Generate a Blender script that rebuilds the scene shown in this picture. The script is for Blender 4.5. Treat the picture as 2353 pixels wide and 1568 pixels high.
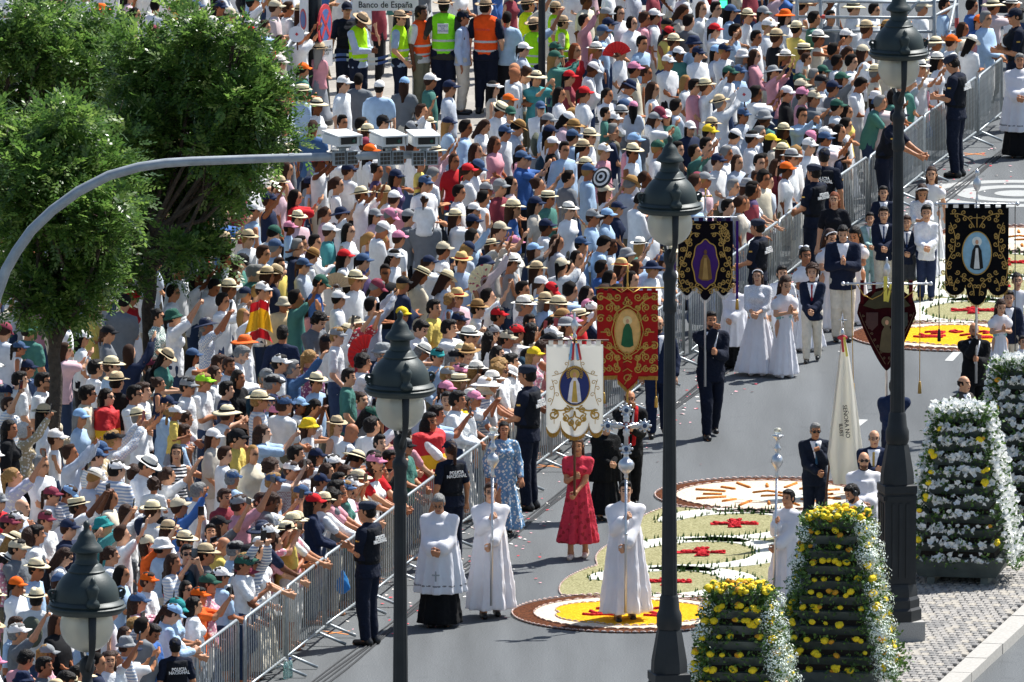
import bpy, math, random
import numpy as np
from mathutils import Vector, Matrix, Euler
rnd = random.Random(7)
for o in list(bpy.data.objects): bpy.data.objects.remove(o)
SC = bpy.context.scene
COL = SC.collection
R = math.radians
# ---------------------------------------------------------------- camera
W0, H0, FPX = 2353.0, 1568.0, 34000.0
PITCH = math.atan((784 + 4200) / FPX); CAMH = 31.0; CAMY = -200.0
cam = bpy.data.cameras.new('camera'); camo = bpy.data.objects.new('camera', cam); COL.objects.link(camo)
cam.sensor_width = 36.0; cam.lens = 36.0 * FPX / W0; cam.clip_start = 1.0; cam.clip_end = 6000.0
camo.location = (0, CAMY, CAMH); camo.rotation_euler = (math.pi / 2 - PITCH, 0, 0)
SC.camera = camo
# ---------------------------------------------------------------- sky, sun, exposure
SUN_EL, SUN_AZ = R(55), math.radians(42)       # the sun stands beyond the street, to the right
world = bpy.data.worlds.new('World'); SC.world = world; world.use_nodes = True
wn = world.node_tree.nodes; wl = world.node_tree.links
sky = wn.new('ShaderNodeTexSky'); sky.sky_type = 'NISHITA'; sky.sun_disc = False
sky.sun_elevation = SUN_EL; sky.sun_rotation = math.pi / 2 - SUN_AZ
wn['Background'].inputs['Strength'].default_value = 0.085
wl.new(sky.outputs[0], wn['Background'].inputs['Color'])
sl = bpy.data.lights.new('sun', 'SUN'); sl.energy = 5.0; sl.angle = R(0.53); sl.color = (1.0, 0.972, 0.93)
so = bpy.data.objects.new('sun', sl); COL.objects.link(so)
sd = Vector((math.cos(SUN_EL) * math.cos(SUN_AZ), math.cos(SUN_EL) * math.sin(SUN_AZ), math.sin(SUN_EL)))
so.rotation_euler = sd.to_track_quat('Z', 'Y').to_euler()
vs = SC.view_settings; vs.view_transform = 'Standard'; vs.look = 'None'; vs.exposure = 0.70; vs.gamma = 1.0; vs.use_curve_mapping = False
SC.cycles.max_bounces = 6; SC.cycles.transparent_max_bounces = 8
SC.render.film_transparent = False

# ---------------------------------------------------------------- geometry of the place
SP, CP = math.sin(PITCH), math.cos(PITCH)
def ray(u, v):
    du, dv = u - W0 / 2, v - H0 / 2
    return np.array([du, FPX * CP - dv * SP, -FPX * SP - dv * CP])
def G(u, v, z=0.0):
    d = ray(u, v); t = (CAMH - z) / -d[2]
    return np.array([d[0] * t, CAMY + d[1] * t, z])
def at(u, v, Y):
    d = ray(u, v); t = (Y - CAMY) / d[1]
    return np.array([d[0] * t, Y, CAMH + d[2] * t])
def PX(p):                                          # where a point shows, for labels
    x, y, z = p[0], p[1] - CAMY, p[2] - CAMH
    dep = y * CP - z * SP; up = y * SP + z * CP
    return (W0 / 2 + FPX * x / dep, H0 / 2 - FPX * up / dep)
def scl(v): return (FPX * SP + (v - H0 / 2) * CP) / CAMH
TILE = {}
for _i, (_x, _y) in enumerate([(0,0),(1000,0),(2000,0),(3000,0),(0,900),(1000,900),(2000,900),(3000,900),(0,1800),(1000,1800),(2000,1800),(3000,1800)]):
    TILE[_i + 1] = (_x, _y, 1.742 if _i < 8 else 1.686)
def T(i, X, Y):
    x, y, s = TILE[i]; return ((x + X / s) * W0 / 4096, (y + Y / s) * W0 / 4096)
ROAD = math.atan2(3.03, 14.25)                       # the street runs this much to the right of the view
RD = np.array([math.sin(ROAD), math.cos(ROAD), 0.0]); RN = np.array([math.cos(ROAD), -math.sin(ROAD), 0.0])

# ---------------------------------------------------------------- colours
def lin(c):
    if isinstance(c, str):
        c = [int(c[i:i + 2], 16) / 255 for i in (0, 2, 4)]
    return tuple((x / 12.92 if x <= .04045 else ((x + .055) / 1.055) ** 2.4) for x in c)
# ---------------------------------------------------------------- materials
MAT = {}
def mat(name, color=None, rough=.8, metal=0., noise=None, bump=None, obj=False, pattern=None, spec=.5, trans=0., sss=0., attr=None, emis=None, coat=0., transl=None, wob=None):
    if name in MAT: return MAT[name]
    m = bpy.data.materials.new(name); m.use_nodes = True; MAT[name] = m
    n, l = m.node_tree.nodes, m.node_tree.links
    b = n['Principled BSDF']; b.inputs['Roughness'].default_value = rough; b.inputs['Metallic'].default_value = metal
    b.inputs['Specular IOR Level'].default_value = spec
    if trans: b.inputs['Transmission Weight'].default_value = trans
    if coat: b.inputs['Coat Weight'].default_value = coat
    tc = n.new('ShaderNodeTexCoord')
    if obj:
        src = n.new('ShaderNodeObjectInfo').outputs['Color']
    elif attr:
        a = n.new('ShaderNodeAttribute'); a.attribute_name = attr; src = a.outputs['Color']
    else:
        rgb = n.new('ShaderNodeRGB'); rgb.outputs[0].default_value = (*color, 1); src = rgb.outputs[0]
    def mixc(fac, a, bcol, mode='MIX'):
        x = n.new('ShaderNodeMix'); x.data_type = 'RGBA'; x.blend_type = mode
        for s_, v_ in ((0, fac), (6, a), (7, bcol)):
            if hasattr(v_, 'is_output'): l.new(v_, x.inputs[s_])
            else: x.inputs[s_].default_value = v_
        return x.outputs[2]
    def ramp(fac, stops, const=False):
        r = n.new('ShaderNodeValToRGB'); l.new(fac, r.inputs[0]); e = r.color_ramp.elements
        if const: r.color_ramp.interpolation = 'CONSTANT'
        while len(e) < len(stops): e.new(.5)
        for k, (p, c) in enumerate(stops): e[k].position = p; e[k].color = (*c, 1) if len(c) == 3 else c
        return r.outputs[0]
    if pattern:
        src = pattern(n, l, tc, src, mixc, ramp)
    if noise:
        sc_, lo, hi = noise
        t = n.new('ShaderNodeTexNoise'); t.inputs['Scale'].default_value = sc_; t.inputs['Detail'].default_value = 6
        l.new(tc.outputs['Object'], t.inputs['Vector'])
        g = ramp(t.outputs[0], [(.3, (lo,) * 3), (.7, (hi,) * 3)])
        src = mixc(1.0, src, g, 'MULTIPLY')
    l.new(src, b.inputs['Base Color'])
    if bump:
        bs, bd, bst = bump
        t = n.new('ShaderNodeTexNoise'); t.inputs['Scale'].default_value = bs; t.inputs['Detail'].default_value = 3
        l.new(tc.outputs['Object'], t.inputs['Vector'])
        bp = n.new('ShaderNodeBump'); bp.inputs['Strength'].default_value = bst; bp.inputs['Distance'].default_value = bd
        l.new(t.outputs[0], bp.inputs['Height']); l.new(bp.outputs[0], b.inputs['Normal'])
    if emis:
        b.inputs['Emission Color'].default_value = (*emis[0], 1); b.inputs['Emission Strength'].default_value = emis[1]
    if transl:
        tr = n.new('ShaderNodeBsdfTranslucent'); l.new(src, tr.inputs[0]); ms = n.new('ShaderNodeMixShader'); ms.inputs[0].default_value = transl
        l.new(b.outputs[0], ms.inputs[1]); l.new(tr.outputs[0], ms.inputs[2]); l.new(ms.outputs[0], n['Material Output'].inputs[0])
    return m
def p_stripe(axis, freq, col2, duty=.5):
    def f(n, l, tc, src, mixc, ramp):
        s = n.new('ShaderNodeSeparateXYZ'); l.new(tc.outputs['Object'], s.inputs[0])
        m1 = n.new('ShaderNodeMath'); m1.operation = 'MULTIPLY'; l.new(s.outputs[axis], m1.inputs[0]); m1.inputs[1].default_value = freq
        m2 = n.new('ShaderNodeMath'); m2.operation = 'FRACT'; l.new(m1.outputs[0], m2.inputs[0])
        m3 = n.new('ShaderNodeMath'); m3.operation = 'GREATER_THAN'; l.new(m2.outputs[0], m3.inputs[0]); m3.inputs[1].default_value = duty
        return mixc(m3.outputs[0], src, (*col2, 1))
    return f
def p_check(freq, col2):
    def f(n, l, tc, src, mixc, ramp):
        c = n.new('ShaderNodeTexChecker'); c.inputs['Scale'].default_value = freq; l.new(tc.outputs['Object'], c.inputs['Vector'])
        l.new(src, c.inputs[1]); c.inputs[2].default_value = (*col2, 1); return c.outputs[0]
    return f
def p_floral(freq, col2, th=.48):
    def f(n, l, tc, src, mixc, ramp):
        v = n.new('ShaderNodeTexVoronoi'); v.inputs['Scale'].default_value = freq; l.new(tc.outputs['Object'], v.inputs['Vector'])
        t = n.new('ShaderNodeTexNoise'); t.inputs['Scale'].default_value = freq * 1.6; l.new(tc.outputs['Object'], t.inputs['Vector'])
        a = n.new('ShaderNodeMath'); a.operation = 'ADD'; l.new(v.outputs[0], a.inputs[0]); l.new(t.outputs[0], a.inputs[1])
        g = n.new('ShaderNodeMath'); g.operation = 'LESS_THAN'; l.new(a.outputs[0], g.inputs[0]); g.inputs[1].default_value = th + .38
        return mixc(g.outputs[0], src, (*col2, 1))
    return f
WHITE = lin('f2f2f0')
CLB = (10, .05, .65)
mat('cloth', rough=.9, obj=True, bump=CLB, spec=.2, noise=(14, .88, 1.06))
mat('cloth_stripe', rough=.9, obj=True, bump=CLB, spec=.2, pattern=p_stripe(2, 24, lin('ece9e4'), .5))
mat('cloth_check', rough=.9, obj=True, bump=CLB, spec=.2, pattern=p_check(45, lin('e8e6e0')))
mat('cloth_floral', rough=.9, obj=True, bump=CLB, spec=.2, pattern=p_floral(22, lin('e9e4da')))
mat('cloth_dark_floral', rough=.85, obj=True, bump=CLB, spec=.2, pattern=p_floral(11, lin('9c2b33'), .44))
mat('lace', rough=.9, obj=True, spec=.2, bump=(60, .02, .9), noise=(60, .72, 1.05))
mat('skin', rough=.55, obj=True, spec=.35, noise=(30, .92, 1.05))
mat('hair', rough=.55, obj=True, spec=.18, bump=(55, .02, .8), noise=(40, .7, 1.25))
mat('straw', rough=.75, obj=True, spec=.3, bump=(120, .01, .7), noise=(70, .82, 1.08))
mat('eye', lin('1c1512'), .35)
mat('lips', lin('8f4a41'), .5)
mat('leather', lin('141414'), .35, spec=.5)
mat('glass_dark', lin('0b0b0c'), .12, spec=.6)
mat('plastic', rough=.4, obj=True, spec=.5)
mat('galvanised', lin('a9b0b3'), .42, .75, noise=(18, .75, 1.1))
mat('galv_grey', lin('a2a9ad'), .5, .4, noise=(9, .8, 1.1))
mat('iron', lin('2a3534'), .5, .12, noise=(6, .8, 1.15), bump=(70, .004, .25), spec=.45)
mat('iron_black', lin('232628'), .55, .1, noise=(5, .75, 1.2), bump=(60, .004, .3), spec=.4)
mat('granite', lin('a9a7a3'), .85, noise=(90, .65, 1.15), bump=(120, .004, .4))
mat('gold', lin('c09a4a'), .42, .55, noise=(120, .7, 1.2))
mat('gold_thread', lin('b8944d'), .6, .25, noise=(150, .75, 1.2))
mat('silver', lin('cfd0d2'), .28, .9, bump=(90, .01, .5))
mat('vestment', rough=.9, obj=True, bump=(6, .03, .22), spec=.2, noise=(6, .95, 1.02), transl=.22)
mat('white_paint', lin('e6e7e5'), .5, noise=(8, .9, 1.03))
mat('black_text', lin('151515'), .6)
mat('wood', lin('5a3520'), .5, noise=(10, .8, 1.1))

# ---------------------------------------------------------------- object helpers
def link(o, parent=None):
    COL.objects.link(o)
    if parent is not None: o.parent = parent
    return o
def mesh_np(name, V, Q, mats, midx=None, smooth=True):
    me = bpy.data.meshes.new(name); V = np.asarray(V, np.float32); Q = np.asarray(Q, np.int32)
    k = Q.shape[1]
    me.vertices.add(len(V)); me.vertices.foreach_set('co', V.ravel())
    me.loops.add(Q.size); me.loops.foreach_set('vertex_index', Q.ravel())
    me.polygons.add(len(Q)); me.polygons.foreach_set('loop_start', np.arange(0, Q.size, k, dtype=np.int32))
    try: me.polygons.foreach_set('loop_total', np.full(len(Q), k, np.int32))
    except Exception: pass
    me.polygons.foreach_set('use_smooth', np.full(len(Q), smooth, bool))
    for m in (mats if isinstance(mats, (list, tuple)) else [mats]): me.materials.append(MAT[m] if isinstance(m, str) else m)
    if midx is not None: me.polygons.foreach_set('material_index', np.asarray(midx, np.int32))
    me.update(calc_edges=True); me.validate()
    return me
def new(name, me, parent=None, color=None, material=None, loc=None, rot=None, scale=None, mtx=None):
    o = bpy.data.objects.new(name, me); link(o, parent)
    if color is not None: o.color = (*color[:3], 1)
    if material is not None:
        o.material_slots[0].link = 'OBJECT'; o.material_slots[0].material = MAT[material]
    if mtx is not None: o.matrix_local = mtx
    if loc is not None: o.location = loc
    if rot is not None: o.rotation_euler = rot
    if scale is not None: o.scale = scale if hasattr(scale, '__len__') else (scale,) * 3
    return o
def tag(o, label, cat, group=None, kind=None):
    o['label'] = label; o['category'] = cat
    if group: o['group'] = group
    if kind: o['kind'] = kind
    return o
def struct(o): o['kind'] = 'structure'; return o
def empty(name, loc, rz=0.0, label=None, cat=None, group=None, scale=1.0):
    o = bpy.data.objects.new(name, None); link(o); o.location = loc; o.rotation_euler = (0, 0, rz); o.scale = (scale,) * 3; o.empty_display_size = .1
    if label: tag(o, label, cat, group)
    return o
class MB:
    def __init__(s): s.V = []; s.F = []; s.M = []; s.m = 0
    def add(s, V, F):
        b = len(s.V); s.V += [tuple(map(float, v)) for v in V]; s.F += [tuple(b + i for i in f) for f in F]; s.M += [s.m] * len(F); return s
    def box(s, c, d, M=None):
        c = np.array(c, float); d = np.array(d, float) / 2
        P = [np.array((x, y, z)) * d for z in (-1, 1) for y in (-1, 1) for x in (-1, 1)]
        if M is not None: P = [np.array(M @ Vector(p)) for p in P]
        return s.add([c + p for p in P], [(0, 2, 3, 1), (4, 5, 7, 6), (0, 1, 5, 4), (2, 6, 7, 3), (0, 4, 6, 2), (1, 3, 7, 5)])
    def frust(s, c, w0, d0, w1, d1, h):
        x, y, z = c
        V = [(x - w0, y - d0, z), (x + w0, y - d0, z), (x + w0, y + d0, z), (x - w0, y + d0, z), (x - w1, y - d1, z + h), (x + w1, y - d1, z + h), (x + w1, y + d1, z + h), (x - w1, y + d1, z + h)]
        return s.add(V, [(3, 2, 1, 0), (4, 5, 6, 7), (0, 1, 5, 4), (1, 2, 6, 5), (2, 3, 7, 6), (3, 0, 4, 7)])
    def tube(s, pts, r, n=8, closed=False, caps=True, flat=None):
        P = [np.array(p, float) for p in pts]; m = len(P); V = []; prev = None
        for i in range(m):
            a = P[(i - 1) % m] if (closed or i > 0) else P[i]; b = P[(i + 1) % m] if (closed or i < m - 1) else P[i]
            t = b - a; t /= (np.linalg.norm(t) + 1e-9)
            if prev is None:
                ref = np.array((0, 0, 1.)) if abs(t[2]) < .9 else np.array((1., 0, 0)); u = np.cross(t, ref)
            else: u = prev - t * prev.dot(t)
            u /= np.linalg.norm(u) + 1e-9; w = np.cross(t, u); prev = u
            rr = r[i] if hasattr(r, '__len__') else r
            for k in range(n):
                a_ = 2 * math.pi * k / n
                o_ = u * math.cos(a_) * rr + w * math.sin(a_) * rr
                if flat is not None: o_ = o_ - flat[0] * (o_.dot(flat[0])) * (1 - flat[1])
                V.append(P[i] + o_)
        F = []
        for i in range(m if closed else m - 1):
            j = (i + 1) % m
            for k in range(n): F.append((i * n + k, i * n + (k + 1) % n, j * n + (k + 1) % n, j * n + k))
        if caps and not closed: F += [tuple(range(n - 1, -1, -1)), tuple((m - 1) * n + k for k in range(n))]
        return s.add(V, F)
    def lathe(s, prof, n=24, c=(0, 0, 0), cap=True, sx=1., sy=1., rot=0.):
        V = []; F = []; m = len(prof)
        for r, z in prof:
            for k in range(n):
                a = 2 * math.pi * (k + rot) / n; V.append((c[0] + r * math.cos(a) * sx, c[1] + r * math.sin(a) * sy, c[2] + z))
        for i in range(m - 1):
            for k in range(n): F.append((i * n + k, i * n + (k + 1) % n, (i + 1) * n + (k + 1) % n, (i + 1) * n + k))
        if cap: F += [tuple(range(n - 1, -1, -1)), tuple((m - 1) * n + k for k in range(n))]
        return s.add(V, F)
    def ball(s, c, r, n=12, m=8):
        rx, ry, rz = r if hasattr(r, '__len__') else (r, r, r)
        return s.lathe([(max(math.sin(math.pi * i / m), .001), -math.cos(math.pi * i / m) * rz) for i in range(m + 1)], n, c, True, rx, ry)
    def mesh(s, name, mats, smooth=False):
        me = bpy.data.meshes.new(name); me.from_pydata(s.V, [], s.F)
        for m in (mats if isinstance(mats, (list, tuple)) else [mats]): me.materials.append(MAT[m] if isinstance(m, str) else m)
        if any(s.M): me.polygons.foreach_set('material_index', s.M)
        if smooth is True: me.polygons.foreach_set('use_smooth', [True] * len(me.polygons))
        elif smooth:
            me.polygons.foreach_set('use_smooth', [True] * len(me.polygons)); me.set_sharp_from_angle(angle=R(smooth))
        me.update(); return me
    def build(s, name, mats, parent=None, smooth=False, **k): return new(name, s.mesh(name, mats, smooth), parent, **k)
def text(name, body, size, mtx, parent, material, extrude=.001, align='CENTER', sx=1.0, bold=0.0, space=1.0):
    c = bpy.data.curves.new(name, 'FONT'); c.body = body; c.size = size; c.extrude = extrude; c.align_x = align; c.align_y = 'CENTER'; c.offset = bold; c.space_line = space
    c.resolution_u = 2
    c.materials.append(MAT[material]); o = bpy.data.objects.new(name, c); link(o, parent); o.matrix_local = mtx @ Matrix.Diagonal((sx, 1, 1, 1)); return o
# ---------------------------------------------------------------- implicit-surface bodies and clothes
def smin(a, b, k):
    h = np.clip(.5 + .5 * (a - b) / k, 0, 1); return a + (b - a) * h - k * h * (1 - h)
def cone(a, b, ra, rb, k=.03, sq=1.0):
    a = np.array(a, float); b = np.array(b, float); r = max(ra, rb) + .09
    ab = (b - a) / (1, sq, 1); L = ab.dot(ab) + 1e-9
    def f(X, Y, Z):
        px, py, pz = X - a[0], (Y - a[1]) / sq, Z - a[2]
        t = np.clip((px * ab[0] + py * ab[1] + pz * ab[2]) / L, 0, 1)
        return np.sqrt((px - t * ab[0]) ** 2 + (py - t * ab[1]) ** 2 + (pz - t * ab[2]) ** 2) - (ra + (rb - ra) * t)
    return (np.minimum(a, b) - r, np.maximum(a, b) + r, f, k)
def ell(c, r, k=.02, M=None):
    c = np.array(c, float); r = np.array(r, float); e = r.max() + .06; m = r.min()
    def f(X, Y, Z):
        px, py, pz = X - c[0], Y - c[1], Z - c[2]
        if M is not None:
            px, py, pz = [M[0][i] * px + M[1][i] * py + M[2][i] * pz for i in range(3)]
        q = np.sqrt((px / r[0]) ** 2 + (py / r[1]) ** 2 + (pz / r[2]) ** 2)
        return (q - 1) * m
    return (c - e, c + e, f, k)
def axis_lines(lo, hi, step, boxes):
    pts = list(np.arange(lo, hi + step, step))
    for (a, b, s) in boxes: pts = [p for p in pts if not (a < p < b)]
    for (a, b, s) in boxes: pts += list(np.arange(a, b, s))
    pts = np.sort(np.array(pts)); keep = [pts[0]]
    ms = min([step] + [b[2] for b in boxes])
    for p in pts[1:]:
        if p - keep[-1] > ms * .6: keep.append(p)
    return np.array(keep)
OFF = np.array([(i, j, k) for i in (0, 1) for j in (0, 1) for k in (0, 1)])
EDG = [(0, 4), (1, 5), (2, 6), (3, 7), (0, 2), (1, 3), (4, 6), (5, 7), (0, 1), (2, 3), (4, 5), (6, 7)]
def nets(xs, ys, zs, F):
    S = F < 0; c = np.zeros(tuple(n - 1 for n in F.shape), np.int8); sh = c.shape
    for o in OFF: c += S[o[0]:o[0] + sh[0], o[1]:o[1] + sh[1], o[2]:o[2] + sh[2]]
    idx = np.argwhere((c > 0) & (c < 8)); n = len(idx)
    ids = np.full(sh, -1, np.int32); ids[idx[:, 0], idx[:, 1], idx[:, 2]] = np.arange(n)
    cor = [idx + o for o in OFF]; val = [F[q[:, 0], q[:, 1], q[:, 2]] for q in cor]
    pos = [np.stack([xs[q[:, 0]], ys[q[:, 1]], zs[q[:, 2]]], 1) for q in cor]
    acc = np.zeros((n, 3)); cnt = np.zeros(n)
    for a, b in EDG:
        m = (val[a] < 0) != (val[b] < 0); t = np.where(m, val[a] / (val[a] - val[b] + 1e-12), 0)[:, None]
        acc += np.where(m[:, None], pos[a] + (pos[b] - pos[a]) * t, 0); cnt += m
    V = acc / cnt[:, None]; Q = []
    for ax in range(3):
        s0 = [slice(1, -1)] * 3; s1 = [slice(1, -1)] * 3; s0[ax] = slice(0, -1); s1[ax] = slice(1, None)
        A, B = S[tuple(s0)], S[tuple(s1)]; e = np.argwhere(A != B)
        if not len(e): continue
        inside = A[e[:, 0], e[:, 1], e[:, 2]]; off = np.ones(3, int); off[ax] = 0; e = e + off
        j, k = [(1, 2), (2, 0), (0, 1)][ax]
        def cid(dj, dk):
            q = e.copy(); q[:, j] += dj; q[:, k] += dk; return ids[q[:, 0], q[:, 1], q[:, 2]]
        q = np.stack([cid(-1, -1), cid(0, -1), cid(0, 0), cid(-1, 0)], 1)
        q[~inside] = q[~inside][:, ::-1]; Q.append(q)
    Q = np.concatenate(Q); Q = Q[(Q >= 0).all(1)]
    return V, Q
def sdf_mesh(prims, step, boxes=(), infl=0., disp=None, cut=None, pad=.03):
    lo = np.min([p[0] for p in prims], 0) - pad; hi = np.max([p[1] for p in prims], 0) + pad
    ax = [axis_lines(lo[i], hi[i], step, [(b[0][i], b[1][i], b[2]) for b in boxes]) for i in range(3)]
    F = np.full([len(a) for a in ax], 1.0)
    for (a, b, f, k) in prims:
        s = [(np.searchsorted(ax[i], a[i] - infl), np.searchsorted(ax[i], b[i] + infl)) for i in range(3)]
        sl_ = tuple(slice(*q) for q in s)
        d = f(ax[0][sl_[0]][:, None, None], ax[1][sl_[1]][None, :, None], ax[2][sl_[2]][None, None, :]) - infl
        F[sl_] = smin(F[sl_], d, k)
    X, Y, Z = ax[0][:, None, None], ax[1][None, :, None], ax[2][None, None, :]
    if disp: F = F + disp(X, Y, Z)
    if cut: F = np.maximum(F, cut(X, Y, Z))
    return nets(ax[0], ax[1], ax[2], F)

POSES = {   # right hand, left hand, elbows out, lean, feet, head yaw / pitch, grip
 'stand':  dict(r=(-.27, -.03, .84), l=(.27, -.03, .84)),
 'relax':  dict(r=(-.22, -.16, .93), l=(.26, -.02, .85), hy=-20),
 'folded': dict(r=(.03, -.22, 1.18), l=(-.03, -.25, 1.13), hy=12),
 'clasp':  dict(r=(-.025, -.29, 1.03), l=(.03, -.29, 1.04), g=1),
 'pray':   dict(r=(-.022, -.25, 1.17), l=(.022, -.25, 1.17), hp=-18, up=1),
 'phone':  dict(r=(-.05, -.40, 1.56), l=(.06, -.40, 1.56), g=1, up=1),
 'phonehi':dict(r=(-.07, -.36, 1.80), l=(.08, -.36, 1.80), g=1, hp=12, up=1),
 'oneup':  dict(r=(-.20, -.34, 1.88), l=(.20, -.18, .98), g=1, hp=10, up=1),
 'wave':   dict(r=(-.30, -.36, 1.86), l=(.27, -.03, .86), hp=5, up=1),
 'lean':   dict(r=(-.14, -.55, 1.06), l=(.12, -.55, 1.04), lean=.30, g=1, hy=10),
 'fan':    dict(r=(-.14, -.33, 1.30), l=(.15, -.24, 1.02), g=1, hy=-15, up=1),
 'hips':   dict(r=(-.20, -.05, .99), l=(.20, -.05, .99)),
 'look':   dict(r=(-.05, -.30, 1.12), l=(.05, -.30, 1.12), g=1, hp=-28),
 'staff':  dict(r=(-.03, -.27, 1.30), l=(-.02, -.27, .98), g=1, fy=(-.08, .10)),
 'staffL': dict(r=(-.02, -.28, 1.02), l=(.0, -.28, 1.34), g=1, fy=(.10, -.10), hp=-8),
 'banner': dict(r=(-.02, -.30, 1.52), l=(.02, -.28, 1.20), g=1, fy=(-.2, .2)),
 'bannerlo': dict(r=(-.02, -.28, 1.20), l=(.0, -.28, .98), g=1, fy=(-.1, .1), hp=-5),
 'walk':   dict(r=(-.24, .06, .88), l=(.24, -.14, .90), fy=(-.18, .16)),
 'walkclasp': dict(r=(-.03, -.28, .98), l=(.03, -.28, .99), g=1, fy=(-.16, .14)),
 'shoulder': dict(r=(-.12, -.22, 1.30), l=(.12, -.30, 1.05), g=1, hy=40, fy=(0, .1)),
 'sideturn': dict(r=(-.20, -.18, .95), l=(.20, -.18, .95), hy=55),
 'bow':    dict(r=(-.03, -.28, 1.02), l=(.03, -.28, 1.03), g=1, hp=-25, fy=(-.03, .05)),
 'sit':    dict(r=(-.13, -.22, 1.16), l=(.13, -.22, 1.16), sit=1, g=1),
 'selfie': dict(r=(-.16, -.55, 1.50), l=(.27, -.03, .86), g=1, up=1),
}
def rotm(yaw, pitch=0.):
    return np.array(Matrix.Rotation(yaw, 3, 'Z') @ Matrix.Rotation(pitch, 3, 'X'))
ROUGH_POSES = {'phone', 'phonehi', 'oneup', 'wave', 'fan', 'selfie', 'lean', 'sit', 'relax', 'stand'}
class Fig:
    cache = {}
    def __new__(cls, pose, sex='m', child=False):
        key = (pose, sex, child)
        if key not in cls.cache:
            o = object.__new__(cls); cls.cache[key] = o; o.setup(*key)
        return cls.cache[key]
    def setup(s, pose, sex, child):
        s.key = (pose, sex, child); p = POSES[pose]; s.mesh = {}; s.arr = {}
        ln = p.get('lean', 0.); hip = np.array((0, 0, .95)); Rm = np.array(Matrix.Rotation(ln, 3, 'X'))
        U = lambda q: hip + Rm @ (np.array(q, float) - hip)
        s.U = U; sw = .185 if sex == 'm' else .162
        if child: sw *= .92
        s.hs = 1.20 if child else .94
        s.sh = [U((-sw, .01, 1.385)), U((sw, .01, 1.385))]; s.nb = U((0, .012, 1.425))
        s.el = []; s.wr = []; tg = [np.array(p['r'], float), np.array(p['l'], float)]
        for i, sg in ((0, -1), (1, 1)):
            S = s.sh[i]; t = tg[i]; L1, L2 = .285, .255; d = t - S; D = np.linalg.norm(d)
            if D > (L1 + L2) * .985: t = S + d / D * (L1 + L2) * .985; d = t - S; D = np.linalg.norm(d)
            u = d / D; x = (L1 * L1 - L2 * L2 + D * D) / (2 * D); h = math.sqrt(max(L1 * L1 - x * x, 0))
            pole = np.array((sg * .40, .40 if not p.get('up') else .0, -1.0)); pole -= u * pole.dot(u); pole /= np.linalg.norm(pole)
            s.el.append(S + u * x + pole * h); s.wr.append(t)
        fy = p.get('fy', (0, 0)); w = .095
        s.hip = [np.array((-.09, 0, .92)), np.array((.09, 0, .92))]
        s.an = [np.array((-w, fy[0] + .02, .085 + (.03 if fy[0] > .12 else 0))), np.array((w, fy[1] + .02, .085 + (.03 if fy[1] > .12 else 0)))]
        s.kn = [(s.hip[i] + s.an[i]) / 2 + np.array((0, -.035 - abs(fy[i]) * .2, .0)) for i in (0, 1)]
        if p.get('sit'):
            s.kn = [s.hip[0] + (-.06, -.30, -.06), s.hip[1] + (.06, -.30, -.06)]; s.an = [s.kn[0] + (.02, .02, -.36), s.kn[1] + (-.02, .02, -.36)]
        s.hR = rotm(R(p.get('hy', 0)), -R(p.get('hp', 0)))
        s.hc = U((0, -.012, 1.50)) + s.hR @ np.array((0, -.01, .125 * s.hs)) + (0, -.02 * (ln > 0), 0)
        s.grip = p.get('g', 0)
    def HM(s):
        M = Matrix.Identity(4)
        for i in range(3):
            for j in range(3): M[i][j] = s.hR[i][j] * s.hs
            M[i][3] = s.hc[i]
        return M
    def torso(s):
        f = s.key[1] == 'f'; U = s.U; c = s.key[2]
        w = .9 if c else 1.
        P = [cone((0, .005, .95), (0, 0, 1.04), (.150 if f else .142) * w, (.128 if f else .138) * w, .04, .72),
             cone(U((0, 0, 1.08)), U((0, .005, 1.32)), (.122 if f else .138) * w, (.142 if f else .158) * w, .05, .70),
             cone(s.nb, s.sh[0] * .9 + s.sh[1] * .1, .055, .05, .03), cone(s.nb, s.sh[1] * .9 + s.sh[0] * .1, .055, .05, .03)]
        if f and not c: P += [ell(U((sg * .068, -.085, 1.27)), (.062, .06, .062), .03) for sg in (-1, 1)]
        elif not f and not c: P += [ell(U((0, -.05, 1.08)), (.11, .075, .12), .05)]
        return P
    def armp(s, i, t0=0., t1=1., r0=.050, r1=.040, seg=0, k=.03):
        a, b = (s.sh[i], s.el[i]) if seg == 0 else (s.el[i], s.wr[i])
        ra = r0 + (r1 - r0) * t0; rb = r0 + (r1 - r0) * t1
        return cone(a + (b - a) * t0, a + (b - a) * t1, ra, rb, k)
    def legp(s, i, t1=1., d=0.):
        return [cone(s.hip[i], s.kn[i], .082 + d, .056 + d, .03), cone(s.kn[i], s.kn[i] + (s.an[i] - s.kn[i]) * t1, .056 + d, .038 + d, .03)]
    def hand(s, i):
        P = []; w = s.wr[i]; f = w - s.el[i]; f /= np.linalg.norm(f); sg = -1 if i == 0 else 1
        ref = np.array((-sg, 0, 0.)) if abs(f[2]) > .7 else np.array((0, 0, 1.)); sd_ = ref - f * ref.dot(f); sd_ /= np.linalg.norm(sd_)   # thumb side
        nn = np.cross(f, sd_) * sg; k = .006                                            # palm normal
        if s.key[0] == 'pray': nn = np.array((-sg, 0, 0.)); f = np.array((0, -.35, .94)); sd_ = np.cross(nn, f) * -1
        c = w + f * .05
        for q in (-.022, 0, .022): P.append(cone(w + sd_ * q * .7, w + f * .085 + sd_ * q * 1.1, .018, .016, .008))
        g = s.grip
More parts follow.
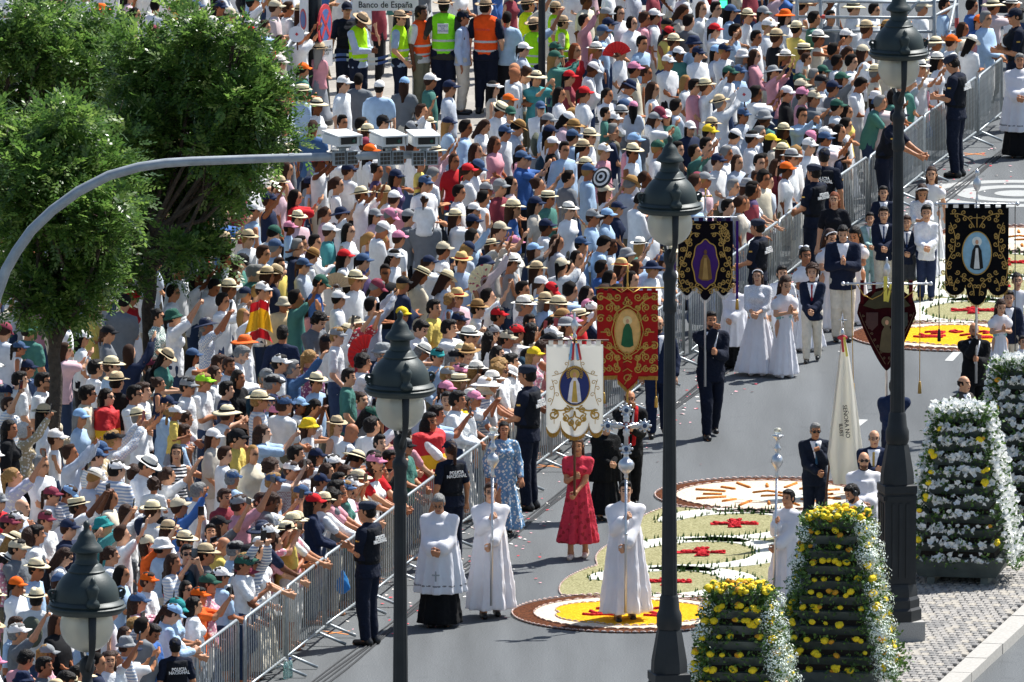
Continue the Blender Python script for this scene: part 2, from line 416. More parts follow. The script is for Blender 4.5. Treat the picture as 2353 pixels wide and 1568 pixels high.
        for q, (o_, L) in enumerate(((.036, .068), (.012, .076), (-.012, .07), (-.035, .055))):
            b0 = w + f * .088 + sd_ * o_
            if g: d1 = f * .45 + nn * .9; d2 = nn * .4 - f * .9
            else: d1 = f * .95 + nn * .25; d2 = f * .75 + nn * .65
            d1 = d1 / np.linalg.norm(d1); d2 = d2 / np.linalg.norm(d2)
            m_ = b0 + d1 * L * .5; P += [cone(b0, m_, .0105, .0095, k), cone(m_, m_ + d2 * L * .5, .0095, .008, k)]
        t0 = w + f * .025 + sd_ * .03; t1 = t0 + (sd_ * .6 + f * .6 + nn * .35) * .045
        P += [cone(t0, t1, .013, .0115, k), cone(t1, t1 + (f * .8 + nn * (.8 if g else .2)) * .028, .011, .009, k)]
        return P
    def headp(s):
        h = s.hs; H = lambda q: s.hc + s.hR @ (np.array(q, float) * h); M = s.hR
        e = lambda c, r, k=.015: ell(H(c), np.array(r) * h, k * h, M)
        P = [cone(s.U((0, .012, 1.40)), H((0, .02, -.05)), .058, .052, .03),
             e((0, .012, .03), (.077, .098, .092), .03), e((0, -.028, -.05), (.058, .066, .074), .03), e((0, -.062, -.098), (.026, .024, .02), .03),
             cone(H((0, -.083, .008)), H((0, -.109, -.03)), .010 * h, .0155 * h, .012), e((-.026, -.075, -.025), (.026, .022, .024), .02), e((.026, -.075, -.025), (.026, .022, .024), .02),
             cone(H((-.035, -.078, .032)), H((.035, -.078, .032)), .012 * h, .012 * h, .02), cone(H((-.018, -.087, -.066)), H((.018, -.087, -.066)), .009 * h, .009 * h, .01)]
        P += [e((sg * .079, .012, -.01), (.011, .02, .031), .008) for sg in (-1, 1)]
        return P
    def body(s, lo=False):
        P = s.torso() + s.headp()
        for i in (0, 1):
            P += [s.armp(i), s.armp(i, r0=.040, r1=.026, seg=1)] + s.legp(i)
            a = s.an[i]; P += [cone(a, a + (0, .03, -.04), .04, .034), cone(a + (0, .03, -.045), a + (.012 * (-1 if i == 0 else 1), -.15, -.055), .036, .028)]
            P += s.hand(i)
        hb = .15 * s.hs
        if lo: return sdf_mesh(P, .036, [(s.hc - .13 * s.hs, s.hc + .13 * s.hs, .022)])
        cr = s.key[0] in ROUGH_POSES; bx = [(s.hc - hb, s.hc + hb, (.0165 if cr else .0138) * s.hs)]
        for i in (0, 1):
            f = s.wr[i] - s.el[i]; f /= np.linalg.norm(f); c = s.wr[i] + f * .085; bx.append((c - .08, c + .08, .0128 if cr else .0102))
        return sdf_mesh(P, .044 if cr else .036, bx)
    def prims(s, g):
        """prims, inflate, displacement, cut, step of a garment"""
        U = s.U; ph = sum(map(ord, s.key[0])) % 7
        def fold(amp, nz=18, ny=0):
            return lambda X, Y, Z: amp * np.sin(nz * Z + 9 * X + 3 * np.sin(7 * Y + 4 * Z)) * np.sin(11 * X - 6 * Z + 8 * Y)
        def zcut(lo, hi=9): return lambda X, Y, Z: np.maximum(lo - Z, Z - hi) + 0 * X + 0 * Y
        # gathered skirts and robes: a radius that grows downwards, with folds round the axis
        def skirt(z1, r1, z0, r0, amp, nf, sq=.86, yo=0., pw=1.0):
            lo = np.array((-r0 - .12, -r0 - .12, z0 - .03)); hi = np.array((r0 + .12, r0 + .12, z1 + .05))
            def f(X, Y, Z):
                t = np.clip((z1 - Z) / (z1 - z0), 0, 1); a = np.arctan2(Y - yo, X + 1e-9)
                rr = r1 + (r0 - r1) * t ** pw + amp * (.25 + .9 * t) * (np.sin(nf * a + 1.7 * np.sin(2 * a + ph) + 1.2 * t) + .5 * np.sin((nf * 2 + 1) * a + ph))
                q = (np.sqrt(X * X + ((Y - yo) / sq) ** 2) - rr) * .9
                return np.maximum(np.maximum(q, z0 - Z), Z - z1)
            return (lo, hi, f, .03)
        A = lambda t1, d, **k: [s.armp(i, 0, t1, .050 + d, .040 + d, **k) for i in (0, 1)]
        B = lambda t1, d, e=0: [s.armp(i, 0, t1, .040 + d, .027 + d + e, seg=1) for i in (0, 1)]
        tor = s.torso()
        hem = skirt(1.12, .128, .83, .192, .006, 5, .68)
        if g == 'tee': return tor + A(.74, .008) + [hem], .012, fold(.006), None
        if g == 'tank': return tor + [hem], .007, fold(.004), None
        if g == 'long': return tor + A(1, .004) + B(.9, .008) + [hem], .012, fold(.007), None
        if g == 'loose': return tor + A(.85, .014) + [skirt(1.15, .15, .80, .185, .01, 7, .8)], .018, fold(.008), None
        if g == 'jacket': return tor + A(1, .004) + B(.9, .010) + [skirt(1.1, .145, .80, .168, .004, 4, .78)], .024, fold(.005), None
        if g == 'trousers': return tor[:1] + s.legp(0, 1.02, .018) + s.legp(1, 1.02, .018), .010, fold(.005, 26), zcut(.07, 1.04)
        if g == 'shorts': return tor[:1] + s.legp(0, .12, .026) + s.legp(1, .12, .026), .012, fold(.004), zcut(.40, 1.04)
        if g == 'skirt': return [skirt(1.05, .125, .52, .25, .022, 9)], 0, None, None
        if g == 'maxi': return [skirt(1.06, .125, .12, .30, .028, 10)], 0, None, None
        if g == 'dress': return tor + A(.5, .018) + [skirt(1.08, .13, .42, .27, .024, 9)], .012, None, None
        if g == 'longdress': return tor + A(.5, .010) + [skirt(1.08, .13, .24, .27, .03, 9)], .012, None, None
        if g == 'robe': return tor + A(1, .002) + [s.armp(i, 0, .74, .046, .082, seg=1) for i in (0, 1)] + [skirt(1.28, .150, .13, .280, .036, 10, .88, 0, .85)], .014, fold(.007, 12), None
        if g in ('surplice', 'trim'): return tor + A(1, .004) + [s.armp(i, 0, .72, .052, .098, seg=1) for i in (0, 1)] + [skirt(1.33, .160, .47, .305, .024, 12, .88, 0, .8)], .018 + .004 * (g == 'trim'), fold(.005, 12), (lambda X, Y, Z: np.abs(Z - .56) - .013 + 0 * X + 0 * Y) if g == 'trim' else None
        if g == 'cassock': return [skirt(1.0, .16, .05, .285, .016, 9)], 0, None, None
        if g == 'gown': return [skirt(1.10, .118, .06, .36, .030, 11, .9)], 0, None, None
        if g == 'gownslim': return [skirt(1.10, .116, .06, .27, .022, 9, .9)], 0, None, None
        if g == 'puff': return tor + [ell(s.sh[i] * .62 + s.el[i] * .38, (.085, .085, .095), .03) for i in (0, 1)], .012, None, zcut(1.02)
        if g == 'lacetop': return tor + A(1, .012) + B(.3, .014), .012, fold(.004), zcut(1.03)
        if g == 'vest': return tor, .034, fold(.006), lambda X, Y, Z: np.maximum(.88 - Z, np.abs(X) - .175) + 0 * Y
        if g == 'tacvest': return tor, .040, fold(.004), lambda X, Y, Z: np.maximum(np.maximum(1.02 - Z, Z - 1.43), np.abs(X) - .16) + 0 * Y
        if g == 'band1': return tor, .039, fold(.006), lambda X, Y, Z: np.maximum(np.maximum(.945 - Z, Z - .985), np.abs(X) - .18) + 0 * Y
        if g == 'band2': return tor, .039, fold(.006), lambda X, Y, Z: np.maximum(np.maximum(1.085 - Z, Z - 1.125), np.abs(X) - .18) + 0 * Y
        if g == 'belt': return tor[:2], .032, None, lambda X, Y, Z: np.maximum(.985 - Z, Z - 1.04) + 0 * X + 0 * Y
        if g == 'belt2': return tor, .022, None, lambda X, Y, Z: np.maximum(1.03 - Z, Z - 1.085) + 0 * X + 0 * Y
        if g == 'shirtfront': return tor, .031, fold(.005), lambda X, Y, Z: np.maximum(np.maximum(np.abs(X) - (Z - 1.10) * .26, Y + .03), np.maximum(1.1 - Z, Z - 1.465)) + 0 * Y
        if g == 'tie': return tor, .038, fold(.005), lambda X, Y, Z: np.maximum(np.maximum(np.abs(X) - .021, Y + .03), np.maximum(1.12 - Z, Z - 1.44)) + 0 * Y
        if g == 'collar': return [cone(U((0, .008, 1.435)), U((0, .004, 1.475)), .070, .064, .02)], 0, None, None
        if g == 'sash': return tor, .046, fold(.005), lambda X, Y, Z: np.maximum(np.maximum(np.abs(np.abs(X) - .085 + (1.42 - Z) * .10) - .03, Y - .02), .9 - Z)
        if g == 'cape': return tor + A(.9, .03) + [skirt(1.40, .19, .72, .24, .02, 7, .8)], .035, fold(.012, 14), None
        if g == 'backpack': return [ell(U((0, .20, 1.24)), (.14, .085, .2), .02)], 0, None, None
        raise KeyError(g)
    def arrays(s, g, lo=False):
        key = (g, lo)
        if key not in s.arr:
            if g == 'body': s.arr[key] = s.body(lo)
            else:
                pr, inf, dsp, ct = s.prims(g)
                fine = g in ('trim', 'shirtfront', 'tie', 'band1', 'band2', 'belt', 'belt2', 'collar', 'sash')
                rob = g in ('longdress', 'robe', 'surplice', 'gown', 'gownslim', 'maxi', 'dress', 'cassock', 'skirt')
                s.arr[key] = sdf_mesh(pr, .042 if lo else (.014 if fine else (.024 if rob else .030 if s.key[0] in ROUGH_POSES else .024)), (), inf, dsp, ct)
        return s.arr[key]
    def get(s, g):
        if g not in s.mesh:
            V, Q = s.arrays(g)
            if g == 'body':
                c = V[Q].mean(1) - s.hc; q = (c @ s.hR) / s.hs; x, y, z = np.abs(q[:, 0]), q[:, 1], q[:, 2]
                mi = np.zeros(len(Q), int)
                mi[(x > .017) & (x < .046) & (np.abs(z - .006) < .0085) & (y < -.055)] = 1
                mi[(x > .014) & (x < .052) & (np.abs(z - .034) < .006) & (y < -.06)] = 3
                mi[(x < .023) & (np.abs(z + .066) < .008) & (y < -.07)] = 2
                s.mesh[g] = mesh_np('body', V, Q, ['skin', 'eye', 'lips', 'brow'], mi)
            else: s.mesh[g] = mesh_np(g, V, Q, 'cloth')
        return s.mesh[g]
mat('brow', lin('3a2a20'), .8)

# ---- hair, in the frame of the head
def hair_arr(style, lo=False):
    cr = ell((0, .018, .036), (.088, .108, .101), .02); P = [cr]
    nz = lambda a: (lambda X, Y, Z: a * np.sin(60 * X + 4 * np.sin(30 * Z)) * np.sin(45 * Y + 25 * Z))
    def facecut(zl, fr=.062):
        return lambda X, Y, Z: np.maximum(np.minimum(-.036 - Y, fr - 3.5 * X * X - Z), zl - Z)
    zl = -.07; amp = .004; P = [ell((0, .020, .036), (.086, .106, .099), .02), ell((0, .052, -.028), (.079, .074, .072), .03)]
    if style == 'short': zl = -.082; P.append(ell((0, -.03, .095), (.066, .062, .036), .02))
    elif style == 'curly': P = [ell((0, .018, .045), (.102, .116, .11), .02), ell((0, .05, -.02), (.09, .085, .08), .03)]; zl = -.08; amp = .012
    elif style == 'bob': P += [ell((sg * .062, .03, -.045), (.034, .062, .075), .02) for sg in (-1, 1)] + [ell((0, .075, -.05), (.07, .045, .07), .02)]; zl = -.125
    elif style == 'long': P += [cone((sg * .055, .045, -.02), (sg * .06, .06, -.22), .045, .035, .02) for sg in (-1, 1)] + [cone((0, .085, -.02), (0, .11, -.30), .062, .045, .03)]; zl = -.36
    elif style == 'ponytail': P += [ell((0, .12, .04), (.03, .03, .03), .015), cone((0, .135, .03), (0, .15, -.20), .03, .022, .01)]; zl = -.25
    elif style == 'bun': P += [ell((0, .11, .085), (.045, .042, .045), .01)]; zl = -.05
    elif style == 'balding': P = [ell((0, .022, .02), (.087, .106, .09), .02)]; zl = -.06
    ct = facecut(zl, .072 if style != 'balding' else .3)
    if style == 'balding': ct2 = ct; ct = lambda X, Y, Z: np.maximum(ct2(X, Y, Z), np.maximum(Z - .045, -.03 - Y) * 1.0 + 0 * X)
    if style in ('ponytail', 'bun'):
        ct3 = ct; ct = lambda X, Y, Z: np.maximum(ct3(X, Y, Z), np.minimum(-.06 - Z, .1 - Y) + 0 * X)
    return sdf_mesh(P, .040 if lo else .012, (), 0, nz(amp), ct)
def beard_arr():
    return sdf_mesh([ell((0, -.028, -.06), (.062, .071, .078), .03), ell((0, -.066, -.105), (.03, .03, .026), .03)], .009, (), -.001, None, lambda X, Y, Z: np.maximum(np.maximum(Z + .060, Y + .004) + 0 * X, -(np.maximum(np.abs(X) - .02, np.abs(Z + .066) - .007) + 0 * Y)))
_HA = {}
def hair_get(style, lo=False):
    if (style, lo) not in _HA: _HA[(style, lo)] = beard_arr() if style == 'beard' else hair_arr(style, lo)
    return _HA[(style, lo)]
_HM = {}
def hair_mesh(style):
    if style not in _HM: _HM[style] = mesh_np('hair', *hair_get(style), 'hair')
    return _HM[style]
# ---- hats, in the frame of the head
def hat_mb(kind, n=20, q_=1.0):
    b = MB()
    def grid(fn, nr, n_, close=True):
        V = [fn(i / nr, 2 * math.pi * k / n_) for i in range(nr + 1) for k in range(n_)]
        F = [(i * n_ + k, i * n_ + (k + 1) % n_, (i + 1) * n_ + (k + 1) % n_, (i + 1) * n_ + k) for i in range(nr) for k in range(n_)]
        return V, F
    if kind in ('cap', 'visor', 'policecap'):
        if kind == 'visor':
            b.lathe([(1, .03), (1.03, .035), (1.0, .075), (.97, .075)], n, (0, .012, 0), False, .092, .112)
        else:
            pr = [(1.0, .028)] + [(math.cos(a), .038 + .098 * math.sin(a)) for a in [i * math.pi / 2 / 7 for i in range(7)]] + [(.06, .139), (.05, .145), (.01, .146)]
            b.lathe(pr, n, (0, .012, 0), True, .094, .114)
        V = []; F = []; m, q = 8, 4
        for top in (0, 1):
            for j in range(q + 1):
                for i in range(m + 1):
                    a = -math.pi / 2 + (i / m - .5) * 2.1; t = j / q; rx, ry = .092, .108
                    x0, y0 = rx * math.cos(a), .012 + ry * math.sin(a); y = y0 - t * (.082 * math.cos((i / m - .5) * 2.1) ** .6)
                    x = x0 * (1 - .08 * t); z = .04 - .018 * t - .012 * (2 * (i / m - .5)) ** 2 * (1 + t) + (.007 if top else 0)
                    V.append((x, y, z))
        k = (q + 1) * (m + 1)
        for j in range(q):
            for i in range(m):
                a = j * (m + 1) + i; F += [(a, a + m + 1, a + m + 2, a + 1), (k + a, k + a + 1, k + a + m + 2, k + a + m + 1)]
        for i in range(m): a = q * (m + 1) + i; F.append((a, k + a, k + a + 1, a + 1))
        b.add(V, F)
    elif kind in ('fedora', 'boater', 'floppy', 'bucket'):
        bw = {'fedora': .086, 'boater': .07, 'floppy': .11, 'bucket': .05}[kind]; ht = {'fedora': .125, 'boater': .095, 'floppy': .10, 'bucket': .10}[kind]
        dr = {'fedora': .0, 'boater': .0, 'floppy': -.03, 'bucket': -.045}[kind]
        def crown(t, a):
            ca, sa = math.cos(a), math.sin(a)
            if kind in ('fedora', 'floppy', 'bucket'):
                th = t * math.pi / 2; e_ = {'fedora': .42, 'floppy': .55, 'bucket': .36}[kind]; f = max(math.cos(th), 0) ** e_ * (1 - .10 * math.sin(th)); z = .035 + ht * math.sin(th) ** .95
                if kind == 'fedora': z -= .030 * math.exp(-(ca * f / .28) ** 2) * math.sin(th) ** 6; f *= 1 - .14 * max(0, -sa) * abs(ca) * math.sin(th)
                return (.096 * f * ca, .012 + .116 * f * sa, z)
            if t < .7: f = 1 - .12 * (t / .7) if kind != 'boater' else 1 - .03 * t; z = .035 + ht * (t / .7)
            else:
                q = (t - .7) / .3; f = .88 * (1 - q) if kind != 'boater' else .97 * (1 - q); z = .035 + ht + .012 * math.sin(q * math.pi) * (kind in ('bucket', 'floppy'))
                if kind == 'fedora': z -= .028 * q * (1 if abs(ca) < .9 else 1) - .006
            if kind == 'fedora' and t > .35 and sa < -.3: f *= 1 - .16 * (t - .35) * abs(ca)
            return (.096 * f * ca, .012 + .116 * f * sa, z)
        b.add(*grid(crown, max(5, int(9 * q_)), n))
        def brim(t, a):
            q = t if t <= .5 else 1 - t; q *= 2; ca, sa = math.cos(a), math.sin(a)
            w = bw * (1 + .06 * math.sin(3 * a)); z = .04 + dr * q + (.022 * q * ca * ca * (kind == 'fedora')) - .014 * q * (sa < 0) * (kind == 'fedora') + .01 * q * math.sin(2 * a + 1) * (kind == 'floppy') + (.006 if t > .5 else 0)
            return ((.092 + w * q) * ca, .012 + (.112 + w * q) * sa, z)
        b.add(*grid(brim, 6 if q_ == 1 else 4, n))
    elif kind == 'beret':
        V, F = grid(lambda t, a: ((.094 + .022 * math.sin(t * math.pi) ** 1.0) * math.cos(t * math.pi / 2) ** .5 * math.cos(a) + .02 * t, .015 + (.112 + .02 * math.sin(t * math.pi)) * math.cos(t * math.pi / 2) ** .5 * math.sin(a) + .01 * t, .045 + .085 * math.sin(t * math.pi / 2)), 8, n); b.add(V, F)
        b.lathe([(1, .03), (1.02, .05), (.98, .05)], n, (0, .012, 0), False, .093, .111)
    elif kind == 'band':
        b.lathe([(1.035, .043), (1.01, .072)], n, (0, .012, 0), False, .097, .117)
    elif kind == 'sunglasses':
        for sg in (-1, 1):
            b.box((sg * .034, -.094, .004), (.052, .008, .034)); b.box((sg * .073, -.045, .012), (.006, .10, .01))
        b.box((0, -.098, .012), (.02, .006, .006))
    elif kind == 'glasses':
        for sg in (-1, 1):
            b.tube([(sg * .034 + .024 * math.cos(a), -.098, .002 + .018 * math.sin(a)) for a in [i * math.pi / 5 for i in range(10)]], .003, 4, True); b.box((sg * .073, -.045, .01), (.004, .10, .005))
    elif kind == 'headset':
        b.tube([(.088 * math.cos(a), .01, .015 + .118 * math.sin(a)) for a in [i * math.pi / 12 for i in range(13)]], .009, 6)
        for sg in (-1, 1): b.ball((sg * .088, .01, -.005), (.022, .04, .045), 10, 6)
        b.tube([(.09, -.01, -.03), (.085, -.07, -.07), (.05, -.115, -.075)], .005, 5); b.ball((.045, -.118, -.075), .011, 6, 4)
    elif kind == 'bow':
        for sg in (-1, 1): b.ball((sg * .04, .07, .115), (.042, .018, .03), 8, 6)
        b.ball((0, .068, .115), .016, 6, 4)
    elif kind == 'tiara':
        for i in range(15):
            a = math.pi * (i / 14) ; b.ball((.088 * math.cos(a), -.01 - .035 * math.sin(a), .05 + .062 * math.sin(a)), .011, 5, 4)
    return b
_HT = {}
def hat_mesh(kind):
    if kind not in _HT: _HT[kind] = hat_mb(kind).mesh(kind, 'cloth', True)
    return _HT[kind]
# ---- shoes
def shoe_mesh():
    if 'shoe' not in _HT:
        P = [cone((0, .05, -.045), (0, -.14, -.052), .046, .040, .02), cone((0, .02, .0), (0, .04, -.04), .05, .046, .02)]
        _HT['shoe'] = mesh_np('shoe', *sdf_mesh(P, .014, (), 0, None, lambda X, Y, Z: -.083 - Z + 0 * X + 0 * Y), 'leather')
    return _HT['shoe']
SKIN = [lin(c) for c in ('cb9672', 'bb805c', 'd3a282', 'a96c4a', 'c48c68', '98603e', '6e4229')]
HAIRC = {'d': lin('15100d'), 'b': lin('38241a'), 'y': lin('9a7645'), 'g': lin('7d7d7b'), 'r': lin('7a3f20'), 'w': lin('c9c6bf'), 'k': lin('120e0c')}
STYLE = {'s': 'short', 'l': 'long', 'p': 'ponytail', 'u': 'bun', 'k': 'balding', 'c': 'curly', 'o': 'bob'}
def person(pos, yaw, scale, pose, sex='m', child=False, skin=None, wear=(), hair=('short', 'd'), hat=None, extra=(), shoes=None, label='', group=None, build=1.0):
    """wear: (garment, colour, material, part name); hat: (kind, colour, band colour)"""
    f = Fig(pose, sex, child)
    o = new('person', f.get('body'), None, skin or rnd.choice(SKIN)); o.location = pos; o.rotation_euler = (0, 0, yaw); o.scale = (scale * build, scale * build, scale)
    tag(o, label, 'person', group)
    for g, c, m, nm in wear: new(nm, f.get(g), o, c, m)
    HM = f.HM()
    if hair: new('hair', hair_mesh(hair[0]), o, HAIRC[hair[1]] if isinstance(hair[1], str) else hair[1], mtx=HM)
    if hat:
        h = new('hat' if hat[0] not in ('cap', 'beret', 'visor') else hat[0], hat_mesh(hat[0]), o, hat[1], 'straw' if hat[0] in ('fedora', 'boater', 'floppy') else 'cloth', mtx=HM)
        if len(hat) > 2 and hat[2]: new('hat_band', hat_mesh('band'), h, hat[2])
    for e in extra:
        k, c, m = e; new({'beard': 'beard'}.get(k, k), hair_mesh('beard') if k == 'beard' else hat_mesh(k), o, c, m, mtx=HM)
    if shoes is not None:
        for i in (0, 1): new('shoe', shoe_mesh(), o, shoes, 'plastic', loc=tuple(f.an[i]))
    return o, f
def onbody(o, p):
    """a point of the figure's own frame in the street"""
    return np.array(Matrix.LocRotScale(o.location, o.rotation_euler, o.scale) @ Vector(p))
# ---------------------------------------------------------------- the street
def asphalt_pattern(n, l, tc, src, mixc, ramp):
    t1 = n.new('ShaderNodeTexNoise'); t1.inputs['Scale'].default_value = 55; t1.inputs['Detail'].default_value = 8; l.new(tc.outputs['Object'], t1.inputs['Vector'])
    mp = n.new('ShaderNodeMapping'); mp.inputs['Rotation'].default_value = (0, 0, ROAD); mp.inputs['Scale'].default_value = (1.6, .12, 1); l.new(tc.outputs['Object'], mp.inputs['Vector'])
    t2 = n.new('ShaderNodeTexNoise'); t2.inputs['Scale'].default_value = 1.1; t2.inputs['Detail'].default_value = 4; l.new(mp.outputs[0], t2.inputs['Vector'])
    a = mixc(1.0, src, ramp(t1.outputs[0], [(.3, (.52,) * 3), (.72, (1.42,) * 3)]), 'MULTIPLY')
    v = n.new('ShaderNodeTexVoronoi'); v.feature = 'DISTANCE_TO_EDGE'; v.inputs['Scale'].default_value = .22; w_ = n.new('ShaderNodeTexNoise'); w_.inputs['Scale'].default_value = 1.3; l.new(tc.outputs['Object'], w_.inputs['Vector'])
    wm = mixc(.06, tc.outputs['Object'], w_.outputs['Color']); l.new(wm, v.inputs['Vector'])
    a = mixc(1.0, a, ramp(v.outputs[0], [(0, (.92,) * 3), (.002, (.95,) * 3), (.004, (1,) * 3)]), 'MULTIPLY')
    t3 = n.new('ShaderNodeTexNoise'); t3.inputs['Scale'].default_value = 2.3; t3.inputs['Detail'].default_value = 3; l.new(tc.outputs['Object'], t3.inputs['Vector'])
    a = mixc(1.0, a, ramp(t3.outputs[0], [(.62, (1,) * 3), (.72, (.9,) * 3)]), 'MULTIPLY')
    return mixc(1.0, a, ramp(t2.outputs[0], [(.3, (.74,) * 3), (.7, (1.14,) * 3)]), 'MULTIPLY')
mat('asphalt', (.118, .127, .132), .88, pattern=asphalt_pattern, bump=(260, .006, .5), spec=.3)
mat('paving', lin('9d988f'), .85, noise=(12, .8, 1.1), pattern=p_check(1.1, lin('938e86')))
mat('road_paint', lin('b9bbb8'), .8, noise=(30, .7, 1.1))
mat('light_tarmac', lin('a2a4a2'), .88, noise=(60, .75, 1.2))
g = MB(); g.add([(-2500, -2500, 0), (2500, -2500, 0), (2500, 2500, 0), (-2500, 2500, 0)], [(0, 1, 2, 3)]); struct(g.build('ground', 'asphalt'))
L4 = np.array([4.87, -200 + 187.2, 0.0]) ; L4 = G(2060, 1489)                      # the lamp nearest the kerb corner
def line_pt(along, off, z=0.0): return L4 + RD * along + RN * off + np.array((0, 0, z))
def strip(b, a0, a1, o0, o1, z0, z1):
    P = [line_pt(a, o) for a, o in ((a0, o0), (a0, o1), (a1, o1), (a1, o0))]
    b.add([(p[0], p[1], z0) for p in P] + [(p[0], p[1], z1) for p in P], [(3, 2, 1, 0), (4, 5, 6, 7), (0, 1, 5, 4), (1, 2, 6, 5), (2, 3, 7, 6), (3, 0, 4, 7)])
# sidewalk behind the crowd
b = MB(); b.add([tuple(G(u, v)[:2]) + (.004,) for u, v in ((-400, 2000), (150, 1500), (1050, 420), (1500, 90), (1500, -900), (-2500, -900))][::1], [(0, 1, 2, 3, 4, 5)]); struct(b.build('pavement', 'paving'))
# median: bed, kerbs of single stones, setts
med = MB(); strip(med, -60, 6.0 - 13, -.92, 1.12, 0, .12); strip(med, -7, 60, -.92, 1.12, 0, .085)
mo = struct(med.build('median_pavement', 'granite'))
mat('kerbstone', lin('a9a69f'), .85, noise=(25, .85, 1.1), bump=(90, .006, .4))
for side, o0, o1 in (('left', -1.16, -.92), ('right', 1.12, 1.40)):
    k0 = MB(); strip(k0, -80, -9, o0, o1, 0, .13); strip(k0, 40, 60, o0, o1, 0, .13)
    ko = struct(k0.build('kerb', 'kerbstone'))
    a = -9.0
    while a < 40:
        kb = MB(); strip(kb, a + .006, a + 1.09, o0 + rnd.uniform(-.004, .004), o1 + rnd.uniform(-.004, .004), 0, .128 + rnd.uniform(0, .008))
        kb.build('kerb_stone', 'kerbstone', ko); a += 1.1
SETT = [mat('sett_%s' % q, lin(c), .8, noise=(40, .8, 1.15), bump=(120, .006, .4)) for q, c in zip(('pale', 'grey', 'warm', 'dim'), ('98948e', '8a8782', 'a09a8f', '7c7a77'))]
def sett_mesh(i):
    bm = MB(); w, d, h = .047, .083, .045; j = lambda a=.006: rnd.uniform(-a, a)
    base = [(-w + j(), -d + j(), 0), (w + j(), -d + j(), 0), (w + j(), d + j(), 0), (-w + j(), d + j(), 0)]
    bm.add(base + [(x * .97, y * .97, h * .7) for x, y, z in base] + [(x * .78, y * .84, h + j(.004)) for x, y, z in base],
           [(0, 1, 5, 4), (1, 2, 6, 5), (2, 3, 7, 6), (3, 0, 4, 7), (4, 5, 9, 8), (5, 6, 10, 9), (6, 7, 11, 10), (7, 4, 8, 11), (8, 9, 10, 11)])
    return bm
SM = [[sett_mesh(i) for i in range(5)] for m in range(1)][0]; SMM = [sm.mesh('sett', SETT[i % 4], False) for i, sm in enumerate(SM)]
spots = []; a = -7.0; row = 0
while a < 16:
    o_ = -.86 + (.05 if row % 2 else 0)
    while o_ < 1.08:
        spots.append((a, o_)); o_ += .106
    a += .178; row += 1
def sett_rank(q):
    u, v = PX(line_pt(*q, .1)); vis = 0 if (2000 < u < 2353 and 1320 < v < 1568 and q[1] > -.3 ) else 1
    return (vis, abs(q[0] - .5))
spots.sort(key=sett_rank)
rest = MB()
for i, q in enumerate(spots):
    p = line_pt(q[0], q[1], .082); rz = -ROAD + rnd.uniform(-.06, .06); k = rnd.randrange(5)
    if i < 300: new('sett', SMM[k], mo, loc=tuple(p), rot=(rnd.uniform(-.03, .03), rnd.uniform(-.03, .03), rz))
    else:
        rest.m = k % 4; c, s_ = math.cos(rz), math.sin(rz)
        rest.add([(p[0] + x * c - y * s_, p[1] + x * s_ + y * c, p[2] + z) for x, y, z in SM[k].V], SM[k].F)
ro = rest.build('sett_field', SETT, mo); ro['kind'] = 'stuff'
# road markings on the tarmac
def flat(b, pts, z=.004): b.add([(p[0], p[1], z) for p in pts], [tuple(range(len(pts)))])
mk = MB()
flat(mk, [line_pt(-6, 2.05), line_pt(-6, 2.2), line_pt(40, 2.2), line_pt(40, 2.05)])
for (u0, v0, u1, v1) in ((1920, 1015, 1985, 965), (2180, 830, 2208, 800)):
    A, B = G(u0, v0), G(u1, v1); flat(mk, [A - RN * .06, A + RN * .06, B + RN * .06, B - RN * .06])
struct(mk.build('road_markings', 'road_paint'))
lt = MB(); c = G(*T(4, 1860, 1350))
def ringm(b, c, r0, r1, z, n=64, a0=0., a1=2 * math.pi):
    V = []; 
    for i in range(n + 1):
        a = a0 + (a1 - a0) * i / n
        V += [(c[0] + r0 * math.cos(a), c[1] + r0 * math.sin(a), z), (c[0] + r1 * math.cos(a), c[1] + r1 * math.sin(a), z)]
    b.add(V, [(2 * i, 2 * i + 1, 2 * i + 3, 2 * i + 2) for i in range(n)])
ringm(lt, c, 0, .35, .004); ringm(lt, c, .62, .95, .004); ringm(lt, c, 1.22, 1.55, .004)
struct(lt.build('painted_rings', 'light_tarmac'))
# spray-painted orange crosses by the barrier
mat('orange_spray', lin('d98a4a'), .9, noise=(40, .7, 1.1)); sp = MB()
for u, v in ((773, 1455), (2240, 355), (1262, 1072)):
    p = G(u, v)
    for an in (.7, -.7):
        d = np.array((math.cos(an), math.sin(an), 0)); e = np.array((-d[1], d[0], 0)); flat(sp, [p - d * .22 - e * .02, p + d * .22 - e * .02, p + d * .22 + e * .02, p - d * .22 + e * .02], .004 + .003 * (an > 0))
struct(sp.build('spray_marks', 'orange_spray'))

# ---------------------------------------------------------------- flower carpets
def petals(name, c1, c2, sc=60):
    def f(n, l, tc, src, mixc, ramp):
        v = n.new('ShaderNodeTexVoronoi'); v.inputs['Scale'].default_value = sc; l.new(tc.outputs['Object'], v.inputs['Vector'])
        s = n.new('ShaderNodeSeparateColor'); l.new(v.outputs['Color'], s.inputs[0])
        return ramp(s.outputs[0], [(.15, c1), (.85, c2)])
    mat(name, (1, 1, 1), .95, pattern=f, bump=(110, .03, .9), spec=.1)
petals('bark', lin('3f2417'), lin('7a4a30')); petals('cream_petals', lin('e8d2b4'), lin('f7e9d4')); petals('yellow_petals', lin('e6a312'), lin('ffca2e'))
petals('olive_grain', lin('8a875c'), lin('bdb88e')); petals('white_petals', lin('d9ddc6'), lin('fbfbf4')); petals('red_petals', lin('b01a20'), lin('e8424a'))
petals('orange_petals', lin('d97a2a'), lin('f2a35a')); petals('pink_rope', lin('cfa899'), lin('f3e2da')); mat('tuft', lin('47692c'), .9, noise=(20, .7, 1.2))
